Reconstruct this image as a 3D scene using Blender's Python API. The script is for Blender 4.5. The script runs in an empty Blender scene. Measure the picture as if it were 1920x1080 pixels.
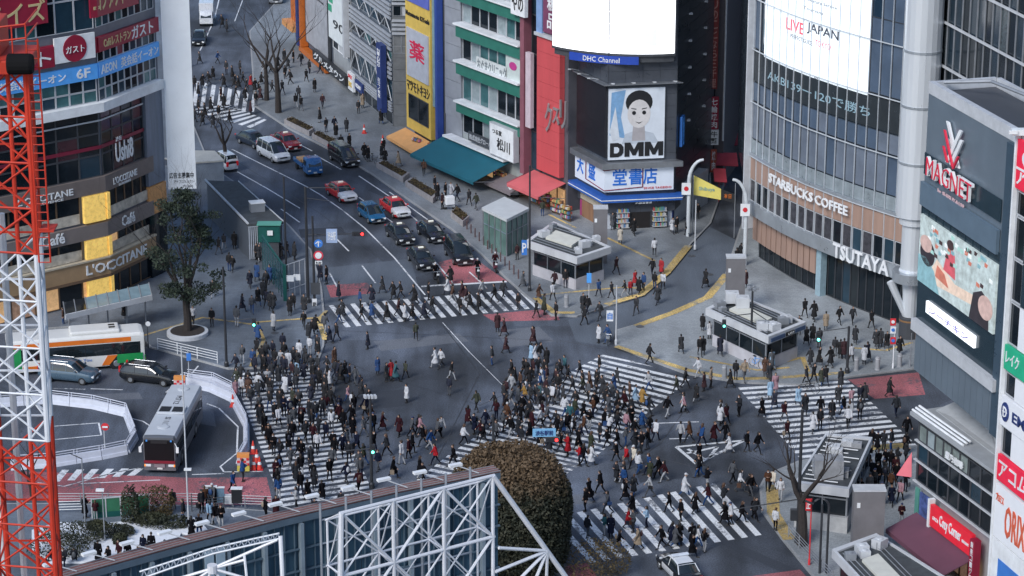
import bpy, math, random
from mathutils import Vector, Matrix
S=bpy.context.scene; COL=S.collection
random.seed(7)
# ---------------------------------------------------------------- camera, sky, sun, exposure
F_PX=4901.0; PITCH=math.radians(18.5); HC=73.8
cp,sp=math.cos(PITCH),math.sin(PITCH)
cam=bpy.data.cameras.new("camera"); co=bpy.data.objects.new("camera",cam); COL.objects.link(co)
co.location=(0,0,HC); co.rotation_euler=(math.pi/2-PITCH,0,0)
cam.sensor_width=36; cam.lens=F_PX/1920*36; cam.clip_start=1; cam.clip_end=3000
S.camera=co
W=bpy.data.worlds.new("World"); S.world=W; W.use_nodes=True
nt=W.node_tree; bg=nt.nodes["Background"]; sky=nt.nodes.new("ShaderNodeTexSky")
sky.sky_type='NISHITA'; sky.sun_disc=False; sky.sun_elevation=math.radians(40); sky.sun_rotation=math.radians(215)
sky.air_density=1.0; sky.dust_density=1.0; sky.ozone_density=2.2
nt.links.new(sky.outputs[0],bg.inputs[0]); bg.inputs[1].default_value=0.10
sl=bpy.data.lights.new("sun",'SUN'); so=bpy.data.objects.new("sun",sl); COL.objects.link(so)
sl.energy=1.6; sl.angle=math.radians(22); sl.color=(1,.98,.95)
so.rotation_euler=(math.radians(50),0,math.radians(-35)); so.location=(0,0,120)
S.view_settings.view_transform='Standard'; S.view_settings.look='None'
S.view_settings.exposure=0.7; S.view_settings.gamma=1
# ---------------------------------------------------------------- geometry of places
def ray(px,py):
    a=(px-960)/F_PX; b=-(py-540)/F_PX
    return Vector((a,cp+b*sp,-sp+b*cp))
def G(px,py,z=0.0):
    d=ray(px,py); t=(z-HC)/d.z
    return Vector((d.x*t,d.y*t,z))
def zat(x,y,py):
    k=(540-py)/F_PX
    return (k*y*cp-y*sp)/(cp+k*sp)+HC
def proj(v):
    d=v[1]*cp-(v[2]-HC)*sp
    return 960+v[0]/d*F_PX, 540-(v[1]*sp+(v[2]-HC)*cp)/d*F_PX
class Path:
    "a facade line on the ground, left to right as seen from the crossing"
    def __init__(s,pts):
        s.p=[Vector((q[0],q[1])) for q in pts]; s.u=[0.0]
        for a,b in zip(s.p,s.p[1:]): s.u.append(s.u[-1]+(b-a).length)
    def seg(s,u):
        i=0
        while i<len(s.p)-2 and u>s.u[i+1]: i+=1
        return i
    def nrm(s,i):
        d=(s.p[i+1]-s.p[i]).normalized(); return Vector((d.y,-d.x))
    def at(s,u,off=0.0,z=0.0):
        i=s.seg(u); a,b=s.p[i],s.p[i+1]; d=(b-a).normalized(); q=a+d*(u-s.u[i])
        n=s.nrm(i)
        if abs(off)>1e-6:
            for k in (i,i+1):
                if 0<k<len(s.p)-1 and abs(u-s.u[k])<1e-4:
                    m=(s.nrm(k-1)+s.nrm(k)).normalized(); n=m/max(.3,m.dot(s.nrm(k)))
        q=q+n*off
        return Vector((q.x,q.y,z))
    def uz(s,px,py,off=0.0):
        d=ray(px,py); best=None
        for i in range(len(s.p)-1):
            a,b=s.p[i],s.p[i+1]; e=(b-a).normalized(); n=s.nrm(i); a=a+n*off
            den=d.x*n.x+d.y*n.y
            if abs(den)<1e-9: continue
            t=(a.x*n.x+a.y*n.y)/den
            w=(d.x*t-a.x)*e.x+(d.y*t-a.y)*e.y; L=(b-a).length if off==0 else (s.p[i+1]-s.p[i]).length
            over=max(0,-w,w-L)
            if best is None or over<best[0]-1e-6: best=(over,s.u[i]+w,HC+d.z*t)
        return best[1],best[2]
    def us(s,u0,u1):
        return [u0]+[u for u in s.u[1:-1] if u0+1e-4<u<u1-1e-4]+[u1]
    def R(s,x0,y0,x1,y1,off=0.0):
        a=s.uz(x0,y0,off); b=s.uz(x1,y1,off); return min(a[0],b[0]),max(a[0],b[0]),min(a[1],b[1]),max(a[1],b[1])
# ---------------------------------------------------------------- materials
MATS={}
def mat(name,col,rough=.6,metal=0.0,var=0.15,scale=1.2,emit=0,spec=.5,objcol=False,bump=0.0,coat=0.0,streak=False,alpha=None):
    if name in MATS: return MATS[name]
    m=bpy.data.materials.new(name); m.use_nodes=True; n=m.node_tree.nodes; l=m.node_tree.links
    b=n["Principled BSDF"]; b.inputs["Roughness"].default_value=rough; b.inputs["Metallic"].default_value=metal
    b.inputs["Specular IOR Level"].default_value=spec
    if coat: b.inputs["Coat Weight"].default_value=coat
    c=tuple(col)+(1,)
    if objcol:
        oi=n.new("ShaderNodeObjectInfo"); src=oi.outputs["Color"]
    else:
        src=None
    if var>0:
        g=n.new("ShaderNodeNewGeometry") if not objcol else n.new("ShaderNodeTexCoord")
        vec=g.outputs["Position"] if not objcol else g.outputs["Object"]
        if streak:
            mp=n.new("ShaderNodeMapping"); mp.inputs["Scale"].default_value=(1,1,.12); l.new(vec,mp.inputs[0]); vec=mp.outputs[0]
        t=n.new("ShaderNodeTexNoise"); t.inputs["Scale"].default_value=scale; t.inputs["Detail"].default_value=6; t.inputs["Roughness"].default_value=.65
        l.new(vec,t.inputs["Vector"])
        r=n.new("ShaderNodeMapRange"); r.inputs[1].default_value=.3; r.inputs[2].default_value=.7
        r.inputs[3].default_value=1-var; r.inputs[4].default_value=1+var*.6; l.new(t.outputs["Fac"],r.inputs[0])
        mx=n.new("ShaderNodeVectorMath"); mx.operation='SCALE'
        if src: l.new(src,mx.inputs[0])
        else: mx.inputs[0].default_value=col
        l.new(r.outputs[0],mx.inputs[3]); l.new(mx.outputs[0],b.inputs["Base Color"])
        r2=n.new("ShaderNodeMapRange"); r2.inputs[3].default_value=max(.03,rough-.1); r2.inputs[4].default_value=min(1,rough+.1)
        l.new(t.outputs["Fac"],r2.inputs[0]); l.new(r2.outputs[0],b.inputs["Roughness"])
        if bump:
            bp=n.new("ShaderNodeBump"); bp.inputs["Strength"].default_value=bump; bp.inputs["Distance"].default_value=.02
            l.new(t.outputs["Fac"],bp.inputs["Height"]); l.new(bp.outputs[0],b.inputs["Normal"])
    elif src: l.new(src,b.inputs["Base Color"])
    else: b.inputs["Base Color"].default_value=c
    if emit:
        b.inputs["Emission Color"].default_value=c; b.inputs["Emission Strength"].default_value=emit
    if alpha is not None: b.inputs["Alpha"].default_value=alpha
    MATS[name]=m; return m
def ground_mat(name,col,big=.25,fine=.25,tile=None,rough=.85,cracks=False):
    m=bpy.data.materials.new(name); m.use_nodes=True; n=m.node_tree.nodes; l=m.node_tree.links
    b=n["Principled BSDF"]; b.inputs["Roughness"].default_value=rough; g=n.new("ShaderNodeNewGeometry"); P=g.outputs["Position"]
    def noise(sc,a,bb,det=5,stretch=None):
        v=P
        if stretch:
            mp=n.new("ShaderNodeMapping"); mp.inputs["Scale"].default_value=stretch; mp.inputs["Rotation"].default_value=(0,0,.45); l.new(P,mp.inputs[0]); v=mp.outputs[0]
        t=n.new("ShaderNodeTexNoise"); t.inputs["Scale"].default_value=sc; t.inputs["Detail"].default_value=det; l.new(v,t.inputs["Vector"])
        r=n.new("ShaderNodeMapRange"); r.inputs[1].default_value=.38; r.inputs[2].default_value=.62; r.inputs[3].default_value=a; r.inputs[4].default_value=bb
        l.new(t.outputs["Fac"],r.inputs[0]); return r.outputs[0]
    def mul(a,b2):
        x=n.new("ShaderNodeMath"); x.operation='MULTIPLY'; l.new(a,x.inputs[0]); l.new(b2,x.inputs[1]); return x.outputs[0]
    f=mul(noise(.09,1-big,1+big),noise(9,1-fine,1+fine,8))
    f=mul(f,noise(.5,1-big*.7,1+big*.5,6,(1,.15,1)))
    if tile:
        br=n.new("ShaderNodeTexBrick"); br.inputs["Scale"].default_value=1; br.inputs["Brick Width"].default_value=tile[0]; br.inputs["Row Height"].default_value=tile[1]
        br.inputs["Mortar Size"].default_value=.02; br.inputs["Color1"].default_value=(1,1,1,1); br.inputs["Color2"].default_value=(.86,.86,.86,1); br.inputs["Mortar"].default_value=(.74,.74,.74,1)
        mp=n.new("ShaderNodeMapping"); mp.inputs["Rotation"].default_value=(0,0,tile[2]); l.new(P,mp.inputs[0]); l.new(mp.outputs[0],br.inputs["Vector"])
        f=mul(f,br.outputs["Color"])
    if cracks:
        v=n.new("ShaderNodeTexVoronoi"); v.inputs["Scale"].default_value=.13; v.distance='MANHATTAN'; l.new(P,v.inputs["Vector"])
        r=n.new("ShaderNodeMapRange"); r.inputs[3].default_value=.82; r.inputs[4].default_value=1.12
        sx=n.new("ShaderNodeSeparateColor"); l.new(v.outputs["Color"],sx.inputs[0]); l.new(sx.outputs[0],r.inputs[0]); f=mul(f,r.outputs[0])
    mx=n.new("ShaderNodeVectorMath"); mx.operation='SCALE'; mx.inputs[0].default_value=col; l.new(f,mx.inputs[3]); l.new(mx.outputs[0],b.inputs["Base Color"])
    MATS[name]=m; return m
WHITE=mat("white_paint",(.78,.8,.82),.5); BLACK=mat("black_paint",(.02,.021,.024),.4)
GREY=mat("grey_metal",(.3,.32,.35),.45,.3); DGREY=mat("dark_grey",(.06,.065,.075),.5); LGREY=mat("light_grey",(.5,.52,.55),.5)
STEEL=mat("steel",(.45,.47,.5),.35,.8); GLASSD=mat("dark_glass",(.008,.013,.018),.08,0,0,spec=.45)
GLASSB=mat("blue_glass",(.022,.05,.075),.08,0,.35,.4,spec=.5); GLASST=mat("teal_glass",(.05,.14,.15),.12,0,.4,.7,spec=.8)
GLASSC=mat("curtained_glass",(.3,.36,.38),.15,0,.25,1.5,spec=.8); RED=mat("red_paint",(.62,.03,.04),.5); NAVY=mat("navy_paint",(.02,.04,.16),.5)
BLUE=mat("blue_sign",(.05,.2,.6),.45); YEL=mat("yellow_paint",(.68,.47,.1),.6); BARK=mat("bark",(.034,.028,.026),.9,0,.4,6,bump=.5)
RUBBER=mat("rubber",(.015,.015,.016),.8); WOOD=mat("wood",(.3,.17,.1),.55,0,.25,2,streak=True)
# ---------------------------------------------------------------- mesh builder
class MB:
    def __init__(s): s.v=[]; s.f=[]; s.m=[]
    def add(s,vs,fs,mi=0):
        k=len(s.v); s.v+= [tuple(q) for q in vs]
        for f in fs: s.f.append(tuple(k+i for i in f)); s.m.append(mi)
        return s
    def hexa(s,p,mi=0,top=None):
        s.add(p,[(3,2,1,0),(0,1,5,4),(1,2,6,5),(2,3,7,6),(3,0,4,7)],mi); k=len(s.v)-8
        s.f.append((k+4,k+5,k+6,k+7)); s.m.append(mi if top is None else top); return s
    def box(s,c,d,rz=0,mi=0,top=None,taper=1.0):
        x,y,z=d[0]/2,d[1]/2,d[2]/2; ca,sa=math.cos(rz),math.sin(rz); o=[]
        for zz,t in ((-z,1),(z,taper)):
            for a,b in ((-x,-y),(x,-y),(x,y),(-x,y)):
                a*=t;b*=t; o.append((c[0]+a*ca-b*sa,c[1]+a*sa+b*ca,c[2]+zz))
        return s.hexa(o,mi,top)
    def prism(s,poly,z0,z1,mi=0,top=None,taper=None):
        a=sum(p[0]*q[1]-q[0]*p[1] for p,q in zip(poly,list(poly[1:])+[poly[0]]))
        if a<0: poly=list(poly)[::-1]
        n=len(poly); k=len(s.v)
        s.v+=[(p[0],p[1],z0) for p in poly]+[(p[0],p[1],z1) for p in poly]
        for i in range(n):
            j=(i+1)%n; s.f.append((k+i,k+j,k+n+j,k+n+i)); s.m.append(mi)
        s.f.append(tuple(k+i for i in range(n-1,-1,-1))); s.m.append(mi)
        s.f.append(tuple(k+n+i for i in range(n))); s.m.append(mi if top is None else top); return s
    def tube(s,p0,p1,r0,r1=None,n=8,mi=0,cap=True):
        return s.poly([p0,p1],[r0,r0 if r1 is None else r1],n,mi,cap)
    def poly(s,pts,rs,n=8,mi=0,cap=True):
        pts=[Vector(p) for p in pts]; k=len(s.v); N=len(pts); ref=None
        if not hasattr(rs,'__len__'): rs=[rs]*N
        for i,p in enumerate(pts):
            d=(pts[min(i+1,N-1)]-pts[max(i-1,0)]).normalized()
            if ref is None: ref=Vector((0,0,1)) if abs(d.z)<.9 else Vector((1,0,0))
            x=d.cross(ref).normalized(); y=d.cross(x).normalized(); ref=-(y) if False else ref
            for a in range(n):
                t=2*math.pi*a/n; s.v.append(tuple(p+x*math.cos(t)*rs[i]+y*math.sin(t)*rs[i]))
        for i in range(N-1):
            for a in range(n):
                b=(a+1)%n; s.f.append((k+i*n+a,k+i*n+b,k+(i+1)*n+b,k+(i+1)*n+a)); s.m.append(mi)
        if cap:
            s.f.append(tuple(k+a for a in range(n-1,-1,-1))); s.m.append(mi)
            s.f.append(tuple(k+(N-1)*n+a for a in range(n))); s.m.append(mi)
        return s
    def lathe(s,c,prof,n=16,mi=0):
        k=len(s.v)
        for r,z in prof:
            for a in range(n): t=2*math.pi*a/n; s.v.append((c[0]+r*math.cos(t),c[1]+r*math.sin(t),c[2]+z))
        for i in range(len(prof)-1):
            for a in range(n):
                b=(a+1)%n; s.f.append((k+i*n+a,k+i*n+b,k+(i+1)*n+b,k+(i+1)*n+a)); s.m.append(mi)
        s.f.append(tuple(k+a for a in range(n-1,-1,-1))); s.m.append(mi)
        s.f.append(tuple(k+(len(prof)-1)*n+a for a in range(n))); s.m.append(mi); return s
    def strip(s,P,u0,u1,z0,z1,o0,o1,mi=0,face=None):
        us=P.us(u0,u1); k=len(s.v); n=len(us)
        for u in us:
            for o,z in ((o0,z0),(o1,z0),(o1,z1),(o0,z1)): s.v.append(tuple(P.at(u,o,z)))
        for i in range(n-1):
            a=k+4*i; b=a+4
            for j in range(4):
                q=(j+1)%4; s.f.append((a+j,b+j,b+q,a+q)); s.m.append(face if (face is not None and j==1) else mi)
        s.f.append((k,k+3,k+2,k+1)[::-1] if False else (k+3,k+2,k+1,k)); s.m.append(mi)
        e=k+4*(n-1); s.f.append((e,e+1,e+2,e+3)); s.m.append(mi); return s
    def slab(s,poly,t=.05,mi=0):
        "thin plate through any planar polygon (list of Vectors) with thickness"
        n=len(poly); nn=(poly[1]-poly[0]).cross(poly[2]-poly[0]).normalized()*t; k=len(s.v)
        s.v+=[tuple(p) for p in poly]+[tuple(p-nn) for p in poly]
        s.f.append(tuple(k+i for i in range(n))); s.f.append(tuple(k+n+i for i in range(n-1,-1,-1))); s.m+=[mi,mi]
        for i in range(n):
            j=(i+1)%n; s.f.append((k+j,k+i,k+n+i,k+n+j)); s.m.append(mi)
        return s
    def text(s,P,body,R,off=.06,mi=0,bold=.0,depth=.05,vert=False,skew=0,mx=0):
        u0,u1,z0,z1=R
        if vert:
            n=len(body); h=(z1-z0)/n
            for i,ch in enumerate(body):
                if ch!=' ': s.text(P,ch,(u0,u1,z1-h*(i+.93),z1-h*(i+.07)),off,mi,bold,depth)
            return s
        vs,fs=glyphs(body,bold)
        for x,y,z in vs: pass
        k=len(s.v)
        for x,y,z in vs:
            s.v.append(tuple(P.at(u0+(u1-u0)*x,off+depth*z,z0+(z1-z0)*(y+skew*x))))
        for f in fs: s.f.append(tuple(k+i for i in f)); s.m.append(mi)
        return s
    def build(s,name,mats,parent=None,smooth=False,loc=None,bevel=0):
        me=bpy.data.meshes.new(name)
        o=Vector(loc) if loc is not None else (Vector(parent.location) if parent is not None and parent.get("wl") else Vector((0,0,0)))
        if o.length: s.v=[(x-o.x,y-o.y,z-o.z) for x,y,z in s.v]
        me.from_pydata(s.v,[],s.f)
        if not isinstance(mats,(list,tuple)): mats=[mats]
        for m in mats: me.materials.append(m)
        me.polygons.foreach_set("material_index",s.m)
        if smooth: me.polygons.foreach_set("use_smooth",[True]*len(s.f))
        me.update()
        ob=bpy.data.objects.new(name,me); COL.objects.link(ob)
        if parent is not None:
            ob.parent=parent
            if loc is not None and parent.get("wl"): ob.location=Vector(loc)-Vector(parent.location)
        elif loc is not None: ob.location=loc
        if bevel:
            b=ob.modifiers.new("bevel",'BEVEL'); b.width=bevel; b.segments=2; b.limit_method='ANGLE'
        return ob
_gl={}
def glyphs(body,bold):
    bold=min(bold,.012) if ord(body[0])>255 else min(bold,.018)
    key=(body,bold)
    if key in _gl: return _gl[key]
    c=bpy.data.curves.new("t",'FONT'); c.body=body; c.resolution_u=2; c.extrude=.5; c.offset=bold
    o=bpy.data.objects.new("t",c); COL.objects.link(o)
    dg=bpy.context.evaluated_depsgraph_get(); me=bpy.data.meshes.new_from_object(o.evaluated_get(dg))
    vs=[tuple(v.co) for v in me.vertices]; fs=[tuple(p.vertices) for p in me.polygons]
    bpy.data.objects.remove(o); bpy.data.curves.remove(c); bpy.data.meshes.remove(me)
    if not vs: _gl[key]=([],[]); return _gl[key]
    x0=min(v[0] for v in vs); x1=max(v[0] for v in vs); y0=min(v[1] for v in vs); y1=max(v[1] for v in vs)
    vs=[((v[0]-x0)/max(1e-6,x1-x0),(v[1]-y0)/max(1e-6,y1-y0),v[2]+.5) for v in vs]
    _gl[key]=(vs,fs); return _gl[key]
def thing(name,label,cat,loc=(0,0,0),rz=0,group=None,wl=True):
    o=bpy.data.objects.new(name,None); COL.objects.link(o); o.empty_display_size=.3
    o.location=loc; o.rotation_euler=(0,0,rz); o["label"]=label; o["category"]=cat
    if group: o["group"]=group
    if wl: o["wl"]=1
    return o
def tag(o,label,cat,group=None,kind=None):
    o["label"]=label; o["category"]=cat
    if group: o["group"]=group
    if kind: o["kind"]=kind
    return o
def struct(o): o["kind"]='structure'; return o
def dup(root,loc,rz,label=None,group=None):
    r=root.copy(); COL.objects.link(r); r.location=loc; r.rotation_euler=(0,0,rz)
    if label: r["label"]=label
    if group: r["group"]=group
    for ch in root.children:
        c=ch.copy(); COL.objects.link(c); c.parent=r
        for g in ch.children:
            d=g.copy(); COL.objects.link(d); d.parent=c
    return r
def lerp(a,b,t): return a+(b-a)*t
# ================================================================ GROUND
ASPH=ground_mat("asphalt",(.072,.085,.11),.5,.3,None,.8,True)
ASPH2=ground_mat("asphalt_light",(.1,.12,.15),.2,.2,None,.85)
PAVE=ground_mat("pavement",(.29,.315,.335),.2,.12,(.6,.3,.5),.75)
PAVE2=ground_mat("pavement_vignetted",(.215,.235,.255),.22,.14,(.6,.3,.5),.75)  # same paving made darker: vignette darkness is put into its colour
PAVED=ground_mat("pavement_dark",(.14,.165,.2),.25,.12,(.9,.45,.2),.7)  # dark tone has the square's shade and vignette put into it
KERBM=ground_mat("kerb_stone",(.3,.31,.32),.15,.15)
PINK=ground_mat("red_asphalt",(.36,.115,.13),.3,.3,None,.85); TACT=ground_mat("tactile_yellow",(.6,.43,.16),.35,.3,(.3,.3,.3),.8)
LINE=ground_mat("road_paint",(.72,.74,.76),.1,.15,None,.6)
def worn(m,asph,th):
    n=m.node_tree.nodes; l=m.node_tree.links; b=n["Principled BSDF"]; src=b.inputs["Base Color"].links[0].from_socket
    g=n.new("ShaderNodeNewGeometry"); t=n.new("ShaderNodeTexNoise"); t.inputs["Scale"].default_value=3.2; t.inputs["Detail"].default_value=10; t.inputs["Roughness"].default_value=.75; l.new(g.outputs["Position"],t.inputs["Vector"])
    t2=n.new("ShaderNodeTexNoise"); t2.inputs["Scale"].default_value=.35; l.new(g.outputs["Position"],t2.inputs["Vector"]); a=n.new("ShaderNodeMath"); a.operation='MULTIPLY_ADD'; a.inputs[1].default_value=.6; l.new(t2.outputs["Fac"],a.inputs[0]); l.new(t.outputs["Fac"],a.inputs[2])
    r=n.new("ShaderNodeMapRange"); r.inputs[1].default_value=th; r.inputs[2].default_value=th+.1; l.new(a.outputs[0],r.inputs[0]); mx=n.new("ShaderNodeMix"); mx.data_type='RGBA'; l.new(r.outputs[0],mx.inputs[0]); l.new(src,mx.inputs[6]); mx.inputs[7].default_value=asph+(1,); l.new(mx.outputs[2],b.inputs["Base Color"])
worn(LINE,(.13,.14,.16),.83); worn(PINK,(.1,.085,.1),.83); worn(TACT,(.25,.24,.2),.82)
def flat(name,pts,z,m,z0=None):
    b=MB(); poly=[G(x,y,0) for x,y in pts]
    if z0 is None:
        a=sum(p[0]*q[1]-q[0]*p[1] for p,q in zip(poly,poly[1:]+[poly[0]]))
        if a<0: poly=poly[::-1]
        b.add([(p.x,p.y,z) for p in poly],[tuple(range(len(poly)))])
    else: b.prism(poly,z0,z)
    return struct(b.build(name,m))
g=MB(); g.add([(-900,-200,0),(900,-200,0),(900,1500,0),(-900,1500,0)],[(0,1,2,3)]); struct(g.build("ground",ASPH))
ZP=.13
def pave(name,pts,m,kerb=True):
    poly=[G(x,y,0) for x,y in pts]
    a=sum(p[0]*q[1]-q[0]*p[1] for p,q in zip(poly,poly[1:]+[poly[0]]))
    if a<0: poly=poly[::-1]
    b=MB(); b.prism(poly,-.3,ZP); struct(b.build(name,m))
    k=MB(); n=len(poly)
    for i in range(n):
        p,q=poly[i],poly[(i+1)%n]; d=q-p; L=d.length
        if L<.3: continue
        d/=L; nn=Vector((d.y,-d.x,0)); c=(p+q)/2+nn*.09
        k.box((c.x,c.y,.066),(L+.17,.17,.134+.002*(i%2)),math.atan2(d.y,d.x))
    struct(k.build("kerb",KERBM))
# right-hand pavement with the shops
pave("pavement",[(480,200),(545,243),(640,292),(700,328),(770,377),(850,432),(905,478),(950,522),(985,553),(1035,592),(1080,594),(1133,577),(1200,556),(1247,512),(1290,462),(1330,420),(1390,250),(1200,150),(900,40),(560,-40),(470,60)],PAVE2)
pave("pavement",[(1157,622),(1195,611),(1262,588),(1328,558),(1363,515),(1400,400),(1560,300),(2050,400),(1900,670),(1730,690),(1600,706),(1500,722),(1390,718),(1290,702),(1225,678),(1157,650)],PAVE)
pave("pavement",[(1428,915),(1440,893),(1500,868),(1600,850),(1700,840),(2100,820),(2200,1250),(1640,1250),(1530,1085),(1468,1010),(1432,960)],PAVE)
# station square on the left
pave("pavement",[(430,692),(590,688),(604,650),(606,600),(600,540),(580,470),(540,425),(470,365),(400,318),(385,316),(200,310),(-200,420),(-200,640),(150,612),(262,630),(285,652)],PAVED)
pave("pavement",[(-300,948),(100,948),(360,952),(500,962),(560,978),(760,960),(900,1000),(1080,1100),(1100,1300),(-400,1300)],PAVED)
pave("pavement",[(250,-60),(340,-60),(352,110),(358,230),(392,312),(300,296),(100,200)],PAVED)
flat("road",[(1065,600),(1133,580),(1200,560),(1250,514),(1292,465),(1330,425),(1420,470),(1365,513),(1328,554),(1262,584),(1195,608),(1157,618),(1140,650),(1080,640)],.004,ASPH2)
flat("road",[(585,505),(770,485),(790,560),(600,575)],.004,ASPH2)
PATCH=ground_mat("asphalt_patch",(.042,.05,.066),.2,.2,None,.85); PATCH2=ground_mat("asphalt_patch_pale",(.12,.132,.155),.2,.2,None,.85)
for k,pts in enumerate(([(700,640),(860,625),(880,640),(715,658)],[(640,740),(760,730),(775,760),(650,772)],[(930,620),(1010,612),(1040,640),(950,652)],[(1190,880),(1290,870),(1300,895),(1200,905)],[(350,760),(400,770),(405,800),(352,790)],[(560,430),(640,425),(650,440),(565,446)],[(1060,930),(1130,922),(1140,940),(1065,948)],[(700,350),(735,365),(725,372),(690,357)],[(150,740),(260,736),(268,748),(150,752)],[(1480,1080),(1330,1010),(1345,1004),(1500,1070)])): flat("road_patch",pts,.0025,PATCH if k%2 else PATCH2)
sm=MB()
for pts in ([(560,640),(700,700),(900,760),(1060,690)],[(640,620),(1060,640),(1160,660)],[(1000,860),(1200,850),(1400,900)],[(650,560),(760,520),(600,400),(440,300)],[(800,900),(900,700),(830,610)],[(1200,860),(1240,830),(1290,760)]):
    for (x0,y0),(x1,y1) in zip(pts,pts[1:]):
        a,b=G(x0,y0),G(x1,y1); d=(b-a).normalized(); n=Vector((-d.y,d.x,0))*.035; sm.add([(p.x,p.y,.0035) for p in (a-n,b-n,b+n,a+n)],[(0,1,2,3)])
struct(sm.build("road_seam",mat("tar_seam",(.02,.022,.028),.5)))
# red surfacing
for pts in ([(612,535),(688,530),(705,549),(620,558)],[(905,590),(1040,578),(1050,600),(925,603)],[(818,493),(880,478),(952,528),(842,535)],[(1590,712),(1722,698),(1735,740),(1640,748)],
            [(-50,880),(360,896),(500,895),(512,946),(365,948),(-50,935)],[(1060,1062),(1100,1055),(1120,1082),(1060,1090)],[(1375,1085),(1500,1068),(1520,1090)]):
    flat("road_red_strip",pts,.005,PINK)
# painted markings
mk=MB()
def mline(x0,y0,x1,y1,w=.15,z=.009):
    a,b=G(x0,y0),G(x1,y1); d=(b-a).normalized(); n=Vector((-d.y,d.x,0))*w/2
    mk.add([(p.x,p.y,z) for p in (a-n,b-n,b+n,a+n)],[(0,1,2,3)])
def mquad(*pp,z=.009):
    q=[G(x,y) for x,y in pp]; a=sum(p[0]*r[1]-r[0]*p[1] for p,r in zip(q,q[1:]+[q[0]]))
    if a<0: q=q[::-1]
    mk.add([(p.x,p.y,z) for p in q],[tuple(range(len(q)))])
def zebra(A,B,C,D,n,duty=.5,z=.009,skip=()):
    "stripes run from line A-B to line C-D; n stripes counted along those lines"
    A,B,C,D=[G(*p) for p in (A,B,C,D)]
    for i in range(n):
        if i in skip: continue
        t0=i/(n-1+duty); t1=(i+duty)/(n-1+duty)
        q=[lerp(A,B,t0),lerp(A,B,t1),lerp(C,D,t1),lerp(C,D,t0)]
        a=sum(p[0]*r[1]-r[0]*p[1] for p,r in zip(q,q[1:]+[q[0]]))
        if a<0: q=q[::-1]
        mk.add([(p.x,p.y,z) for p in q],[(0,1,2,3)])
zebra((616,573),(998,541),(648,614),(1032,575),20,.48)
zebra((436,701),(530,950),(592,690),(700,924),30,.5)
# diagonal crossing: stripes fan slightly, left ends and right ends given along the band
L=[(1130,665),(1055,705),(985,755),(920,800),(845,850),(775,905)]; R=[(1303,704),(1240,755),(1180,800),(1125,850),(1060,890),(985,950)]
def along(Pn,t):
    t*=len(Pn)-1; i=min(int(t),len(Pn)-2); return lerp(G(*Pn[i]),G(*Pn[i+1]),t-i)
N=32
for i in range(N):
    t0,t1=i/N,(i+.5)/N; q=[along(L,t0),along(L,t1),along(R,t1),along(R,t0)]
    if i==0: q[2]=G(1225,688); q[3]=G(1190,678)
    mk.add([(p.x,p.y,.009) for p in q],[(0,1,2,3)])
zebra((1384,727),(1500,860),(1590,713),(1720,836),15,.5)
zebra((1030,972),(1340,906),(1106,1056),(1428,1003),13,.47)
zebra((352,148),(482,178),(345,196),(476,210),9,.5); zebra((352,205),(470,240),(430,196),(500,225),8,.5)
for i in range(6):
    x=98+i*28; mquad((x,903-i*2.2),(x+14,903-i*2.2),(x+32,881-i*.6),(x+18,881-i*.6))
# lane lines
for pts in ([(435,280),(575,350),(602,366),(642,394),(684,428),(740,484),(797,553)],[(445,322),(500,353),(563,391)],[(673,370),(740,420)],[(813,487),(845,525)],[(673,330),(757,386)],[(730,360),(806,415)],[(527,392),(562,417)],[(630,447),(654,471)],[(678,497),(704,531)],[(618,512),(632,538)],[(880,510),(902,530)],[(590,290),(640,318)],[(760,395),(795,425)],[(545,262),(585,283)]):
    for p_,q_ in zip(pts,pts[1:]): mline(*p_,*q_)
mline(790,537,950,528,.4); mline(830,605,880,660,.08); mline(880,660,950,730,.06); mline(580,560,560,500,.12)
mline(1195,795,1310,791,.15); mline(1255,823,1290,822,.15)
mline(200,-20,440,-20,.2); mline(405,30,375,95,.15); mline(415,-20,400,45,.15); mline(455,0,440,40,.12)
mline(380,20,412,18,.12)
# hollow triangular marking in the middle of the crossing
for a,b in (((1268,838),(1395,826)),((1395,826),(1306,870)),((1306,870),(1268,838)),((1288,850),(1345,838)),((1345,838),(1330,858)),((1290,842),(1320,860))): mline(*a,*b,w=.28)
# bus rotary lines
for a in [(92,800,185,793),(185,793,190,816),(190,816,95,825),(240,783,268,790),(268,790,288,803),(388,757,410,765),(410,765,446,800),(446,800,444,850),(444,850,413,875),(413,875,420,885),(420,885,495,884),
          (92,728,160,730),(170,729,230,731),(70,905,120,912),(120,912,215,886),(215,886,260,878),(150,907,300,900),(360,890,420,888),(310,735,340,741),(312,735,320,728),(320,728,360,730),(285,710,287,690),(360,700,372,686)]: mline(*a,w=.13)
struct(mk.build("road_marking",LINE))
# tactile paving
tc=MB()
def tline(pts,w=.32):
    for (x0,y0),(x1,y1) in zip(pts,pts[1:]):
        a,b=G(x0,y0),G(x1,y1); d=(b-a).normalized(); n=Vector((-d.y,d.x,0))*w/2; a=a-d*w*.3
        z=ZP+.010+.003*(len(tc.f)%3)
        tc.add([(p.x,p.y,z) for p in (a-n,b-n,b+n,a+n)],[(0,1,2,3)])
tline([(1290,464),(1249,514),(1201,555),(1137,574)],.75); tline([(1362,518),(1327,560),(1262,589),(1193,614)],.75)
tline([(1158,653),(1226,676),(1290,697),(1380,713),(1440,712),(1585,702)],.6)
tline([(1005,562),(1040,589),(1078,589)],.6); tline([(1010,556),(1170,541),(1218,545)],.3); tline([(1140,449),(1228,492)],.3); tline([(1030,405),(1080,430)],.25)
tline([(1440,688),(1505,673),(1515,700)],.4); tline([(1295,672),(1420,697),(1480,692)],.3); tline([(1600,655),(1660,660),(1710,645)],.3)
tline([(1448,915),(1450,965),(1480,1015)],.9); tline([(1625,843),(1700,838)],1.0)
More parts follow.
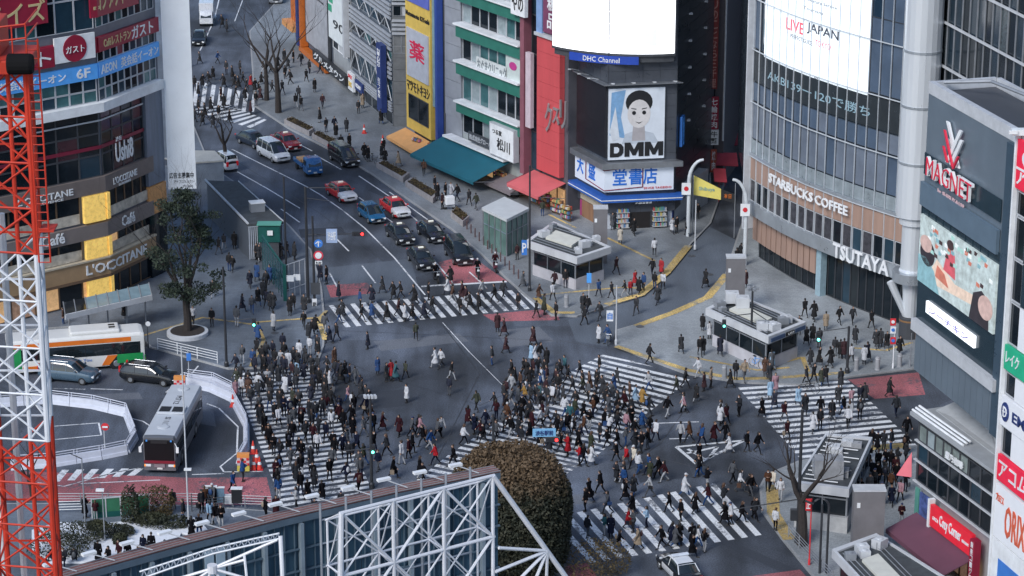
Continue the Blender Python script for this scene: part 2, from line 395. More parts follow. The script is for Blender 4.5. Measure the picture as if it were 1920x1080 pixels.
tline([(480,607),(600,598),(612,585)],.3); tline([(480,607),(495,640),(470,690)],.3); tline([(262,634),(380,598),(480,612)],.3); tline([(598,600),(610,640)],.5)
struct(tc.build("tactile_paving",TACT))
# worn patch outline and manhole lids
for (x,y,z) in ((515,627,ZP),(1297,480,.004),(1330,515,.004),(1200,615,ZP),(1010,470,ZP),(1425,690,ZP),(1320,745,.0)):
    c=G(x,y); b=MB(); b.lathe((c.x,c.y,z+.004),[(.36,0),(.36,.012),(.3,.016)],14); struct(b.build("road_manhole",DGREY))
# ================================================================ BUILDINGS
def building(name,label,cat,base):
    t=thing(name,label,cat,base); return t
def body(t,P,u0,u1,z0,z1,depth,m,name="wall",off=-.02,mi_top=None):
    pts=[P.at(u,off) for u in P.us(u0,u1)]
    n0=P.nrm(P.seg(u0+.01)); n1=P.nrm(P.seg(u1-.01)); nn=(n0+n1).normalized()
    pts+= [pts[-1]-Vector((nn.x,nn.y,0))*depth, pts[0]-Vector((nn.x,nn.y,0))*depth]
    b=MB(); b.prism(pts,z0,z1); return b.build(name,m,t)
def windows(t,P,u0,u1,z0,z1,n,rows=1,frame=WHITE,glass=(GLASSD,GLASSB,GLASSC),fw=.07,off=0.0,wts=(5,3,2),name="window",one=False,bars=0):
    "a row of windows; each window a part (frame) with its pane as a sub-part, or one curtain wall when one=True"
    rnd=random.Random(int(u0*97+z0*31+n)); du=(u1-u0)/n; dz=(z1-z0)/rows
    fr=MB(); gl=MB()
    for r in range(rows):
        for i in range(n):
            if not one: fr=MB(); gl=MB()
            a=u0+du*i; b=a+du; c=z0+dz*r; d=c+dz
            gi=rnd.choices(range(len(glass)),wts[:len(glass)])[0]
            gl.strip(P,a+.01,b-.01,c+.01,d-.01,off+.015,off+.03,gi)
            fr.strip(P,a+.012,a+fw,c+.012,d-.012,off+.032,off+.09); fr.strip(P,b-fw,b-.012,c+.012,d-.012,off+.032,off+.09)
            fr.strip(P,a+fw,b-fw,c+.012,c+fw,off+.032,off+.088); fr.strip(P,a+fw,b-fw,d-fw,d-.012,off+.032,off+.088)
            if bars: fr.strip(P,a+fw,b-fw,(c+d)/2-.03,(c+d)/2+.03,off+.032,off+.07)
            if not one:
                w=fr.build(name,frame,t); w.location=(0,0,0); gl2=gl; 
                ob=gl2.build("pane",list(glass),t); ob.parent=w
    if one:
        w=fr.build("window_frame",frame,t); ob=gl.build("pane",list(glass),t); ob.parent=w
def band(t,P,u0,u1,z0,z1,o0,o1,m,name="band"):
    b=MB(); b.strip(P,u0,u1,z0,z1,o0,o1); return b.build(name,m,t)
def sign(t,P,R,m,txt=(),o0=.03,o1=.14,name="sign",frame=None,label=None):
    "board with raised lettering: txt = list of (string, u0,u1,z0,z1 fractions, material[, bold, vertical])"
    b=MB(); b.strip(P,R[0],R[1],R[2],R[3],o0,o1); s=b.build(name,m,t)
    if label: s["label"]=label
    for k in txt:
        q=MB(); w,h=R[1]-R[0],R[3]-R[2]
        q.text(P,k[0],(R[0]+w*k[1],R[0]+w*k[2],R[2]+h*k[3],R[2]+h*k[4]),o1+.005,0,k[6] if len(k)>6 else .02,.04,vert=len(k)>7 and k[7],skew=0)
        if q.v:
            e=q.build("lettering",k[5],t); e.parent=s
    if frame:
        q=MB(); w=.08
        for a in ((R[0]-w,R[1]+w,R[3],R[3]+w),(R[0]-w,R[1]+w,R[2]-w,R[2]),(R[0]-w,R[0],R[2],R[3]),(R[1],R[1]+w,R[2],R[3])): q.strip(P,*a,o0,o1+.05)
        e=q.build("sign_frame",frame,t); e.parent=s
    return s
EMW=mat("lit_white",(.9,.93,.97),.5,0,0,emit=.55); GOLD=mat("gold_light",(.75,.5,.13),.5,0,.5,3,emit=.35); WARM=mat("warm_lit",(.7,.42,.2),.6,0,.5,2.5,emit=.3)
MAROON=mat("maroon",(.2,.015,.04),.45); CREAM=mat("cream",(.5,.44,.34),.6,0,.2,2); BROWN=mat("brown_band",(.16,.1,.06),.55); TAN=mat("tan_band",(.38,.25,.14),.5)
# ---------------------------------------------------------------- left corner building
c0=G(203,562); d1=Vector((-1.17,-1,0)).normalized(); d2=Vector((.5,1,0)).normalized()
LP=Path([c0+d1*16,c0,c0+d2*9.2]); LU=LP.u[1]
ZR=lambda py:zat(c0.x,c0.y,py)
t=building("corner_shop_building","glass corner building with red and blue sign bands over a gold lit cosmetics shop","building",(c0.x,c0.y,0))
body(t,LP,0,LP.u[2],0,42,14,mat("left_wall",(.16,.17,.2),.5))
Z=[ZR(y) for y in (562,510,480,440,413,358,335,207,190,145,120,72,0)]
# shop levels
windows(t,LP,4,LU-.2,.2,Z[1],5,1,BROWN,(WARM,GLASSD,mat("shop_glow",(.5,.3,.2),.4,0,.6,3,emit=.12)),wts=(2,4,3)); windows(t,LP,LU+.2,LU+6.6,.2,Z[1],4,1,BROWN,(MAROON,GLASSD,WARM),wts=(3,5,1))
band(t,LP,1,LU+7,Z[1],Z[2],.02,.5,TAN,"fascia"); band(t,LP,1,LU+7,Z[1]-.25,Z[1],.02,.55,BROWN,"fascia"); band(t,LP,1,LU+7,Z[2],Z[2]+.15,.02,.6,CREAM,"ledge")
for a,b_ in ((2,3),(4,5)):
    windows(t,LP,2,LU-2.4,Z[a]+.16,Z[b_],5,1,BROWN,(GLASSD,WARM,GLASSD),wts=(6,1,3)); windows(t,LP,LU+.6,LU+6.9,Z[a]+.16,Z[b_],5,1,BROWN,(GLASSD,GLASSD,WARM),wts=(6,3,1))
    q=MB(); q.strip(LP,2,LU-2.5,Z[a]+.2,Z[a]+1.1,.1,.16); q.strip(LP,LU+.7,LU+6.8,Z[a]+.2,Z[a]+1.1,.1,.16); q.build("balustrade",mat("poster_band",(.55,.5,.42),.4,0,.5,1.2),t)
band(t,LP,1,LU+7,Z[3],Z[4],.02,.45,mat("taupe",(.2,.17,.16),.6),"fascia")
for a,b_ in ((0,1),(2,3),(4,5)):
    q=MB(); q.strip(LP,LU-2.2,LU-.1,Z[a]+.2,Z[b_]-.1,.12,.5); q.strip(LP,LU+.0,LU+.35,Z[a]+.2,Z[b_]-.1,.12,.5); q.build("light_box",GOLD,t)
band(t,LP,1,LU+7.3,Z[5],Z[6]+.3,.02,.4,mat("grey_brown",(.17,.14,.13),.6),"fascia")
# restaurant levels, dark glass
windows(t,LP,1,LU-.1,Z[6]+.3,Z[7]-.1,7,3,DGREY,(GLASSD,mat("wine_glass",(.05,.012,.02),.1,0,.3,.6,spec=.8),GLASSB),wts=(6,2,1),one=True)
windows(t,LP,LU+.1,LU+6.4,Z[6]+.3,Z[7]-.1,4,3,DGREY,(GLASSD,MATS["wine_glass"],GLASSB),wts=(4,4,1),one=True)
band(t,LP,.5,LU+9,Z[7],Z[8],.02,.7,WHITE,"ledge"); band(t,LP,1,LU+6.4,Z[7]-.9,Z[7]-.78,.1,.2,LGREY,"rail"); band(t,LP,1,LU+6.4,lerp(Z[6],Z[7],.45),lerp(Z[6],Z[7],.45)+.3,.1,.16,MAROON,"band")
windows(t,LP,1,LU-.1,Z[8],Z[9],11,2,LGREY,(GLASST,GLASSD,GLASSB),wts=(5,2,2),one=True); windows(t,LP,LU+.1,LU+8.8,Z[8],Z[9],9,2,LGREY,(GLASSB,GLASSD,GLASST),wts=(4,4,1),one=True)
windows(t,LP,LU+.1,LU+8.8,Z[10]+.1,Z[11]-.3,9,2,LGREY,(GLASSB,GLASSD,MAROON),wts=(4,4,2),one=True); windows(t,LP,1,LU-.1,Z[11]+.9,Z[12]+3,8,2,LGREY,(GLASST,GLASSB,GLASSD),wts=(5,2,2),one=True)
windows(t,LP,LU+.1,LU+8.8,Z[11]+.9,Z[12]+3,9,2,LGREY,(GLASSB,GLASST,GLASSD),one=True)
windows(t,LP,1,LU+8.8,Z[12]+3.1,41.5,14,5,LGREY,(GLASSB,GLASST,GLASSD),one=True)
SK=mat("sign_blue_light",(.08,.32,.75),.4,emit=.08); SR=mat("sign_crimson",(.3,.012,.04),.4); GTX=mat("gilt",(.6,.48,.25),.4)
sign(t,LP,(1,LU-.05,Z[10]-1.2,Z[10]+.1),SK,[("英会話イーオン",.36,.79,.2,.8,WHITE),("6F",.86,.95,.2,.85,WHITE)],.05,.3)
sign(t,LP,(LU+.02,LU+9.1,Z[10]-1.2,Z[10]+.1),SK,[("AEON",.03,.28,.2,.8,WHITE),("英会話イーオン",.35,.98,.15,.85,WHITE)],.05,.3)
zr=lambda y:zat(LP.at(LU-4.5).x,LP.at(LU-4.5).y,y)
sign(t,LP,(1,LU-4.3,zr(124),zr(86)),SR,[("ガスト",.4,.97,.12,.88,WHITE,.03)],.32,.5,label="crimson sign board with large white lettering")
sign(t,LP,(LU-4.25,LU-.3,zr(124)+.2,zr(72)),WHITE,(),.32,.5)
q=MB(); cc=LP.at(LU-2.3,.52,(zr(124)+zr(72))/2+.1)
dv=(LP.at(LU-1,0)-LP.at(LU-2,0)); nn=LP.nrm(0)
q.add([tuple(cc+dv*1.15*math.cos(a*.2618)+Vector((0,0,1.15*math.sin(a*.2618)))+Vector((nn.x,nn.y,0))*.03) for a in range(24)]+[tuple(cc+dv*1.15*math.cos(a*.2618)+Vector((0,0,1.15*math.sin(a*.2618)))-Vector((nn.x,nn.y,0))*.03) for a in range(24)],[tuple(range(24)),tuple(range(47,23,-1))]+[(i,i+24,(i+1)%24+24,(i+1)%24) for i in range(24)])
q.build("logo_disc",SR,t); q=MB(); q.text(LP,"ガスト",(LU-3.2,LU-1.4,cc.z-.35,cc.z+.25),.57); q.build("lettering",WHITE,t)
sign(t,LP,(1,LU-.02,Z[11]-1.2,Z[11]+.1),SR,[("Caféレストラン",.3,.62,.15,.8,GTX),("ガスト",.66,.94,.05,.98,WHITE,.03)],.05,.35)
sign(t,LP,(LU+.02,LU+9.1,Z[11]-1.2,Z[11]+.1),SR,[("Caféレストラン",.08,.52,.2,.8,GTX),("ガスト",.54,.9,.1,.95,WHITE,.03)],.05,.35)
sign(t,LP,(1,LU-4.7,zr(40),zr(0)+1),SR,[("サプライズ",.05,.98,.1,.75,GTX,.03)],.32,.5); sign(t,LP,(LU-.6,LU+6,Z[11]+1.9,Z[12]+3),SR,[("コンタクト",.05,.7,.1,.6,GTX,.03)],.32,.5)
for s_,P_,r in (("L'OCCITANE",LP,(LU-8.6,LU-3.2)),("L'OCCITANE",LP,(LU+1.0,LU+4.6))):
    q=MB(); q.text(P_,s_,(r[0],r[1],Z[5]+.35,Z[5]+.95),.45,0,.01); q.build("lettering",WHITE,t)
    q=MB(); q.text(P_,"EN PROVENCE",(r[0]+.8,r[1]-1,Z[5]+.05,Z[5]+.25),.45); q.build("lettering",WHITE,t)
q=MB(); q.text(LP,"L'OCCITANE",(LU-2.4,LU+5.4,Z[1]+.3,Z[2]-.25),.56,0,.02); q.build("lettering",WHITE,t)
q=MB(); q.text(LP,"Café",(LU-6.6,LU-4.3,Z[3]+.25,Z[4]-.1),.5,0,.02); q.build("lettering",WHITE,t)
q=MB(); q.text(LP,"Café",(LU+1.9,LU+3.9,Z[3]+.25,Z[4]-.1),.5,0,.02); q.build("lettering",WHITE,t)
r=LP.R(215,258,250,292,.3); q=MB(); q.text(LP,"Ushi8",(r[0],r[1],r[2],r[3]-.5),.3,0,.03); q.build("lettering",WHITE,t); q=MB(); q.text(LP,"渋谷",(r[0]+.1,r[0]+1,r[3]-.4,r[3]),.3); q.build("lettering",WHITE,t)
q=MB(); q.strip(LP,LU+6.5,LU+9.1,Z[6]-2.4,Z[7],.02,.35); q.build("wall_panel",mat("blue_grey_panel",(.17,.2,.26),.4,.2,.3,1.5,streak=True),t)
q=MB(); q.strip(LP,LU+6.5,LU+9.1,Z[3],Z[6]-2.5,.02,.4); q.build("wall_panel",mat("orange_wood",(.45,.24,.1),.5,0,.3,2,emit=.05),t)
q=MB(); q.strip(LP,LU+6.5,LU+9.1,0,Z[3]-.05,.02,.3); q.build("wall_panel",GLASSD,t)
# white vertical billboard on the building's end
a=LP.at(LP.u[2],.5); a=Vector((a.x+.05,a.y,0)); BP=Path([(a.x,a.y),(a.x+2.55,a.y+.25)])
zb=zat(a.x,a.y,355)
s=sign(t,BP,(0,2.5,zb,41),mat("billboard_white",(.8,.84,.88),.5,0,.08,.3),[],-.45,0,name="vertical_billboard")
q=MB(); q.text(BP,"広告主募集中",(.12,2.3,zb+1.0,zb+1.55),.01,0,.02,.02); q.text(BP,"アドプロジェクト",(.5,2.3,zb+.55,zb+.85),.01,0,0,.02); q.text(BP,"内360",(1.3,2.2,zb+.12,zb+.42),.01,0,0,.02); e=q.build("lettering",BLACK,t); e.parent=s
# ---------------------------------------------------------------- right-hand shopping street
RP=Path([(6.25,242.2),(-7.0,263.0),(-12.3,274.0),(-20.6,298.0),(-26,314.0)][::-1])
def ux(px,py=150): return RP.uz(px,py)[0]
def bz(px,py): return RP.uz(px,py)[1]
def mid(u): p=RP.at(u); return (p.x,p.y,0)
def bldg(name,label,x0,x1,m,h=44,depth=12,cat="building"):
    u0,u1=ux(x0)+.03,ux(x1)-.03; t=thing(name,label,cat,mid(u0)); body(t,RP,u0,u1,0,h,depth,m); return t,u0,u1
# far end
FO=mat("orange_sign",(.5,.13,.02),.5)
t,a,b=bldg("office_building","slender grey building at the far end of the shop row with an orange sign",555,574,mat("wall_far",(.2,.21,.23),.7))
sign(t,RP,(a+.3,b-.3,bz(560,44),bz(560,0)+8),FO,(),.05,.5); windows(t,RP,a,b,3.5,bz(560,50),2,3,GREY); q=MB(); q.strip(RP,a,b,2.4,3.1,.1,1.6); q.build("awning",mat("orange_awning",(.6,.28,.1),.6),t)
t,a,b=bldg("office_building","tall building with a blue and orange edged grey poster billboard",575,624,mat("wall_slate",(.1,.12,.16),.6))
sign(t,RP,(a,a+.9,bz(600,105),40),NAVY,(),.05,1.2); sign(t,RP,(a+.95,a+1.5,bz(600,105),40),FO,(),.05,1.0)
sign(t,RP,(a+1.9,b-.2,bz(600,92),38),mat("poster_grey",(.36,.37,.4),.5,0,.25,1),[("NEW COLLECTION",.1,.9,.24,.25,BLACK),("LOOK",.35,.8,.2,.205,BLACK),("2020 WINTER",.2,.85,.17,.175,BLACK)],.1,.4,frame=DGREY)
sign(t,RP,(a,b,bz(600,116),bz(600,106)),FO,(),.1,.9); windows(t,RP,a+.3,b-.3,.2,bz(600,118),3,1,GREY,(GLASSD,WARM),wts=(4,1))
t,a,b=bldg("office_building","narrow building with a white and green billboard above a restaurant arcade sign",626,659,mat("wall_pale",(.33,.35,.37),.6))
gs=mat("billboard_green",(.05,.38,.22),.5,0,.3,.8); 
sign(t,RP,(a,b-.7,bz(640,80),38),mat("billboard_offwhite",(.7,.74,.75),.5,0,.1),(),.1,.5); q=MB()
for i in range(7):
    zz=bz(640,30)+i*1.1; q.strip(RP,a+.2+.3*(i%3),a+1.6+.5*(i%2),zz,zz+.8,.51,.56)
q.build("sign_print",gs,t); q=MB(); q.text(RP,"90",(a+2.2,b-.9,bz(640,56),bz(640,40)),.52); q.build("sign_print",BLACK,t)
q=MB(); q.strip(RP,b-.6,b,4,40,.1,.8); q.build("steel_column",LGREY,t)
windows(t,RP,a+.2,b-.3,bz(640,100),bz(640,82),3,1,WHITE,(LGREY,GLASSD))
a2=ux(604); s=sign(t,RP,(a2,ux(664),bz(640,140),bz(640,122)),BLACK,[("グルメタウン",.04,.97,.15,.9,WHITE,.04)],.6,1.1,name="arcade_sign")
windows(t,RP,a2+.2,b,.2,bz(640,142),4,1,BROWN,(mat("arcade_dark",(.03,.022,.03),.4),MATS["arcade_dark"],WARM),wts=(6,3,1))
# striped building
t,a,b=bldg("striped_office_building","glass office building with white horizontal stripe bands and a blue vertical sign",661,737,mat("wall_mizuno",(.1,.12,.15),.4),depth=9)
def stripes(P,u0,u1,z0,z1,n,o=.3):
    q=MB(); dz=(z1-z0)/n
    for i in range(n): q.strip(P,u0,u1,z0+i*dz,z0+i*dz+dz*.55,.1,o)
    q.build("louvre_band",mat("louvre_white",(.5,.53,.58),.4,.3),t)
yb=[(170,152),(112,80),(60,28),(4,-28)]
xs=690
for (y0,y1) in yb: stripes(RP,a,b,bz(xs,y0),bz(xs,y1),4)
zz=[bz(xs,v) for v in (150,114,78,62,26,6,-30)]
for z0,z1 in ((zz[0],zz[1]),(zz[2],zz[3]),(zz[4],zz[5])):
    pass
lev=[(bz(xs,150),bz(xs,114)),(bz(xs,78),bz(xs,62)),(bz(xs,26),bz(xs,6))]
for z0,z1 in ((bz(xs,150),bz(xs,113)),(bz(xs,79),bz(xs,61)),(bz(xs,27),bz(xs,5)),(bz(xs,-30),40)):
    windows(t,RP,a,b,z0+.05,z1-.05,6,1,GREY,(GLASSD,GLASSB,GLASST),wts=(5,4,1),one=True)
    q=MB(); n=4; du=(b-a)/n
    for i in range(n):
        for s1,s2 in ((0,.5),(1,.5)):
            p0=RP.at(a+du*(i+s1),.2,z0); p1=RP.at(a+du*(i+s2),.2,z1); q.tube(p0,p1,.06,n=5)
    q.build("brace",LGREY,t)
windows(t,RP,a,b,.2,bz(xs,172),6,1,GREY,(GLASSD,WARM,GLASSB),wts=(5,2,2))
uu=ux(727); s=sign(t,RP,(uu-.9,uu+.9,bz(727,206),bz(727,82)),NAVY,[("MIZUNO",.25,.75,.66,.93,WHITE,.0,True),("ミズノ東京",.25,.75,.2,.5,WHITE,0,True)],.4,1.0,name="vertical_sign")
sign(t,RP,(a+.4,a+2.6,bz(670,170),bz(670,138)),WHITE,[("SALE",.15,.85,.7,.9,RED),("50%",.2,.8,.2,.5,YEL)],.4,.7,name="shop_sign"); sign(t,RP,(a+3,a+6,bz(690,178),bz(690,160)),NAVY,[("MIZUNO",.15,.85,.3,.7,WHITE)],.4,.6,name="shop_sign")
# its return wall facing the crossing
e=RP.at(b,0); MP=Path([(e.x,e.y),(e.x+2.9,e.y-.2)]); m1=mat("return_grey",(.17,.18,.19),.5,.2,.2,1)
q=MB(); q.prism([MP.at(0,0),MP.at(2.9,0),MP.at(2.9,-8),MP.at(0,-8)],0,42); q.build("end_wall",m1,t)
zc=lambda y:zat(e.x,e.y,y)
for y0,y1 in ((64,32),(8,-24)): stripes(MP,0,2.85,zc(y0),zc(y1),4)
windows(t,MP,.1,2.8,zc(100),zc(66),3,1,GREY,(GLASSD,LGREY,GLASST)); windows(t,MP,.1,2.8,zc(30),zc(10),3,1,GREY,(GLASSD,LGREY,GLASST))
q=MB()
for i in range(9): q.strip(MP,.05,2.85,1.3*i,1.3*i+1.26,.01,.05)
q.build("cladding",mat("return_panel",(.21,.22,.23),.35,.3,.2,1),t)
# yellow pharmacy building
t,a,b=bldg("pharmacy_building","narrow yellow fronted pharmacy building with a red character sign and orange awning",776,833,mat("wall_ph",(.15,.16,.18),.6),depth=5)
zz=lambda y:bz(800,y); a1=ux(822)
q=MB(); q.strip(RP,a,a1,zz(248),40,.02,.9); q.build("facade_frame",YEL,t)
sign(t,RP,(a+.05,a1-.05,zz(8),40),mat("violet_blue",(.12,.15,.5),.4),(),.91,1.05)
sign(t,RP,(a+.5,a1-.3,zz(148),zz(58)),mat("sign_pale",(.48,.5,.56),.4),[("薬",.15,.85,.38,.78,mat("sign_red_text",(.65,.02,.08),.5),.05)],.91,1.05,label="pale panel with one large red character")
q=MB(); q.text(RP,"Matsumoto KiYoshi",(a+.2,a1-.1,zz(36),zz(27)),.92,0,.01); q.text(RP,"マツモトキヨシ",(a+.3,a1-.2,zz(176),zz(156)),.92,0,.05); q.build("lettering",BLACK,t)
windows(t,RP,a+.7,a1-.5,zz(228),zz(182),2,1,DGREY,(GLASSD,MATS["return_grey"]),off=.9)
sign(t,RP,(a1+.05,b-.6,zz(185),35),mat("side_glass",(.2,.32,.38),.2,0,.3,1),(),.1,.7,name="glass_strip"); sign(t,RP,(b-.55,b,zz(270),38),mat("royal_blue",(.03,.07,.3),.4),(),.1,.8,name="blue_strip")
windows(t,RP,a+.2,b-.2,.2,zz(272),3,1,YEL,(WARM,GLASSD,MATS["shop_glow"]),wts=(3,2,3))
def awning(t,P,u0,u1,z,dz,out,m,name="awning",off=.1,val=.3):
    q=MB(); p=[P.at(u0,off,z),P.at(u0,off+out,z-dz),P.at(u1,off+out,z-dz),P.at(u1,off,z)]
    q.slab([p[0],p[1],p[2],p[3]],.06); 
    v=[p[1],p[1]-Vector((0,0,val)),p[2]-Vector((0,0,val)),p[2]]; q.slab(v,.03)
    w=q.build(name,m,t)
    r=MB()
    for i in range(3):
        uu=lerp(u0+.1,u1-.1,i/2); r.tube(P.at(uu,off,z-dz-.7),P.at(uu,off+out-.1,z-dz-.05),.03,n=5)
    r.build("awning_arm",GREY,t); return w
awning(t,RP,a-.4,b-.7,zz(252),.7,2.2,mat("awning_orange",(.75,.38,.14),.7,0,.12,1),off=.9)
# grey panel building
t,a,b=bldg("grey_panel_building","windowless pale grey panelled building between pharmacy and green banded building",835,866,mat("panel_pale",(.36,.38,.42),.4,.2,.15,.8),depth=11)
q=MB()
for i in range(16): q.strip(RP,a+.02,b-.02,5+1.9*i,5+1.9*i+1.85,.01,.06)
q.build("cladding",MATS["panel_pale"],t)
# green banded building
t,a,b=bldg("clinic_building","white clinic building with dark green bands and a broad teal awning",867,988,mat("wall_clinic",(.35,.38,.38),.6),depth=13)
GB=mat("green_band",(.03,.17,.13),.5,0,.15,1); ys=[(10,-12),(93,72),(163,142),(215,200)]
xg=905
for y0,y1 in [(222,203),(150,127),(80,57),(12,-10),(-55,-75)]:
    zt,zb_=bz(xg,y1),bz(xg,y0); band(t,RP,a,b,zb_,zt,.02,.8,GB); band(t,RP,a-.1,b+.0,zt,zt+.18,.02,1.1,WHITE,"ledge")
gl3=(GLASST,GLASSC,GLASSD)
for y0,y1 in ((201,152),(125,82),(55,14),(-12,-53)): windows(t,RP,a+.2,b-.3,bz(xg,y0)+.1,bz(xg,y1),7,1,LGREY,gl3,wts=(4,4,2))
windows(t,RP,a+.2,b-.3,bz(xg,262),bz(xg,224),6,1,LGREY,(GLASSD,GLASSC,GLASSD))
r=RP.R(884,97,942,137,1.1); sign(t,RP,(r[0],r[1],bz(912,135),bz(912,108)),mat("sign_offwhite",(.62,.66,.66),.4),[("おぐまクリニック",.04,.97,.1,.9,mat("sign_grey_text",(.22,.25,.27),.5),.02)],.4,.55,name="clinic_sign")
sign(t,RP,(ux(957,130),ux(985,130),bz(970,150),bz(970,100)),mat("sign_offwhite2",(.55,.62,.6),.4),[("●",.25,.75,.4,.7,mat("magenta",(.5,.05,.25),.5))],.4,.55,name="clinic_sign")
sign(t,RP,(ux(888,255),ux(938,255),bz(910,270),bz(910,253)),DGREY,[("株式会社グローバル",.05,.97,.2,.8,LGREY,.02)],.5,.65,name="company_sign")
u_,v_=ux(938,260),ux(982,260); sign(t,RP,(u_,v_,bz(960,292),bz(960,235)),WHITE,[("つる家",.1,.5,.68,.85,BLACK,.03),("松川",.3,.85,.2,.6,BLACK,.05)],.6,1.2,name="restaurant_sign",frame=LGREY)
zz=bz(870,262); ta=mat("awning_teal",(.008,.11,.155),.75,0,.12,.8)
band(t,RP,ux(848,262),ux(962,262),zz,zz+.2,.1,1.2,WHITE,"ledge"); awning(t,RP,ux(842,262),ux(962,262),zz,1.5,4.6,ta)
windows(t,RP,a+.2,b-.3,.2,zz-1.6,8,1,BROWN,(WARM,GLASSD,MATS["shop_glow"]),wts=(3,2,3))
awning(t,RP,ux(950,300),ux(1000,300),bz(975,338)+.3,.6,2.6,mat("awning_grey",(.2,.17,.18),.7)); 
# thin tower with pink column and red panel building
t,a,b=bldg("narrow_building","narrow dark building with a pink column and stacked vertical signs",989,1014,mat("wall_dark",(.07,.075,.09),.6))
q=MB(); q.strip(RP,a,a+.7,2.5,40,.02,.9); q.build("column",mat("dusky_pink",(.25,.09,.12),.6),t)
sign(t,RP,(a-.9,a+1.6,bz(990,25),bz(990,-30)),WHITE,[("やの",.1,.9,.15,.7,BLACK,.06)],1.0,1.4,name="hanging_sign")
sign(t,RP,(a+1.0,a+1.9,bz(1000,235),bz(1000,95)),mat("pink_white",(.6,.5,.55),.5),(),.5,.9,name="vertical_sign"); windows(t,RP,a+.8,b-.1,3,38,1,9,DGREY,(GLASSD,GLASSB))
awning(t,RP,a-.2,b+.1,bz(1000,330),.6,2.2,mat("awning_wine",(.35,.06,.08),.7)); windows(t,RP,a+.1,b-.1,.2,2.6,2,1,BROWN,(WARM,WARM))
t,a,b=bldg("drugstore_building","narrow building with a tall salmon red panel and steel katakana lettering",1016,1066,mat("wall_dark2",(.1,.1,.12),.6),depth=7)
rp=mat("salmon_panel",(.6,.09,.1),.45,0,.18,.5,streak=True)
q=MB()
for i in range(9):
    z0=lerp(bz(1040,325),bz(1040,72),i/9); z1=lerp(bz(1040,325),bz(1040,72),(i+1)/9); q.strip(RP,a,b-.6,z0,z1-.025,.02,.6)
q.build("facade_panel",rp,t); band(t,RP,a-.1,b-.5,bz(1040,71),bz(1040,65),.02,.9,LGREY,"ledge")
q=MB(); r=RP.R(1023,185,1062,250,.7); q.text(RP,"ク",(r[0],r[0]+(r[1]-r[0])*.33,r[2]-.6,r[3]-.3),.65,0,.03,.15); q.build("lettering",mat("brushed_letters",(.55,.5,.5),.3,.6),t); q=MB(); q.text(RP,"ス",(r[0]+(r[1]-r[0])*.36,r[0]+(r[1]-r[0])*.66,r[2]+.5,r[3]-.5),.65,0,.03,.15); q.build("lettering",MATS["brushed_letters"],t); q=MB(); q.text(RP,"リ",(r[0]+(r[1]-r[0])*.7,r[1],r[2]+.3,r[3]+.5),.65,0,.03,.15); q.build("lettering",mat("brushed_letters",(.55,.5,.5),.3,.6),t)
sign(t,RP,(a,a+1.0,bz(1022,62),36),mat("sky_sign",(.22,.35,.6),.4),(),.1,.7,name="vertical_sign"); sign(t,RP,(a+1.05,b-.5,bz(1040,62),36),mat("plum_sign",(.2,.06,.12),.4),[("薬化粧品",.25,.75,.02,.4,WHITE,.03,True)],.1,.6,name="vertical_sign")
awning(t,RP,a-1.2,b-.2,bz(1040,330)-.2,.9,3.2,mat("awning_salmon",(.6,.13,.14),.65,0,.12,.6)); windows(t,RP,a,b-.3,.2,2.3,3,1,BROWN,(WARM,WARM,GLASSD))
# shop fronts under the awnings: stock on display racks
# ---------------------------------------------------------------- corner bookshop building with curved screen
k0,k1,k2,k3=G(1083,402),G(1137,433),G(1264,427),G(1334,352)
DP=Path([k0,k1,k2,k3]); t=building("bookshop_building","dark grey corner building with a curved white screen above a blue lettered bookshop sign","building",(k1.x,k1.y,0))
DK=mat("tile_charcoal",(.075,.085,.1),.35,.1,.2,.6,streak=True)
body(t,DP,0,DP.u[3],3.6,44,9,DK,off=-.02); body(t,DP,.3,DP.u[2]-.2,0,3.62,8.6,mat("shop_white",(.5,.54,.6),.5),name="shop_front",off=-.25)
body(t,DP,DP.u[2]-.1,DP.u[3],0,3.6,5,NAVY,name="shop_side",off=-.2)
U1,U2,U3=DP.u[1],DP.u[2],DP.u[3]; W2=U2-U1
z1=lambda y:zat(k1.x,k1.y,y)
q=MB()
for i in range(22):
    zz=z1(400)+i*1.15
    for (p,r_) in ((.05,U1),(U1,U2),(U2,U3)):
        n=4
        for j in range(n): q.strip(DP,lerp(p,r_,j/n)+.015,lerp(p,r_,(j+1)/n)-.015,zz,zz+1.12,.0,.03)
q.build("cladding",mat("charcoal_panel",(.085,.095,.115),.3,.25,.22,.7),t)
# curved screen
cx=lerp(k1,k2,.02); SCp=[]
for i in range(13):
    a=i/12; p=Vector(lerp(Vector((G(1052,395).x,G(1052,395).y,0)),DP.at(U2+.0,.0),a)); n=Vector((-.28,-.96,0)); p=p+n*(lerp(3.4,.9,a)+1.7*math.sin(math.pi*a)**.8); SCp.append((p.x,p.y))
SP=Path(SCp); su=SP.u[-1]; zb=zat(*SP.at(su/2)[:2],104)
SCW=mat("screen_white",(.95,.97,1),.4,0,0,emit=1.15)
q=MB(); q.strip(SP,0,su,zb,zb+16,-.3,.1); s=q.build("curved_screen",DGREY,t); q=MB(); q.strip(SP,.15,su-.15,zb+.25,zb+15.8,.11,.16); e=q.build("screen_face",SCW,t); e.parent=s
pg=mat("screen_mint",(.55,.78,.85),.4,0,0,emit=.55); q=MB(); q.strip(SP,su*.58,su*.66,zb+1.2,zb+3.6,.17,.18); q.strip(SP,su*.7,su*.85,zb+1.0,zb+2.6,.17,.18); e=q.build("screen_image",pg,t); e.parent=s
q=MB(); q.strip(SP,su*.18,su*.72,zb-.75,zb-.02,-.1,.25); s=q.build("sign",mat("dhc_blue",(.02,.06,.35),.4,emit=.1),t); q=MB(); q.text(SP,"DHC Channel",(su*.3,su*.58,zb-.62,zb-.15),.26); e=q.build("lettering",WHITE,t); e.parent=s
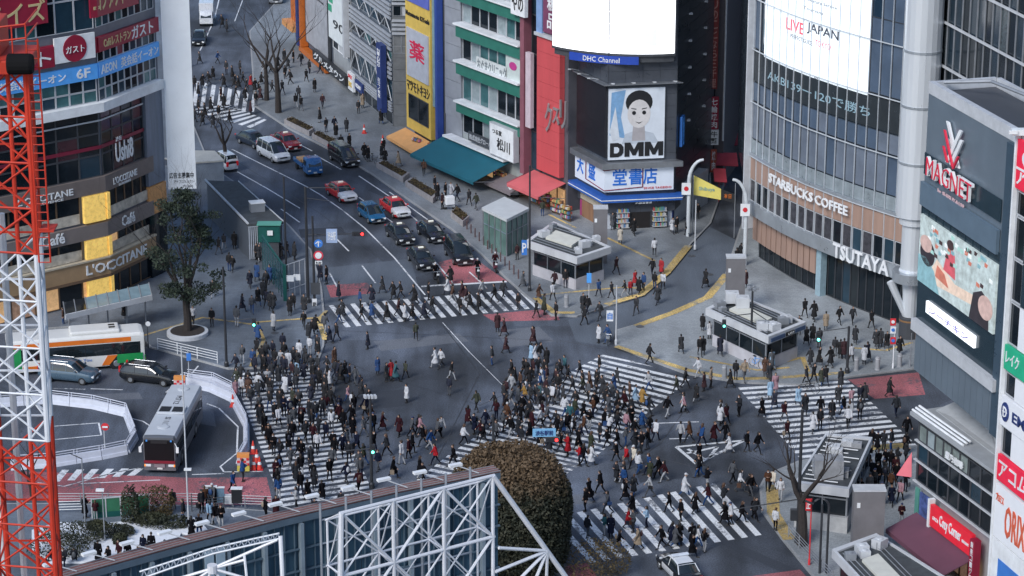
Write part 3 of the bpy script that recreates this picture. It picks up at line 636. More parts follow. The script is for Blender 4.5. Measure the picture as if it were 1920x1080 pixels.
q=MB(); q.strip(SP,.1,su-.1,zb-.6,zb-.02,-1.2,-.15); q.build("screen_base",DGREY,t)
# poster facets
q=MB(); r=(.1,U1-.05,z1(300)+.2,z1(160)); q.strip(DP,*r,.05,.25); q.build("billboard",mat("panel_black",(.015,.015,.02),.35),t)
pr=(U1+.02,U1+W2*.82,z1(299),z1(166))
q=MB(); q.strip(DP,*pr,.06,.28); s=q.build("billboard",mat("poster_pale",(.68,.74,.82),.45,0,.1,.7),t); s["label"]="pale blue poster with heavy black letters"
wd,hg=pr[1]-pr[0],pr[3]-pr[2]
def pshape(pts,off,m,nm="poster_print"):
    q=MB(); n=len(pts); k=[tuple(DP.at(pr[0]+wd*x,off,pr[2]+hg*y)) for x,y in pts]+[tuple(DP.at(pr[0]+wd*x,off-.02,pr[2]+hg*y)) for x,y in pts]
    q.add(k,[tuple(range(n)),tuple(range(2*n-1,n-1,-1))]); e=q.build(nm,m,t); e.parent=s
sb=mat("sketch_blue",(.2,.38,.62),.5,0,.2,2); skn=mat("poster_skin",(.66,.64,.64),.5); 
pshape([(.05,.95),(.3,.98),(.22,.6),(.3,.3),(.02,.35)],.29,sb); pshape([(.02,.4),(.12,.75),(.2,.3),(.08,.26)],.3,mat("sketch_white",(.65,.7,.76),.5))
# plain generic figure silhouette standing in for the artwork
oval=lambda cx_,cy_,rx,ry,n=20,a0=0,a1=2*math.pi:[(cx_+rx*math.cos(a0+(a1-a0)*i/n),cy_+ry*math.sin(a0+(a1-a0)*i/n)) for i in range(n)]
pshape([(.42,.26),(.66,.26),(.64,.5),(.44,.5)],.292,mat("poster_neck",(.42,.4,.42),.5)); pshape([(.24,.22),(.9,.22),(.8,.36),(.62,.4),(.46,.4),(.3,.36)],.291,mat("poster_shirt",(.5,.56,.64),.5))
pshape(oval(.54,.8,.24,.17),.296,BLACK); pshape(oval(.54,.64,.205,.2),.3,skn)
for s_ in (-1,1): pshape(oval(.54+s_*.09,.655,.035,.028),.32,BLACK); pshape([(.54+s_*.05,.70),(.54+s_*.14,.715),(.54+s_*.14,.725),(.54+s_*.05,.713)],.32,BLACK)
pshape([(.47,.535),(.54,.515),(.61,.535),(.54,.5)],.32,BLACK); pshape([(.535,.6),(.55,.58),(.56,.585)],.32,MATS['poster_neck'])
MG=[(0,0),(0,1),(.3,1),(.5,.5),(.7,1),(1,1),(1,0),(.74,0),(.74,.5),(.58,.08),(.42,.08),(.26,.5),(.26,0)]; DG=[(0,0),(0,1),(.6,1),(.85,.9),(1,.7),(1,.3),(.85,.1),(.6,0)]; DH=[(.3,.28),(.3,.72),(.55,.72),(.68,.6),(.68,.4),(.55,.28)]
for G_,x0,x1,o_,m_ in ((DG,.03,.27,.33,BLACK),(DH,.03,.27,.345,MATS["poster_pale"]),(MG,.29,.63,.33,BLACK),(MG,.65,.98,.33,BLACK)): pshape([(x0+(x1-x0)*x,.04+.2*y) for x,y in G_],o_,m_,"lettering")
q=MB(); q.strip(DP,0,U2,z1(160)+.1,z1(160)+.2,.1,.7); q.build("billboard_frame",STEEL,t); q=MB(); q.strip(DP,0,U2,z1(302)-.6,z1(302)-.05,.05,.9); q.build("billboard_frame",STEEL,t)
for i in range(7): 
    if i==0: q=MB()
    u=lerp(.3,U2-.4,i/6); q.tube(DP.at(u,.1,z1(160)+.2),DP.at(u,1.1,z1(160)+.45),.035,n=5); q.box(tuple(DP.at(u,1.15,z1(160)+.42)),(.3,.16,.1))
q.build("spotlight_row",LGREY,t)
SGN=mat("sign_bluewhite",(.62,.68,.78),.45,0,.06,emit=.08); sb2=mat("sign_text_blue",(.02,.16,.62),.45)
sr=(.25,U2-.25,z1(358),z1(306)); q=MB(); q.strip(DP,*sr,.1,.45); s=q.build("shop_sign",SGN,t)
hh=sr[3]-sr[2]
for ch,f in (("大",1096),("盛",1118),("堂",1160),("書",1190),("店",1217)):
    u=DP.uz(f,335)[0]; w=(sr[1]-sr[0])*.055
    q=MB(); q.text(DP,ch,(u-w,u+w,sr[2]+hh*.24,sr[2]+hh*.84),.46,0,.05); e=q.build("lettering",sb2,t); e.parent=s
q=MB(); ua,ub,uc=DP.uz(1107,335)[0],U1,DP.uz(1203,335)[0]
for (p0,p1) in (((ua,.9),(ub,.78)),((ub,.78),(uc,.9)),((uc,.9),(uc,.14)),((uc,.14),(ub,.06)),((ub,.06),(ua,.14)),((ua,.14),(ua,.9))):
    q.tube(DP.at(p0[0],.5,sr[2]+hh*p0[1]),DP.at(p1[0],.5,sr[2]+hh*p1[1]),.05,n=4)
e=q.build("sign_print",MAROON,t); e.parent=s
q=MB(); q.text(DP,"SINCE TAISEIDO",(uc+.1,sr[1]-.2,sr[2]+hh*.06,sr[2]+hh*.13),.46); e=q.build("lettering",RED,t); e.parent=s
q=MB(); zz=z1(376); q.strip(DP,-.3,U2+.4,zz,zz+.5,-.1,.9); q.build("fascia",mat("fascia_blue",(.03,.12,.45),.4),t); q=MB(); q.strip(DP,-.28,U2+.38,zz+.2,zz+.28,.91,.94); q.build("fascia_line",WHITE,t)
q=MB(); q.text(DP,"大盛堂書店",(U1+W2*.4,U1+W2*.64,zz-.25,zz-.02),.7,0,.02); q.build("lettering",WHITE,t)
# shop front
ug=mat("magenta_frame",(.4,.06,.2),.5); q=MB(); q.strip(DP,.5,U1-.6,.13,zz-.3,-.2,.0); q.build("door_surround",ug,t); q=MB(); q.strip(DP,1.0,U1-.9,.13,zz-1.2,.005,.05); q.build("shutter",WOOD,t)
q=MB(); q.strip(DP,.8,U1-.7,zz-1.1,zz-.5,.01,.12); q.build("shop_sign",CREAM,t)
q=MB(); q.strip(DP,U1+W2*.12,U1+W2*.9,.13,zz-.45,-.22,-.05); q.build("shop_window",mat("shop_interior",(.05,.055,.065),.3,0,.5,2),t)
q=MB(); q.strip(DP,U1+W2*.36,U1+W2*.64,.13,zz-.9,-.04,.02); q.build("doorway",mat("doorway_dark",(.02,.017,.017),.4),t)
rnd=random.Random(4); BKS=[mat("book%d"%i,c,.5) for i,c in enumerate([(.45,.1,.1),(.1,.2,.4),(.5,.5,.5),(.12,.3,.2),(.5,.4,.15),(.3,.35,.4)])]
for f0,f1 in ((.14,.33),(.67,.88)):
    q=MB()
    for lv in range(4):
        u=U1+W2*f0+.05
        while u<U1+W2*f1-.1:
            w=rnd.uniform(.06,.16); q.strip(DP,u,u+w,.35+lv*.5,.35+lv*.5+rnd.uniform(.25,.38),.06,.3,rnd.randrange(6)); u+=w+.01
        q.strip(DP,U1+W2*f0,U1+W2*f1,.3+lv*.5,.34+lv*.5,.0,.4,2)
    q.build("book_display",BKS,t)
q=MB(); r_=DP.R(1271,229,1284,285); q.strip(DP,U2+.9,U2+1.9,z1(285),z1(229),.1,.35); s=q.build("vertical_sign",BLUE,t); q=MB(); q.text(DP,"大盛堂書店ビル",(U2+1.15,U2+1.65,z1(283),z1(231)),.36,0,0,.02,vert=True); e=q.build("lettering",SK,t); e.parent=s
q=MB()
for i in range(6):
    for j in range(2):
        p=DP.at(lerp(U2,U3,.3+.4*j),.05,z1(250)+i*2.6); q.box((p.x,p.y-.2,p.z),(.35,.4,.18))
q.build("floodlight",LGREY,t)
# alley buildings between bookshop and glass tower
AP=Path([G(1336,345),G(1352,300)]); a0=G(1334,350)
t=building("alley_building","dark narrow building in the side street hung with tall red vertical signs","building",(a0.x,a0.y,0))
q=MB(); q.prism([(a0.x+.15,a0.y+.3),(a0.x+1.1,a0.y+.1),(a0.x+6,a0.y+18),(a0.x+.2,a0.y+18)],0,40); q.build("wall",mat("alley_wall",(.09,.08,.09),.6),t)
VP=Path([(a0.x-.1,a0.y-.9),(a0.x+3,a0.y-.9)])
zv=lambda y:zat(a0.x,a0.y-1,y)
def vsign(px0,px1,y0,y1,m,txt,tm,bold=.02):
    u0,u1=VP.uz(px0,(y0+y1)/2)[0],VP.uz(px1,(y0+y1)/2)[0]
    q=MB(); q.strip(VP,u0,u1,zv(y1),zv(y0),0,.25); s=q.build("vertical_sign",m,t); q=MB(); q.text(VP,txt,(u0+.12,u1-.12,zv(y1)+.1,zv(y0)-.1),.26,0,bold,.03,vert=True)
    if q.v: e=q.build("lettering",tm,t); e.parent=s
vsign(1331,1347,-40,166,mat("oxblood",(.2,.02,.02),.5),"クスリのことなら三千里",mat("salmon_text",(.5,.25,.22),.5)); vsign(1330,1347,181,242,SR,"七輪焼肉",WHITE,.04); vsign(1330,1347,243,271,WHITE,"牛繁",BLACK,.04); vsign(1332,1343,280,322,mat("rust_sign",(.35,.07,.04),.5),"焼肉",WHITE)
q=MB(); q.tube((a0.x-.25,a0.y-.8,0),(a0.x-.25,a0.y-.8,36),.07); q.tube((a0.x+.95,a0.y-.8,5),(a0.x+.95,a0.y-.8,36),.1); q.build("drainpipe",LGREY,t)
b0=G(1403,330); b0=Vector((b0.x+1,b0.y+10,0)); t=building("brick_building","pale pink brick building with grey windows behind the curved glass tower","building",(b0.x,b0.y,0))
XP=Path([(b0.x-2.6,b0.y+22),(b0.x+2.5,b0.y-6)]); body(t,XP,0,XP.u[1],zat(b0.x,b0.y,215),50,10,mat("pale_brick",(.4,.36,.37),.7,0,.2,1.5)); 
for i in range(6):
    z0=zat(b0.x,b0.y,196)+i*3.4; windows(t,XP,4,XP.u[1]-2,z0,z0+1.7,6,1,LGREY,(GLASSD,GLASSC,GLASSB))
    band(t,XP,0,XP.u[1],z0-.6,z0-.5,.0,.04,mat("brick_joint",(.25,.23,.24),.7))
band(t,XP,0,XP.u[1],zat(b0.x,b0.y,215)-.3,zat(b0.x,b0.y,215)+.1,.0,1.2,WHITE,"ledge"); body(t,XP,1,XP.u[1],0,zat(b0.x,b0.y,215)-.32,9,mat("alley_dark",(.05,.045,.05),.6),name="shop_front",off=-.5)
for k,(px,py,w) in enumerate(((1362,300,2.2),(1378,262,1.8),(1350,330,1.2))):
    c=G(px,py,3); q=MB(); q.slab([c+Vector((-w/2,-.8,-.3)),c+Vector((w/2,-1.1,-.3)),c+Vector((w/2,.9,.5)),c+Vector((-w/2,1.0,.5))],.08); q.tube(c+Vector((0,.9,-3)),c+Vector((0,.9,.4)),.05); 
    tag(q.build("street_canopy",mat("canopy_red",(.33,.04,.06),.6)),["red fabric canopy over the side street beside the tall red signs","faded red canopy deepest in the side street by the brick building","small red canopy low in the side street"][k],"canopy")
# ---------------------------------------------------------------- curved glass tower
QP=Path([G(1404,486),G(1432,505),G(1468,527),G(1508,548),G(1552,568),G(1600,588),G(1648,606),G(1692,622)])
qe=QP.at(QP.u[-1]); t=building("glass_tower","curved glass tower with white mullions, a giant screen and a wood clad cafe level","building",(qe.x,qe.y,0))
zq=lambda y:zat(qe.x,qe.y,y); QU=QP.u[-1]
pts=[QP.at(u,-.05) for u in QP.u]; q=MB(); q.prism([*pts,qe+Vector((2.2,4,0)),qe+Vector((2.2,26,0)),pts[0]+Vector((.6,22,0))],zq(528),50); q.build("tower_core",mat("core_blue",(.03,.05,.07),.25,0,.3,.5),t)
pts=[QP.at(u,-1.0) for u in QP.u]; q=MB(); q.prism([*pts,qe+Vector((1.5,3,0)),qe+Vector((1.5,24,0)),pts[0]+Vector((1.6,20,0))],0,zq(527)); q.build("ground_floor",mat("core_dark",(.02,.026,.03),.2),t)
# strata (pixel heights at the right-hand end)
ZB,ZT=zq(526),zq(502); Z1,Z2,Z3,Z4,Z5=zq(500),zq(470),zq(455),zq(411),zq(372)
metal=mat("beam_metal",(.42,.46,.5),.3,.5,.15,.6)
band(t,QP,0,QU,ZB,ZT,.05,.35,metal,"beam"); 
windows(t,QP,0,QU,ZT+.02,zq(458),18,1,LGREY,(GLASSD,mat("cafe_seats",(.06,.06,.07),.2,0,.6,2),GLASSB),wts=(5,4,1),one=True)
q=MB()
n=18
for i in range(n): q.strip(QP,QU*i/n+.015,QU*(i+1)/n-.015,zq(457),Z4,.05,.12)
q.build("wood_fascia",mat("wood_panel",(.36,.24,.19),.45,0,.22,1.2,streak=True),t)
band(t,QP,0,QU,Z4,Z4+.3,.05,.3,metal,"beam"); 
q=MB()
for i in range(n): q.strip(QP,QU*i/n+.012,QU*(i+1)/n-.012,Z4+.32,zq(378),.04,.08)
q.build("spandrel",mat("spandrel_pale",(.3,.35,.38),.3,.2,.3,1),t)
GT=mat("tower_glass",(.08,.115,.17),.1,0,.25,.25,spec=.6); GT2=mat("tower_glass_light",(.15,.18,.23),.14,0,.25,.3,spec=.8)  # pale blue of the reflections is put into these base colours
windows(t,QP,0,QU,zq(376),zq(302),18,1,DGREY,(GT2,GT,GT2),fw=.02,one=True); windows(t,QP,0,QU,zq(300),zq(262),18,1,DGREY,(GT,GT2,GT),fw=.02,one=True)
tk=mat("ticker_dark",(.03,.038,.045),.25,0,.15,.5)
q=MB(); q.strip(QP,0,QU,zq(260),zq(196),.03,.08); q.build("ticker_panel",tk,t)
tw=mat("ticker_text",(.25,.38,.45),.4,emit=.1); uu=QP.uz(1440,185)[0]; uv=QP.uz(1632,230)[0]
q=MB(); q.text(QP,"AKB139ー120で勝ち",(uu,uv,zq(243),zq(225)+.1),.085,0,.0,.02); q.build("lettering",tw,t)
windows(t,QP,0,QU,zq(194),52,18,5,DGREY,(GT,mat("tower_glass_deep",(.015,.035,.06),.1,0,.2,.3,spec=.9),GT),fw=.03,one=True)
s0,s1=QP.uz(1436,60)[0],QP.uz(1634,60)[0]; q=MB(); q.strip(QP,s0,s1,zq(202),zq(202)+16,.095,.11); s=q.build("giant_screen",mat("screen_cool",(.86,.93,.98),.4,0,0,emit=.3),t)
def qtext(x0,y0,x1,y1,body_,m,bold=0):
    a=QP.uz(x0,(y0+y1)/2)[0]; b=QP.uz(x1,(y0+y1)/2)[0]; c=QP.at((a+b)/2); za,zb_=zat(c.x,c.y,y1),zat(c.x,c.y,y0)
    q=MB(); q.text(QP,body_,(a,b,za,zb_),.112,0,bold,.01); e=q.build("screen_text",m,t); e.parent=s
cr=mat("screen_coral",(.85,.12,.16),.5,emit=.35); ck=mat("screen_ink",(.08,.09,.12),.5)
qtext(1476,38,1510,60,"LIVE",cr,.02); qtext(1515,50,1575,72,"JAPAN",ck,.02); qtext(1530,78,1560,90,"TOKYO",cr); qtext(1484,70,1526,78,"PERFECT GUIDE",ck); qtext(1484,-2,1572,6,"A Complimentary Service",ck); qtext(1508,16,1545,22,"Tourism",ck); qtext(1529,142,1536,150,"by",ck)
# mullions, horizontal rails
q=MB()
for i in range(19):
    u=max(.06,min(QU-.06,QU*i/18)); q.strip(QP,u-.02,u+.02,ZT,52,.12,.22)
q.build("mullion",mat("mullion_white",(.6,.64,.68),.4,.2),t)
q=MB()
for z in (zq(411),zq(302),zq(196),zq(93),zq(-10),zq(-115)): q.strip(QP,-.1,QU,z-.04,z+.04,.23,.32)
q.build("rail",MATS["mullion_white"],t)
q=MB(); q.strip(QP,-.15,.05,3,52,-.5,.75); q.build("edge_fin",LGREY,t)
# lower left wood slats and ground glazing
us=QU*.5; q=MB(); m_=12
for i in range(m_): q.strip(QP,us*i/m_+.03,us*(i+1)/m_-.12,zq(585)+.2,ZB-.1,-.9,-.3)
q.build("wood_slat",MATS["wood_panel"],t)
q=MB(); q.strip(QP,us+.1,us+.8,zq(620),ZB-.05,-.85,-.2); q.build("glass_fin",mat("ice_glass",(.3,.42,.48),.15,0,.2,2),t)
windows(t,QP,us+.9,QU-.2,.2,ZB-.02,10,1,DGREY,(GLASSD,MATS["core_dark"],GLASSB),wts=(6,5,1),off=-.98,fw=.05)
windows(t,QP,.3,us,.2,zq(585),11,1,DGREY,(GLASSD,MATS["core_dark"]),off=-.98,fw=.04)
for s_,x0,x1,yy0,yy1,o_,bo in (("STARBUCKS",1450,1532,.12,.8,.3,.05),("COFFEE",1537,1598,.12,.8,.3,.05)):
    a=QP.uz(x0,390)[0]; b=QP.uz(x1,405)[0]; q=MB(); q.text(QP,s_,(a,b,lerp(zq(457),Z4,.42),lerp(zq(457),Z4,.82)),.5,0,bo,.1); q.build("lettering",WHITE,t)
a=QP.uz(1570,500)[0]; b=QP.uz(1674,520)[0]; q=MB(); q.text(QP,"TSUTAYA",(a,b,ZB+.08,ZT+.25),.5,0,.05,.12); q.build("lettering",WHITE,t)
# main column
cpos=G(1703,634); q=MB(); CX,CY=cpos.x,cpos.y
zc2=lambda y:zat(CX,CY,y)
q=MB(); q.lathe((CX,CY,0),[(1.05,zc2(528)),(1.08,zc2(505)),(.98,zc2(503)),(.98,zc2(420)),(1.25,zc2(418)),(1.25,zc2(405)),(1.55,zc2(403)),(1.55,52)],20); q.build("column",mat("column_white",(.72,.76,.8),.3,.35,.08,.4,streak=True),t,smooth=False)
q=MB(); q.lathe((CX,CY,0),[(1.6,zc2(525)),(1.6,zc2(507))],24)
q.build("column_ring",metal,t)
for y in (302,196,93): q=MB(); q.lathe((CX,CY,0),[(1.6,zc2(y)-.1),(1.6,zc2(y)+.1)],20); q.build("column_ring",metal,t)
q=MB(); q.lathe((CX,CY,0),[(.62,zc2(592)),(.66,zc2(552)),(.75,zc2(530))],16)
for sgn in (-1,1): q.tube((CX+sgn*.4,CY-.2,zc2(590)),(CX+sgn*1.7,CY+.1,zc2(528)),.22,.35,8)
q.build("column_brace",MATS["column_white"],t); q=MB(); q.lathe((CX,CY,0),[(.85,.1),(.85,zc2(593))],20); q.build("column_base",DGREY,t); q=MB(); q.lathe((CX,CY,0),[(.87,zc2(600)),(.87,zc2(597))],20); q.tube((CX+.5,CY-.75,.2),(CX+.5,CY-.75,zc2(598)),.05,n=5); q.build("column_trim",mat("copper",(.4,.22,.1),.4,.5),t)
# ---------------------------------------------------------------- dark glass block behind
s0=Vector((CX+1.2,CY+2.2,0)); e0=s0+Vector((.2525,-1,0)).normalized()*34
GP=Path([s0,e0]); t=building("dark_glass_building","large dark glass office block with pale grid lines behind the cinema tower","building",(s0.x,s0.y,0))
body(t,GP,0,GP.u[1],0,52,25,GLASSD); q=MB(); g2=[GLASSD,mat("glass_navy",(.015,.03,.045),.12,0,.3,.5,spec=.8),mat("glass_dots",(.06,.08,.09),.2,0,.7,5)]
rnd=random.Random(3)
for i in range(24):
    for j in range(9):
        zz=20+3.6*j; q.strip(GP,34*i/24+.02,34*(i+1)/24-.02,zz+.02,zz+3.58,.01,.04,rnd.choices((0,1,2),(8,5,1))[0])
q.build("pane",g2,t); q=MB()
for i in range(25): q.strip(GP,max(.03,34*i/24)-.03,34*i/24+.03,18,52,.05,.16)
q.build("mullion",GREY,t); q=MB()
for j in range(10): q.strip(GP,0,34,19.9+3.6*j,20.08+3.6*j,.17,.32)
q.build("rail",LGREY,t)
# ---------------------------------------------------------------- screen building (grey-blue)
m0=G(1731,160,zat(31,165,160)); MX,MY=31.6,168.0
MX=(1726-960)/F_PX*(MY*cp-(20-HC)*sp)
dM=Vector((.28,-1,0)).normalized(); MPa=Path([Vector((MX,MY,0)),Vector((MX,MY,0))+dM*14.2]); 
t=building("screen_building","blue grey department store block with red and white logo letters and a large colour screen","building",(MX,MY,0))
zm=lambda y:zat(MX,MY,y); zt_,zb_=zm(152),zm(692); MM=mat("metal_bluegrey",(.19,.24,.29),.35,.35,.12,.35)
MU=MPa.u[1]
p=[MPa.at(0),MPa.at(MU),MPa.at(MU,-5),MPa.at(.0,-5)]
q=MB(); q.prism(p,zb_,zt_-.8); q.build("wall",MM,t)
q=MB(); q.strip(MPa,0,MU,zt_-.8,zt_,-.35,.05); q.strip(MPa,.35,MU,zt_-.8,zt_,-5.0,-4.7)
for u in (0,MU-.3): q.strip(MPa,u,u+.3,zt_-.8,zt_-.01,-4.7,-.35)
q.build("parapet",LGREY,t)
q=MB(); q.add([MPa.at(.4,-.6,zt_-.6),MPa.at(MU-.4,-.6,zt_-.6),MPa.at(MU-.4,-4.6,zt_-.6),MPa.at(.4,-4.6,zt_-.6)],[(0,1,2,3)]); q.build("roof",DGREY,t)
q=MB(); q.poly([MPa.at(.6,-.8,zt_),MPa.at(3,-3,zt_+.5),MPa.at(7,-4,zt_+.3),MPa.at(MU-.5,-1,zt_)],.12,6); q.build("roof_pipe",GREY,t)
def mz(u,y): 
    c=MPa.at(u); return zat(c.x,c.y,y)
uu=lambda x,y: MPa.uz(x,y)[0]
drk=mat("panel_navy",(.02,.04,.055),.2,0,.2,.5)
q=MB(); zA,zB_=mz(0,330),mz(0,268); q.strip(MPa,.05,MU*.82,zA+0.2,zB_-.6,.06,.1); q.build("dark_panel",drk,t)
q=MB(); q.strip(MPa,.05,MU*.82,zA-1.9,zA-.3,.06,.3); q.build("louvre",mat("louvre_blue",(.16,.23,.3),.35,.3,.1),t)
for i in range(10):
    if i==0: q=MB()
    q.strip(MPa,.1+i*1.13,.14+i*1.13,zA-4.2,zA-2.0,.06,.16)
q.build("fin",drk,t)
q=MB(); q.strip(MPa,.05,MU*.88,mz(0,600),mz(0,377),.06,.12); q.build("screen_surround",drk,t)
sc=(.35,MU*.84,mz(0,520),mz(0,397)); q=MB(); q.strip(MPa,*sc,.13,.3); s=q.build("video_screen",mat("screen_scene",(.4,.47,.47),.4,0,.6,1.6,emit=.35),t)
def sp_(pts,m,o=.32):
    q=MB(); k=len(pts); w,h=sc[1]-sc[0],sc[3]-sc[2]; q.add([tuple(MPa.at(sc[0]+w*x,o,sc[2]+h*y)) for x,y in pts]+[tuple(MPa.at(sc[0]+w*x,o-.02,sc[2]+h*y)) for x,y in pts],[tuple(range(k)),tuple(range(2*k-1,k-1,-1))]); e=q.build("screen_image",m,t); e.parent=s
def em(nm,c,e=.5): return mat(nm,tuple(v*.8 for v in c),.5,0,.35,2,emit=e*.6)
sp_([(0,.0),(.3,.0),(.22,.3),(.1,.42),(0,.4)],em("scr_teal",(.25,.45,.5))); sp_(oval(.12,.5,.1,.2),em("scr_black",(.06,.05,.06),.05)); sp_(oval(.1,.62,.08,.12),em("scr_pinkskin",(.6,.42,.38)),.34)
sp_([(.34,.42),(.5,.38),(.48,.72),(.44,.8),(.38,.72)],em("scr_red",(.65,.12,.15))); sp_(oval(.42,.84,.045,.07),em("scr_dark",(.1,.06,.06),.1),.34)
sp_([(.2,.1),(.72,.2),(.75,.36),(.5,.32),(.25,.5),(.18,.3)],em("scr_cream",(.8,.62,.5)),.31); sp_([(.24,.24),(.42,.2),(.36,.36),(.26,.42)],em("scr_brick",(.6,.2,.14)),.335)
sp_([(.7,.0),(.95,.0),(.93,.42),(.84,.5),(.74,.4)],MATS["scr_black"],.33); sp_(oval(.9,.3,.09,.17),MATS["scr_pinkskin"],.35)
for i in range(46): 
    x,y=rnd.uniform(.05,.95),rnd.uniform(.5,.96); sp_([(x,y),(x+rnd.uniform(.02,.05),y),(x+.04,y+.05),(x,y+.06)],[em("scr_mint",(.4,.65,.6)),MATS["scr_dark"],em("scr_white",(.85,.9,.9)),MATS["scr_teal"],MATS["scr_brick"]][i%5],.325)
q=MB(); q.strip(MPa,1.9,MU*.66,mz(0,560)-.3,mz(0,536)-.4,.13,.3); s2=q.build("caption_panel",EMW,t); q=MB(); q.text(MPa,"シーチキン",(2.4,MU*.6,mz(0,560)-.15,mz(0,536)-.6),.31,0,.03,.02); e=q.build("lettering",mat("lilac_text",(.3,.25,.6),.5),t); e.parent=s2
q=MB(); q.strip(MPa,.1,MU*.9,zb_+3.0,zb_+3.8,.02,.5); q.build("ledge",LGREY,t)
q=MB(); n=16
for i in range(n): q.strip(MPa,MU*i/n+.02,MU*(i+1)/n-.02,zb_+.02,zb_+2.95,.02,.07)
q.build("cladding",MM,t)
q=MB(); q.strip(MPa,MU*.86,MU-.02,zb_,zt_-.9,.08,.25); q.build("wing_wall",mat("wing_navy",(.06,.1,.14),.3,.2),t)
# logo and letters
la,lb=uu(1750,300),uu(1838,300)
q=MB(); q.text(MPa,"MAGNET",(la,lb,mz(0,300)-.7,mz(0,262)-.75),.3,0,.05,.18); q.build("lettering",WHITE,t); q=MB(); q.text(MPa,"MAGNET",(la+.03,lb-.03,mz(0,300)-.65,mz(0,262)-.8),.5,0,-.014,.04); q.build("lettering",mat("logo_red",(.7,.03,.07),.4),t)
lc=(la+lb)/2-.2; z0=mz(0,258)-.6
def stroke(x0,y0,x1,y1,w,m,o): 
    q=MB(); q.add([tuple(MPa.at(lc+a,o_,z0+b)) for o_ in (o,o+.12) for a,b in ((x0-w,y0),(x0+w,y0),(x1+w,y1),(x1-w,y1))],[(3,2,1,0),(4,5,6,7),(0,1,5,4),(1,2,6,5),(2,3,7,6),(3,0,4,7)]); q.build("logo_stroke",m,t)
for k,(x0,y0,x1,y1,m,o) in enumerate(((.9,0,-1.0,2.6,WHITE,.1),(.3,-.1,-.9,1.5,WHITE,.1),(-.5,0,1.3,2.6,WHITE,.24),(.1,0,1.5,2.0,WHITE,.24),(.6,0,-.85,2.1,MATS["logo_red"],.38),(-.2,.1,-.9,1.0,MATS["logo_red"],.38),(.7,-.1,1.4,.9,MATS["logo_red"],.38))): stroke(x0,y0,x1,y1,.2 if m is WHITE else .1,m,o)
q=MB(); q.text(MPa,"by SHIBUYA109",(la+1.4,lb-1.5,mz(0,318)-.9,mz(0,308)-.9),.2,0,.02); q.build("lettering",mat("pale_pink",(.65,.45,.48),.5),t)
# ---------------------------------------------------------------- cafe building, lower right
l0=G(1713,1014); dL=Vector((.36,-1,0)).normalized(); CPa=Path([l0+Vector((-.1,.1,0)),l0+dL*13])
t=building("cafe_building","low dark glass cafe building with a red bakery sign and wine coloured awning","building",(l0.x,l0.y,0))
zl=lambda y:zat(l0.x,l0.y,y); zr_=zl(772); cu=CPa.u[1]; zf=zl(900)
body(t,CPa,0,cu,zf,zr_-.3,7,DGREY); body(t,CPa,.4,cu,0,zf,6.5,mat("cafe_base",(.35,.36,.38),.5),name="shop_front",off=-.3)
q=MB(); q.strip(CPa,-.3,cu,zr_-.3,zr_-.05,-7.2,.5); q.build("roof",mat("roof_pale",(.34,.36,.38),.5,0,.15,1),t)
for i in range(3):
    if i==0: q=MB()
    q.tube(CPa.at(-.3,.3+.25*i*-1,zr_+.05+.1*i),CPa.at(6.6,.3-.25*i,zr_+.05+.1*i),.09,n=6)
q.build("roof_rail",WHITE,t)
q=MB(); a=CPa.at(.1,-.6,zr_-.05); q.slab([CPa.at(.2,-1.2,zr_),CPa.at(9,-.9,zr_),CPa.at(9.6,-3.6,zr_+.05),CPa.at(.3,-4.4,zr_+1.0)],.12); q.tube(CPa.at(.5,-4.3,zr_+1.05),CPa.at(9,-1.2,zr_+.2),.16); q.build("roof_canopy",mat("roof_pale2",(.42,.44,.46),.4),t)
q=MB(); q.prism([CPa.at(.8,-4.6),CPa.at(13,-2.2),CPa.at(13,-7),CPa.at(.8,-7)],zr_,zb_+.5); q.build("tapered_wall",drk,t)
lv=[zf,lerp(zf,zr_,.27),lerp(zf,zr_,.5),zr_-.55]
zlt=(zl(868),zl(840)); 
windows(t,CPa,.3,7.0,lerp(zf,zr_,.60),zr_-.75,6,1,DGREY,(mat("cafe_window",(.2,.24,.23),.15,0,.35,1),GLASSC,MATS["cafe_window"]),wts=(4,1,3))
windows(t,CPa,7.1,cu,lerp(zf,zr_,.60),zr_-.75,4,1,DGREY,(GLASSD,))
windows(t,CPa,.3,cu,lerp(zf,zr_,.32),lerp(zf,zr_,.58),9,1,DGREY,(GLASSD,GLASSD,GLASSB)); windows(t,CPa,.3,cu,zf+.1,lerp(zf,zr_,.3),9,1,DGREY,(GLASSD,GLASSD,GLASSB))
for f in (.0,.31,.59,.93): band(t,CPa,0,cu,lerp(zf,zr_,f)-.03,lerp(zf,zr_,f)+.06,.02,.22,LGREY)
q=MB(); q.text(CPa,"星乃珈琲",(4.3,6.6,lerp(zf,zr_,.66),lerp(zf,zr_,.76)),.2,0,.05,.1); q.build("lettering",WHITE,t)
ua=CPa.uz(1757,990)[0]; ub=CPa.uz(1836,1020)[0]
cz=CPa.at((ua+ub)/2); zs0,zs1=zat(cz.x,cz.y,1012),zat(cz.x,cz.y,972)
sR=mat("bakery_red",(.7,.02,.04),.45,emit=.12)
q=MB(); q.strip(CPa,ua,ub,zs0,zs1,.3,.6); s=q.build("shop_sign",sR,t); w=ub-ua; h=zs1-zs0
q=MB(); q.text(CPa,"Cozy Corner",(ua+w*.24,ua+w*.76,zs0+h*.2,zs0+h*.85),.61,0,.03,.04); e=q.build("lettering",WHITE,t); e.parent=s
q=MB(); q.text(CPa,"GINZA",(ua+w*.07,ua+w*.21,zs0+h*.4,zs0+h*.55),.61,0,.0,.04); e=q.build("lettering",WHITE,t); e.parent=s
q=MB(); q.text(CPa,"RESTAURANT",(ua+w*.79,ua+w*.95,zs0+h*.4,zs0+h*.52),.61,0,.0,.04); e=q.build("lettering",WHITE,t); e.parent=s
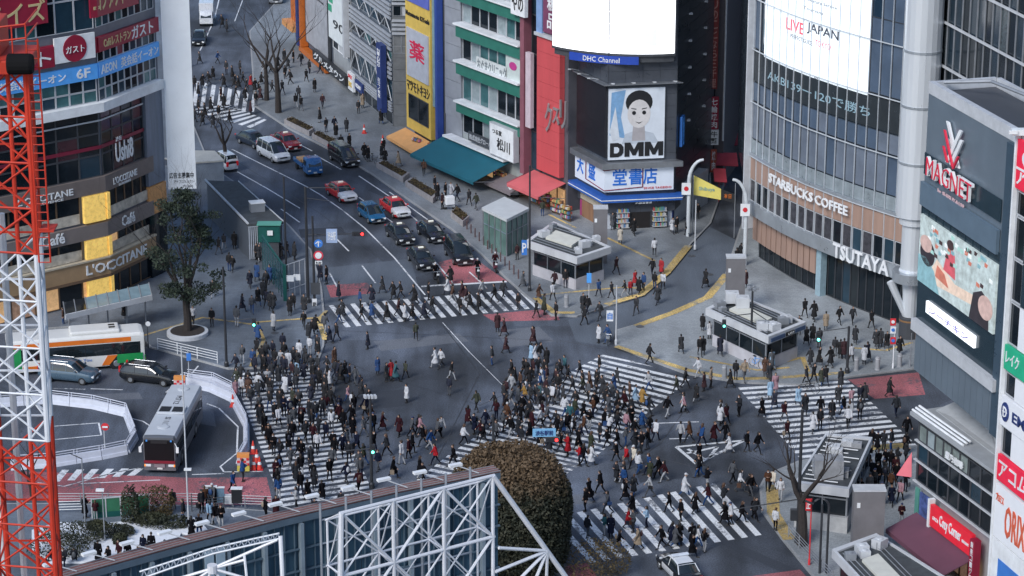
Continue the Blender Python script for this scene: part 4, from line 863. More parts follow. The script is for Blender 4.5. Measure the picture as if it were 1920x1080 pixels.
q=MB(); q.strip(CPa,ua-.3,ua-.06,zs0-.4,zs1+.3,.2,.65); q.build("sign_frame",WHITE,t)
awning(t,CPa,CPa.uz(1720,985)[0]+.3,ub+.1,zs0-.05,.9,2.3,mat("awning_plum",(.13,.05,.08),.7,0,.12,.8),off=.3)
q=MB(); q.strip(CPa,ub+.15,ub+.75,zs0-1.6,zs1-.1,.3,.8); s=q.build("vertical_sign",SR,t); q=MB(); q.text(CPa,"銀座コージー",(ub+.3,ub+.6,zs0-1.5,zs1-.2),.81,0,.0,.02,vert=True); e=q.build("lettering",WHITE,t); e.parent=s
q=MB(); q.strip(CPa,1.0,2.7,.9,zf-.5,.0,.15); q.build("poster",mat("poster_indigo",(.08,.12,.32),.4,0,.8,2),t)
q=MB(); q.strip(CPa,2.9,3.4,.9,zf-.8,.0,.15); q.build("poster",mat("poster_orange",(.5,.2,.1),.4,0,.7,2),t); q=MB(); q.strip(CPa,.3,.8,.3,zf-.4,.0,.12); q.build("poster",mat("poster_green",(.1,.3,.25),.4),t)
windows(t,CPa,ua,ub,.2,2.0,5,1,BROWN,(WARM,MATS["shop_glow"],WARM))
q=MB(); a=CPa.at(0,.1,0); q.slab([a+Vector((-.15,.05,4.7)),a+Vector((-1.15,.4,4.7)),a+Vector((-.15,.45,6.4))],.06); tag(q.build("street_flag",mat("flag_pink",(.7,.16,.2),.6)),"pink triangular flag jutting from the corner of the dark cafe building","flag")
# ---------------------------------------------------------------- white building, far right edge
r0x,r0y=36.0,150.0
r0x=(1884-960)/F_PX*(r0y*cp-(18-HC)*sp); dR=Vector((.30,-1,0)).normalized(); RB=Path([Vector((r0x,r0y,0)),Vector((r0x,r0y,0))+dR*9])
t=building("sign_covered_building","white edged building covered with stacked red, green and white advertising panels","building",(r0x,r0y,0))
zz=lambda y:zat(r0x,r0y,y); body(t,RB,0,9,0,zz(248),9,mat("white_wall",(.5,.53,.56),.5)); q=MB(); q.strip(RB,-.05,.14,0,zz(248),.02,.3); q.build("edge_trim",WHITE,t)
rows=[(1078,1000,"DB"),(1000,900,"W3"),(895,845,"RA"),(845,792,"WG"),(792,735,"ME"),(735,690,"WG"),(745,690,"x"),(688,640,"GR"),(640,560,"WG"),(560,480,"WG"),(480,400,"WG"),(400,352,"WG"),(350,256,"R7")]
rA=mat("loan_red",(.75,.02,.06),.45,emit=.1); gA=mat("loan_green",(.02,.4,.22),.45,emit=.05); wp=mat("white_panel",(.68,.7,.74),.4,0,.05,1,emit=.1)
for y0,y1,k in rows:
    if k=="x": continue
    z0_,z1_=zz(y0)+.05,zz(y1)-.05
    if k in("WG",):
        windows(t,RB,.3,1.6,z0_,z1_,1,1,LGREY,(GLASSD,GLASSB)); 
        q=MB(); q.strip(RB,1.65,8,z0_,z1_,.03,.15)
        q.build("white_panel",wp if y0>600 else drk,t); continue
    m={"DB":WHITE,"W3":wp,"RA":rA,"ME":wp,"GR":gA,"R7":rA}[k]
    q=MB(); q.strip(RB,.25,8,z0_,z1_,.03,.25); s=q.build("sign",m,t); q=MB(); h=z1_-z0_
    if k=="RA": q.text(RB,"アコム",(.5,4.2,z0_+h*.2,z0_+h*.85),.26,0,.05,.04); mm=WHITE
    elif k=="GR": q.text(RB,"レイク",(.5,2.2,z0_+h*.3,z0_+h*.8),.26,0,.03,.04); mm=WHITE
    elif k=="R7": q.text(RB,"ア",(.35,1.7,z0_+h*.1,z0_+h*.45),.26,0,.06,.04); q.text(RB,"●",(1.0,2.4,z0_+h*.5,z0_+h*.85),.26); mm=WHITE
    elif k=="ME":
        q.text(RB,"●",(.4,1.35,z0_+h*.2,z0_+h*.85),.26); q.text(RB,"EM",(1.8,3.4,z0_+h*.35,z0_+h*.7),.26,0,.04,.04); mm=NAVY
        e=MB(); e.text(RB,"Ð",(.62,1.15,z0_+h*.35,z0_+h*.7),.31); e2=e.build("lettering",WHITE,t); e2.parent=s
    elif k=="W3": q.text(RB,"ORIX",(1.7,4.4,z0_+h*.15,z0_+h*.75),.26,0,.05,.04); q.text(RB,"プロミス",(.4,1.4,z0_+h*.7,z0_+h*.85),.26); mm=mat("orange_text",(.65,.12,.06),.5)
    else: q.strip(RB,1.2,7,z0_,z0_+h*.6,.26,.3); mm=BLUE
    if q.v: e=q.build("lettering",mm,t); e.parent=s
q=MB(); p=RB.at(.4,.3,zz(243)); q.box((p.x,p.y,p.z),(.9,.5,.35)); q.box((p.x-.4,p.y-.3,p.z+.05),(.5,.2,.2)); q.build("roof_lamp",WHITE,t)
q=MB(); q.strip(RB,1.3,6,zz(243)+.5,zz(150),-.6,-.3); q.tube(RB.at(2,-.5,zz(248)),RB.at(2,-.5,zz(240)),.1); q.build("roof_sign",gA,t)
# ================================================================ STREET STRUCTURES
def P3(px,py,z=0): return G(px,py,z)
PANW=mat("panel_white",(.58,.6,.63),.4,.1,.12,1,streak=True); CONC=mat("concrete",(.3,.31,.33),.75,0,.25,1.5); ROOFD=mat("roof_dark",(.06,.068,.075),.8,0,.4,1.5)
GLS=mat("clear_glass",(.16,.22,.22),.08,0,.15,1,spec=.8); TILEW=mat("tile_white",(.5,.49,.52),.4,0,.15,1)
def quadbase(pts,z=0): return [G(x,y,z) for x,y in pts]
def inset(q,d):
    c=sum(q,Vector((0,0,0)))/len(q); return [c+(p-c)*(1-d/((p-c).length)) for p in q]
def entrance(name,label,roof,zr,body_in=.5,wallz=1.1,clutter=True,cat="subway entrance",group=None,endpost=None,seed=1):
    "roof = 4 px corners of the roof slab seen at height zr: near-left, near-right, far-right, far-left"
    rnd=random.Random(seed)
    R4=[G(x,y,zr) for x,y in roof]; c=sum(R4,Vector((0,0,0)))/4; t=thing(name,label,cat,(c.x,c.y,0),group=group)
    B4=inset(R4,body_in*1.4)
    q=MB(); q.prism(R4,zr-.6,zr-.12); q.build("fascia",PANW,t)
    I4=inset(R4,.45); q=MB()
    for i in range(4):
        a,b=R4[i],R4[(i+1)%4]; d,e=I4[(i+1)%4],I4[i]
        q.hexa([(a.x,a.y,zr-.12),(b.x,b.y,zr-.12),(d.x,d.y,zr-.12),(e.x,e.y,zr-.12),(a.x,a.y,zr+.02),(b.x,b.y,zr+.02),(d.x,d.y,zr+.02),(e.x,e.y,zr+.02)])
    q.build("roof_rim",PANW,t)
    q=MB(); q.prism(I4,zr-.115,zr-.1); q.build("roof",ROOFD,t)
    q=MB(); q.prism(inset(B4,.1),ZP,zr-.62); q.build("glazed_hall",GLASSD,t)
    for i in range(4):
        a,b=B4[i],B4[(i+1)%4]; L=(b-a).length; Pt=Path([a,b]) ; 
        q=MB(); q.strip(Pt,0.02,L-.02,ZP,wallz,-.3,.05)
        q.build("parapet_wall",TILEW,t)
        n=max(2,int(L/1.6)); q=MB()
        for k in range(n+1): 
            u=lerp(.06,L-.06,k/n); q.strip(Pt,u-.03,u+.03,wallz,zr-.62,-.12,0)
        q.strip(Pt,.1,L-.1,zr-1.0,zr-.9,-.1,-.02); q.build("glazing_bar",GREY,t)
    ex=(R4[1]-R4[0]); ey=(R4[3]-R4[0])
    if clutter:
        sk=[R4[0]+ex*a+ey*b for a,b in ((.22,.32),(.72,.32),(.72,.68),(.22,.68))]
        q=MB(); q.prism(sk,zr-.1,zr+.1); q.build("skylight",mat("skylight_cream",(.62,.62,.56),.6,0,.12,1),t)
        q=MB()
        for k in range(9):
            y=.12+.76*k/8; a=R4[0]+ex*.08+ey*y; b=R4[0]+ex*.92+ey*y
            if .3<y<.7: continue
            q.tube((a.x,a.y,zr+.02),(b.x,b.y,zr+.02),.035,n=5)
        q.build("roof_pipe",GREY,t)
        for k in range(9):
            p=R4[0]+ex*rnd.choice((rnd.uniform(.78,.92),rnd.uniform(.06,.18)))+ey*rnd.uniform(.15,.85); q=MB(); s_=rnd.uniform(.4,.9)
            q.box((p.x,p.y,zr-.1+s_*.35),(s_,s_*.8,s_*.7),rnd.random()); q.lathe((p.x,p.y,zr-.1+s_*.7),[(s_*.25,0),(s_*.25,.06),(s_*.1,.08)],10); q.build("roof_unit",rnd.choice((GREY,LGREY,PANW)),t)
    if endpost:
        (x,y,wd,hh)=endpost; p=G(x,y,0); q=MB(); q.box((p.x,p.y,hh/2+ZP),(wd,1.0,hh)); q.build("service_tower",mat("tower_grey",(.17,.165,.175),.6,0,.15,1),t); q=MB(); q.box((p.x,p.y,hh+ZP+.06),(wd+.1,1.1,.12)); q.build("tower_cap",LGREY,t)
        q=MB(); q.box((p.x-wd*.35,p.y-.52,hh*.82),(.22,.05,.35)); q.build("tower_plate",WHITE,t)
    return t,R4,B4
# entrance by the crosswalk, entrance by the glass tower, big kiosk, and the lower right one
t,R4,B4=entrance("subway_entrance","subway entrance with skylight and railings in front of the bookshop",[(985,452),(1082,484),(1146,463),(1038,415)],3.3,endpost=(1125,494,1.25,5.2),seed=2)
t,R4,B4=entrance("subway_entrance","subway entrance with cluttered white edged roof beside the curved glass tower",[(1323,578),(1441,632),(1512,604),(1382,552)],3.3,endpost=(1377,590,1.6,5.1),seed=5)
PE=Path([R4[1],R4[2]]); q=MB(); L=PE.u[1]
q.strip(PE,.3,L*.42,2.78,3.1,.02,.08); q.strip(PE,L*.7,L-.2,2.78,3.1,.02,.08); q.build("sign",mat("entrance_blue",(.05,.09,.18),.4),t); q=MB(); q.strip(PE,L*.45,L*.67,2.78,3.1,.02,.08); s=q.build("sign",BLACK,t); q=MB(); q.text(PE,"しぶちか",(L*.5,L*.65,2.84,3.04),.09,0,.02,.02); q.build("lettering",WHITE,t)
for k in range(2):
    c=R4[0]+(R4[1]-R4[0])*(.12+.17*k)+(R4[3]-R4[0])*.6; q=MB(); q.box((c.x,c.y,3.3+.55),(1.1,1.0,.9)); q.lathe((c.x,c.y,4.3),[(.35,0),(.35,.05)],12); q.build("roof_unit",PANW,t,bevel=.04)
t,R4,B4=entrance("tiled_kiosk","grey tiled station kiosk with a cluttered flat roof behind a bare tree",[(1490,905),(1592,918),(1636,820),(1548,812)],3.5,body_in=.25,wallz=1.2,clutter=False,cat="kiosk",seed=8)
ex,ey=R4[1]-R4[0],R4[3]-R4[0]; rnd=random.Random(9)
q=MB()
for k in range(11):
    a=R4[0]+ex*.1+ey*(.1+.08*k); b=R4[0]+ex*rnd.uniform(.6,.9)+ey*(.1+.08*k); q.tube((a.x,a.y,3.5),(b.x,b.y,3.5),.06,n=5)
q.build("roof_duct",GREY,t)
for k in range(9):
    p=R4[0]+ex*rnd.uniform(.15,.85)+ey*rnd.uniform(.1,.9); s_=rnd.uniform(.4,.9); q=MB(); q.box((p.x,p.y,3.4+s_*.3),(s_*1.2,s_,s_*.6),-.2); q.lathe((p.x,p.y,3.4+s_*.6),[(s_*.3,0),(s_*.3,.05)],10); q.build("roof_unit",rnd.choice((GREY,CONC,PANW)),t)
p=G(1553,893,3.4); q=MB(); q.box((p.x,p.y,4.1),(2.0,1.3,1.4),-.05); q.build("plant_room",CONC,t)
q=MB(); q.prism(inset(R4,.12),ZP,1.3); q.build("tiled_wall",mat("kiosk_tile",(.42,.43,.44),.5,0,.2,2),t)
t,R4,B4=entrance("subway_entrance","pale roofed subway entrance at the bottom corner beside the wine coloured awning",[(1560,1030),(1700,1180),(1850,1130),(1643,1000)],3.1,endpost=(1624,1042,2.1,4.8),seed=11)
# glass lift box
t=thing("glass_lift_house","green tinted glass lift house with a pale flat roof on the shop pavement","lift house",tuple(G(944,462,0)))
LB=[G(906,462),G(950,484),G(990,463),G(946,442)]
q=MB(); q.prism(inset(LB,.08),ZP,3.5); q.build("glass_walls",mat("green_glass",(.13,.22,.2),.08,0,.3,.8,spec=.9),t)
q=MB(); q.prism([p+(p-sum(LB,Vector((0,0,0)))/4)*.06 for p in LB],3.52,3.8); q.build("roof",mat("lift_roof",(.55,.58,.6),.4,0,.1,1),t)
q=MB()
for i in range(4):
    a,b=LB[i],LB[(i+1)%4]
    for k in range(4):
        p=lerp(a,b,k/4); q.tube((p.x,p.y,ZP),(p.x,p.y,3.5),.06,n=6)
    q.tube((a.x,a.y,2.3),(b.x,b.y,2.3),.04,n=5)
q.build("frame",STEEL,t)
# station-square building: dark roof with slatted end
t=thing("station_office","low dark roofed station building with a slatted white end wall beside the road","building",tuple(G(455,460)))
zr=3.6; RR=[G(465,420,zr),G(531,415,zr),G(447,340,zr),G(385,338,zr)]
q=MB(); q.prism(inset(RR,.3),0,zr-.25); q.build("wall",mat("office_wall",(.1,.115,.14),.5),t)
q=MB(); q.prism(RR,zr-.25,zr); q.build("roof",ROOFD,t); q=MB(); q.tube(RR[0]+Vector((0,0,.05)),RR[3]+Vector((0,0,.05)),.12,n=5); q.tube(RR[1]+Vector((0,0,.03)),RR[2]+Vector((0,0,.03)),.06,n=5); q.build("roof_edge",LGREY,t)
PE=Path([RR[0],RR[1]]); q=MB(); n=18
for k in range(n): q.strip(PE,PE.u[1]*k/n+.04,PE.u[1]*(k+.45)/n+.04,.2,zr-.3,-.1,.05)
q.strip(PE,0,PE.u[1],zr-.32,zr-.26,-.1,.08); q.build("slatted_screen",mat("slat_white",(.42,.46,.52),.5),t)
p=G(482,395,zr); q=MB(); q.box((p.x,p.y,zr+.4),(1.3,1.0,.8),.3); q.build("roof_hatch",GREY,t); q=MB(); q.box((p.x,p.y,zr+.85),(1.4,1.1,.08),.3); q.build("hatch_cover",WHITE,t)
t=thing("site_office","grey box office with a cream roof beside a bare street tree","cabin",tuple(G(385,336)))
zr=2.9; RR=[G(362,305,zr),G(419,301,zr),G(402,284,zr),G(352,283,zr)]
q=MB(); q.prism(RR,0,zr-.1); q.build("wall",mat("cabin_grey",(.25,.29,.34),.5,0,.2,1),t); q=MB(); q.prism([p+(p-sum(RR,Vector((0,0,0)))/4)*.04 for p in RR],zr-.1,zr+.06); q.build("roof",mat("cream_roof",(.55,.53,.47),.6),t)
# green hoarding
GRN=mat("hoarding_green",(.006,.085,.075),.5)
t=thing("green_hoarding","green framed glass panel fence round the stairwell beside the road","fence",tuple(G(530,540)))
HP=Path([G(493,508),G(533,566)]); L=HP.u[1]
q=MB()
for k in range(8): q.strip(HP,L*k/8+.06,L*(k+1)/8-.06,.5,3.2,-.02,.03)
q.build("glass_panel",mat("teal_pane",(.05,.14,.18),.1,0,0,1,spec=.5,alpha=.35),t); q=MB()
for k in range(9): u=min(max(L*k/8,.05),L-.05); q.strip(HP,u-.02,u+.02,ZP,3.3,-.03,.03)
q.strip(HP,0,L,3.3,3.45,-.06,.07); q.build("frame",GRN,t)
q=MB(); e=G(533,566); q.box((e.x+.1,e.y,1.75),(.3,.4,3.3)); q.build("end_post",GRN,t)
q=MB()
e2=G(573,552)
for z in (1.0,3.3): q.tube((e.x,e.y,z),(e2.x,e2.y,z),.04,n=5)
for k in range(5): p=lerp(e,e2,k/4); q.tube((p.x,p.y,ZP),(p.x,p.y,3.3),.04,n=5)
q.build("railing",LGREY,t)
for k,(x,y,w) in enumerate(((545,566,.7),(558,564,.6))): p=G(x,y,0); q=MB(); q.box((p.x,p.y-.1,2.2),(w,.06,.55)); q.build("notice",WHITE,t)
p=G(507,490,0); t=thing("hoarding_box","solid green boxed hoarding in front of the slatted building","hoarding",(p.x,p.y,0)); q=MB(); q.box((p.x,p.y,2.75),(2.0,.9,1.6)); q.build("panel",GRN,t,bevel=.05); q=MB(); q.box((p.x,p.y,1.0),(1.7,.7,1.9)); q.build("lower_frame",DGREY,t); q=MB(); q.box((p.x,p.y,3.64),(2.2,1.2,.08)); q.build("cap",mat("cap_green",(.1,.35,.27),.5),t); q=MB(); q.box((p.x+.1,p.y-.58,2.9),(.5,.04,.45)); q.build("notice",WHITE,t)
# bus-stop shelter in front of the corner shop
t=thing("bus_shelter","long glass roofed bus shelter in front of the corner shop","shelter",tuple(G(205,596)))
SR4=[G(122,590,3.0),G(285,553,3.0),G(275,538,3.2),G(118,566,3.2)]; Pt=Path([SR4[0],SR4[1]]); L=Pt.u[1]
q=MB(); q.strip(Pt,0,L,2.55,3.0,-.1,.05); q.build("fascia",PANW,t)
ex=SR4[1]-SR4[0]; ey=SR4[3]-SR4[0]
for k in range(8):
    a=SR4[0]+ex*(k/8+.006); b=SR4[0]+ex*((k+1)/8-.006); q=MB(); q.slab([a+ey*.05,b+ey*.05,b+ey*.95,a+ey*.95],.05); q.build("roof_pane",GLASSD if k<2 else mat("roof_glass",(.22,.32,.37),.12,0,.2,1),t)
q=MB()
for k in range(9): a=SR4[0]+ex*min(.998,max(.002,k/8)); q.tube(a,a+ey,.05,n=5)
for k in range(5): a=SR4[0]+ex*(.05+.22*k)+ey*.5; q.tube((a.x,a.y,ZP),(a.x,a.y,3.0),.07,n=8)
q.build("frame",GREY,t)
# ================================================================ FOREGROUND: crane mast, curved billboard, trusses
RP_=mat("crane_red",(.5,.03,.01),.65,0,.2,1); WP_=mat("crane_white",(.62,.65,.7),.45,0,.12,1)
CY0=92.0
def atd(px,py,Y):
    d=ray(px,py); s=Y/d.y; return Vector((d.x*s,Y,HC+d.z*s))
t=thing("tower_crane_mast","red and white lattice crane mast with red ladder rising at the left edge","crane",(atd(45,600,CY0).x,CY0,0))
SC=F_PX/ (CY0*1.08)
xl,xm,xr=atd(-35,600,CY0).x,atd(45,600,CY0).x,atd(76,600,CY0-.4).x
zT=atd(40,128,CY0).z; zC=[atd(40,y,CY0).z for y in (470,820)]
W_=xr-xl; D_=W_
corn=[(xl,CY0),(xr,CY0-.4),(xr-.35,CY0+D_),(xl-.1,CY0+D_)]
def seg(z0,z1,m):
    q=MB(); 
    for (x,y) in corn: q.tube((x,y,z0),(x,y,z1),.11,n=8)
    q.tube((xm,CY0-.2,z0),(xm,CY0-.2,z1),.085,n=8)
    q.build("mast_leg",m,t)
    q=MB(); n=max(1,round((z1-z0)/1.75)); dz=(z1-z0)/n
    for i in range(n):
        a=z0+i*dz; b=a+dz; m2=(a+b)/2
        for k in range(4):
            p,r=corn[k],corn[(k+1)%4]
            q.tube((p[0],p[1],a),(r[0],r[1],a),.045,n=5)
            if i%2: p,r=r,p
            q.tube((p[0],p[1],a),(r[0],r[1],b),.05,n=5)
            if k==0: q.tube((r[0],r[1],a),(p[0],p[1],b),.04,n=5)
        q.tube((xm,CY0-.2,a),(xr,CY0-.4,m2),.04,n=5); q.tube((xr,CY0-.4,m2),(xm,CY0-.2,b),.04,n=5)
    q.build("lattice",m,t)
seg(zC[0],zT,RP_); seg(zC[1],zC[0]-.02,WP_); seg(16,zC[1]-.02,RP_); seg(0,15.98,WP_)
q=MB(); zl0,zl1=zT-7.2,zT+1.2; xa=xr+.1; 
for dx in (0,.42): q.tube((xa+dx,CY0-.5,zl0),(xa+dx,CY0-.5,zl1),.035,n=6)
k=zl0
while k<zl1: q.tube((xa,CY0-.5,k),(xa+.42,CY0-.5,k),.022,n=5); k+=.32
q.build("ladder",RP_,t)
q=MB(); q.box((xm-.6,CY0+.3,zT+.25),(3.0,2.6,.5)); q.box((xm-1.0,CY0+.6,zT+1.1),(1.6,1.8,1.2)); q.build("slewing_platform",RP_,t,bevel=.04)
q=MB(); c=atd(38,120,CY0-1.3)
q.poly([(c.x-.45,c.y,c.z),(c.x-.4,c.y,c.z),(c.x+.35,c.y,c.z),(c.x+.45,c.y,c.z)],[.34,.38,.38,.33],16); q.build("winch_drum",mat("oily_black",(.01,.01,.011),.9,spec=.1),t)
q=MB()
for z in (zT+1.0,zT+1.5): q.tube((xl-.5,CY0-1.0,z),(xr+.2,CY0-1.0,z+.35),.035,n=5); q.tube((xr+.2,CY0-1.0,z+.35),(xr+.2,CY0+1.4,z+.35),.035,n=5)
for i in range(6): x=lerp(xl,xr+.2,i/5); q.tube((x,CY0-1.0,zT+.45),(x,CY0-1.0,zT+1.55+.35*i/5),.03,n=5)
q.build("handrail",RP_,t)
q=MB(); p=atd(93,432,CY0-.5); q.box((p.x-.1,CY0-.2,p.z),(.55,.9,.06)); q.build("rest_platform",RP_,t)
# grey hoist track seen behind the mast
q=MB(); x=atd(15,600,CY0+3).x
for dx in (0,.75): q.tube((x-dx,CY0+3,0),(x-dx,CY0+3,45),.14,n=6)
q.build("hoist_rail",LGREY,t)
# curved billboard back with catwalk
ZB_=15.0
bp=[(100,1086),(330,1022),(540,968),(740,922),(937,882)]
BPH=Path([G(x,y,ZB_) for x,y in bp]); t=thing("billboard_wall","long curved steel backed billboard with a red brown catwalk and small arm lamps","billboard",tuple(BPH.at(BPH.u[-1]/2)))
BU=BPH.u[-1]; pn=mat("backing_blue",(.045,.1,.15),.35,.2,.3,.5,streak=True); cat_=mat("catwalk_rust",(.22,.09,.075),.7,0,.35,2.5)
nb=22
q=MB()
for i in range(nb): q.strip(BPH,BU*i/nb+.03,BU*(i+1)/nb-.03,0,ZB_-.5,-.35,-.2)
q.build("backing_panel",pn,t)
q=MB(); q.strip(BPH,0,BU,ZB_-.5,ZB_-.12,-.4,.1); q.build("top_beam",mat("beam_slate",(.12,.17,.22),.4,.3),t)
q=MB(); q.strip(BPH,0,BU,ZB_-.1,ZB_,-.75,.05); q.build("catwalk",cat_,t)
q=MB()
for o in (-.78,-.5,-.2,.08): q.strip(BPH,0,BU,ZB_,ZB_+.06,o,o+.04)
q.build("catwalk_rail",mat("rail_pale",(.35,.33,.34),.5,.3),t)
q=MB()
for i in range(12): u=BU*(i+.5)/12; q.strip(BPH,u-.1,u+.1,0,ZB_-.55,-.15,.25)
q.build("post",mat("steel_bluegrey",(.25,.32,.38),.4,.3),t)
q=MB()
for z in [2+1.35*k for k in range(9)]: q.strip(BPH,0,BU,z,z+.07,-.14,.06)
for i in range(44): u=BU*(i+.25)/44; q.strip(BPH,u-.02,u+.02,0,ZB_-.55,-.13,.0)
q.build("sheeting_rail",mat("rail_slate",(.1,.15,.2),.4,.3),t)
q=MB(); u0=BU*.32; q.strip(BPH,u0,u0+.55,8,ZB_-.55,.27,.35); q.strip(BPH,u0+.7,u0+1.25,8,ZB_-.55,.27,.35); q.build("glazing_strip",mat("pale_pane",(.3,.4,.48),.3),t)
for i in range(12):
    u=BU*(i+.6)/12.2; a=BPH.at(u,.0,ZB_+.1); n=BPH.nrm(BPH.seg(u)); n=Vector((n.x,n.y,0)); dd=Vector((-n.y,n.x,0))
    b=a-n*.55-dd*1.25+Vector((0,0,.55)); q=MB(); q.tube(a,b,.035,n=5); w=q.build("lamp_arm",LGREY,t); q=MB(); q.box((b.x,b.y,b.z),(.8,.3,.14),math.atan2(dd.y,dd.x)); e=q.build("lamp_head",WHITE,t); e.parent=w
# white truss structure in front of the wall
TW=mat("truss_white",(.7,.71,.75),.45,.05,.12,1)
t=thing("white_truss_frame","tall white tubular truss frame propping the billboard beside the round tree","truss",tuple(atd(780,1100,124)))
A=atd(640,962,119); B=G(924,892,A.z)
def bx_(a,b): return a
dirT=(B-A); dirT.z=0; LT=dirT.length; dirT.normalize(); nT=Vector((dirT.y,-dirT.x,0))
zTt=(A.z+B.z)/2; A.z=B.z=zTt
def TP(s,o,z): return A+dirT*s+nT*o+Vector((0,0,z-zTt))
q=MB(); H2=7.5
for lay,(o,r) in enumerate(((.0,.1),(-1.5,.06))):
    for s_ in (0,LT/3,2*LT/3,LT): q.tube(TP(s_+(-.25 if s_==0 and lay==0 else 0),o,0),TP(s_,o,zTt-lay*.9),r,n=8)
    for z in (zTt-lay*.9,zTt-3.4,zTt-6.8): q.tube(TP(-.1,o,z),TP(LT+.1,o,z),r*.95,n=8)
    for k in range(3):
        s0_,s1_=LT*k/3,LT*(k+1)/3
        for j,z in enumerate((zTt,zTt-3.4)):
            a,b=(s0_,s1_) if (k+j)%2==0 else (s1_,s0_)
            q.tube(TP(a,o,z-lay*.9*(j==0)),TP(b,o,z-3.4),r*.8,n=6); q.tube(TP(b,o,z-lay*.9*(j==0)),TP(a,o,z-3.4),r*.5,n=6)
q.build("main_frame",TW,t)
q=MB()
for s_ in (0,LT/3,2*LT/3,LT):
    for z in (zTt,zTt-3.4,zTt-6.8): q.tube(TP(s_,0,z),TP(s_,-1.5,z-.9*(z==zTt)),.05,n=6)
    q.tube(TP(s_,0,zTt),TP(s_,-1.5,zTt-3.4),.04,n=6)
# raking props to the front
for s0_,s1_,z0_ in ((LT,LT+5.5,zTt-8.5),(0,-1.2,0)): q.tube(TP(s0_,0,zTt),TP(s1_,.6,z0_),.14,n=8)
hub=TP(LT+3.1,.4,zTt-4.8)
for dx,dz in ((-3,.9),(-3.2,-.4),(-2.6,-1.8),(-1.6,-3.2),(-.1,-3.6)): q.tube(hub,hub+dirT*dx+Vector((0,0,dz)),.09,n=6)
q.build("prop",TW,t)
q=MB()
for k in range(6): z=zTt-1.2-1.3*k; q.tube(TP(0,-2.2,z),TP(LT,-2.2,z),.05,n=5)
for k in range(7): q.tube(TP(LT*k/6,-2.2,0),TP(LT*k/6,-2.2,zTt-.3),.07,n=5)
q.build("secondary_grid",mat("truss_grey",(.36,.39,.43),.4,.3),t)
# lattice arch lower left
t=thing("lattice_girder","pale lattice girder with radiating struts behind the billboard at the lower left","truss",tuple(atd(350,1150,116)))
q=MB(); hub=atd(398,1066,118)
p0=[atd(x,y,118) for x,y in ((265,1085),(330,1062),(400,1038),(470,1022),(524,1010))]; p1=[atd(x,y,119.2) for x,y in ((262,1072),(330,1050),(398,1028),(468,1012),(524,1000))]
for pp in (p0,p1):
    for a,b in zip(pp,pp[1:]): q.tube(a,b,.055,n=6)
for i in range(24):
    s_=i/24*4; k=min(3,int(s_)); f=s_-k; a=lerp(p0[k],p0[k+1],f); b=lerp(p1[k],p1[k+1],min(1,f+.12)); q.tube(a,b,.03,n=4)
    s2=(i+1)/24*4; k2=min(3,int(s2-.001)); q.tube(b,lerp(p0[k2],p0[k2+1],s2-k2),.03,n=4)
q.build("curved_girder",mat("girder_pale",(.45,.48,.52),.45,.2),t)
q=MB()
for x,y in ((380,1110),(300,1095),(458,1050),(520,1012),(515,1100),(440,1120),(350,1100)): q.tube(hub,atd(x,y,118),.075,n=6)
q.tube(atd(526,1005,118),atd(533,1150,117),.11,n=8); q.tube(atd(458,1040,118),atd(470,1150,117),.07,n=6)
q.lathe(tuple(hub-Vector((0,0,.2))),[(.25,0),(.25,.4)],10); q.build("strut",TW,t)
# ================================================================ TREES AND PLANTS
def clump(n,lobes,size,rnd,flat=0.0,tilt=1.0,shell=.55):
    "leaf-sized quads through the volume of several ellipsoids"
    v=[];f=[];tot=sum(l[3]*l[4]*l[5] for l in lobes)
    for l in lobes:
        k=int(n*l[3]*l[4]*l[5]/tot)
        for _ in range(k):
            while True:
                x,y,z=rnd.uniform(-1,1),rnd.uniform(-1,1),rnd.uniform(-1,1); r=x*x+y*y+z*z
                if shell*shell*rnd.random()<r<=1: break
            c=Vector((l[0]+x*l[3],l[1]+y*l[4],l[2]+z*l[5])); a=Vector((rnd.gauss(0,1),rnd.gauss(0,1),rnd.gauss(0,tilt))).normalized(); b=a.cross(Vector((rnd.gauss(0,1),rnd.gauss(0,1),rnd.gauss(0,1)))).normalized()
            s=size*rnd.uniform(.6,1.4); i=len(v); v+=[c-a*s,c-b*s*.5,c+a*s,c+b*s*.5]; f.append((i,i+1,i+2,i+3))
    m=MB(); m.v=[tuple(p) for p in v]; m.f=f; m.m=[0]*len(f); return m
def leafmat(name,c1,c2,sc=.8,c3=None,zsplit=None):
    m=bpy.data.materials.new(name); m.use_nodes=True; n=m.node_tree.nodes; l=m.node_tree.links; b=n["Principled BSDF"]; b.inputs["Roughness"].default_value=.7; b.inputs["Specular IOR Level"].default_value=.3
    g=n.new("ShaderNodeNewGeometry"); t=n.new("ShaderNodeTexNoise"); t.inputs["Scale"].default_value=sc; t.inputs["Detail"].default_value=6; l.new(g.outputs["Position"],t.inputs["Vector"])
    r=n.new("ShaderNodeValToRGB"); r.color_ramp.elements[0].position=.35; r.color_ramp.elements[1].position=.65; r.color_ramp.elements[0].color=c1+(1,); r.color_ramp.elements[1].color=c2+(1,); l.new(t.outputs["Fac"],r.inputs[0])
    if c3:
        s=n.new("ShaderNodeSeparateXYZ"); l.new(g.outputs["Position"],s.inputs[0]); a=n.new("ShaderNodeMath"); a.operation='MULTIPLY_ADD'; l.new(t.outputs["Fac"],a.inputs[0]); a.inputs[1].default_value=3.0; l.new(s.outputs[2],a.inputs[2])
        mr=n.new("ShaderNodeMapRange"); mr.inputs[1].default_value=zsplit; mr.inputs[2].default_value=zsplit+1.6; l.new(a.outputs[0],mr.inputs[0])
        mx=n.new("ShaderNodeMix"); mx.data_type='RGBA'; l.new(mr.outputs[0],mx.inputs[0]); l.new(r.outputs[0],mx.inputs[6]); mx.inputs[7].default_value=c3+(1,); l.new(mx.outputs[2],b.inputs["Base Color"])
    else: l.new(r.outputs[0],b.inputs["Base Color"])
    return m
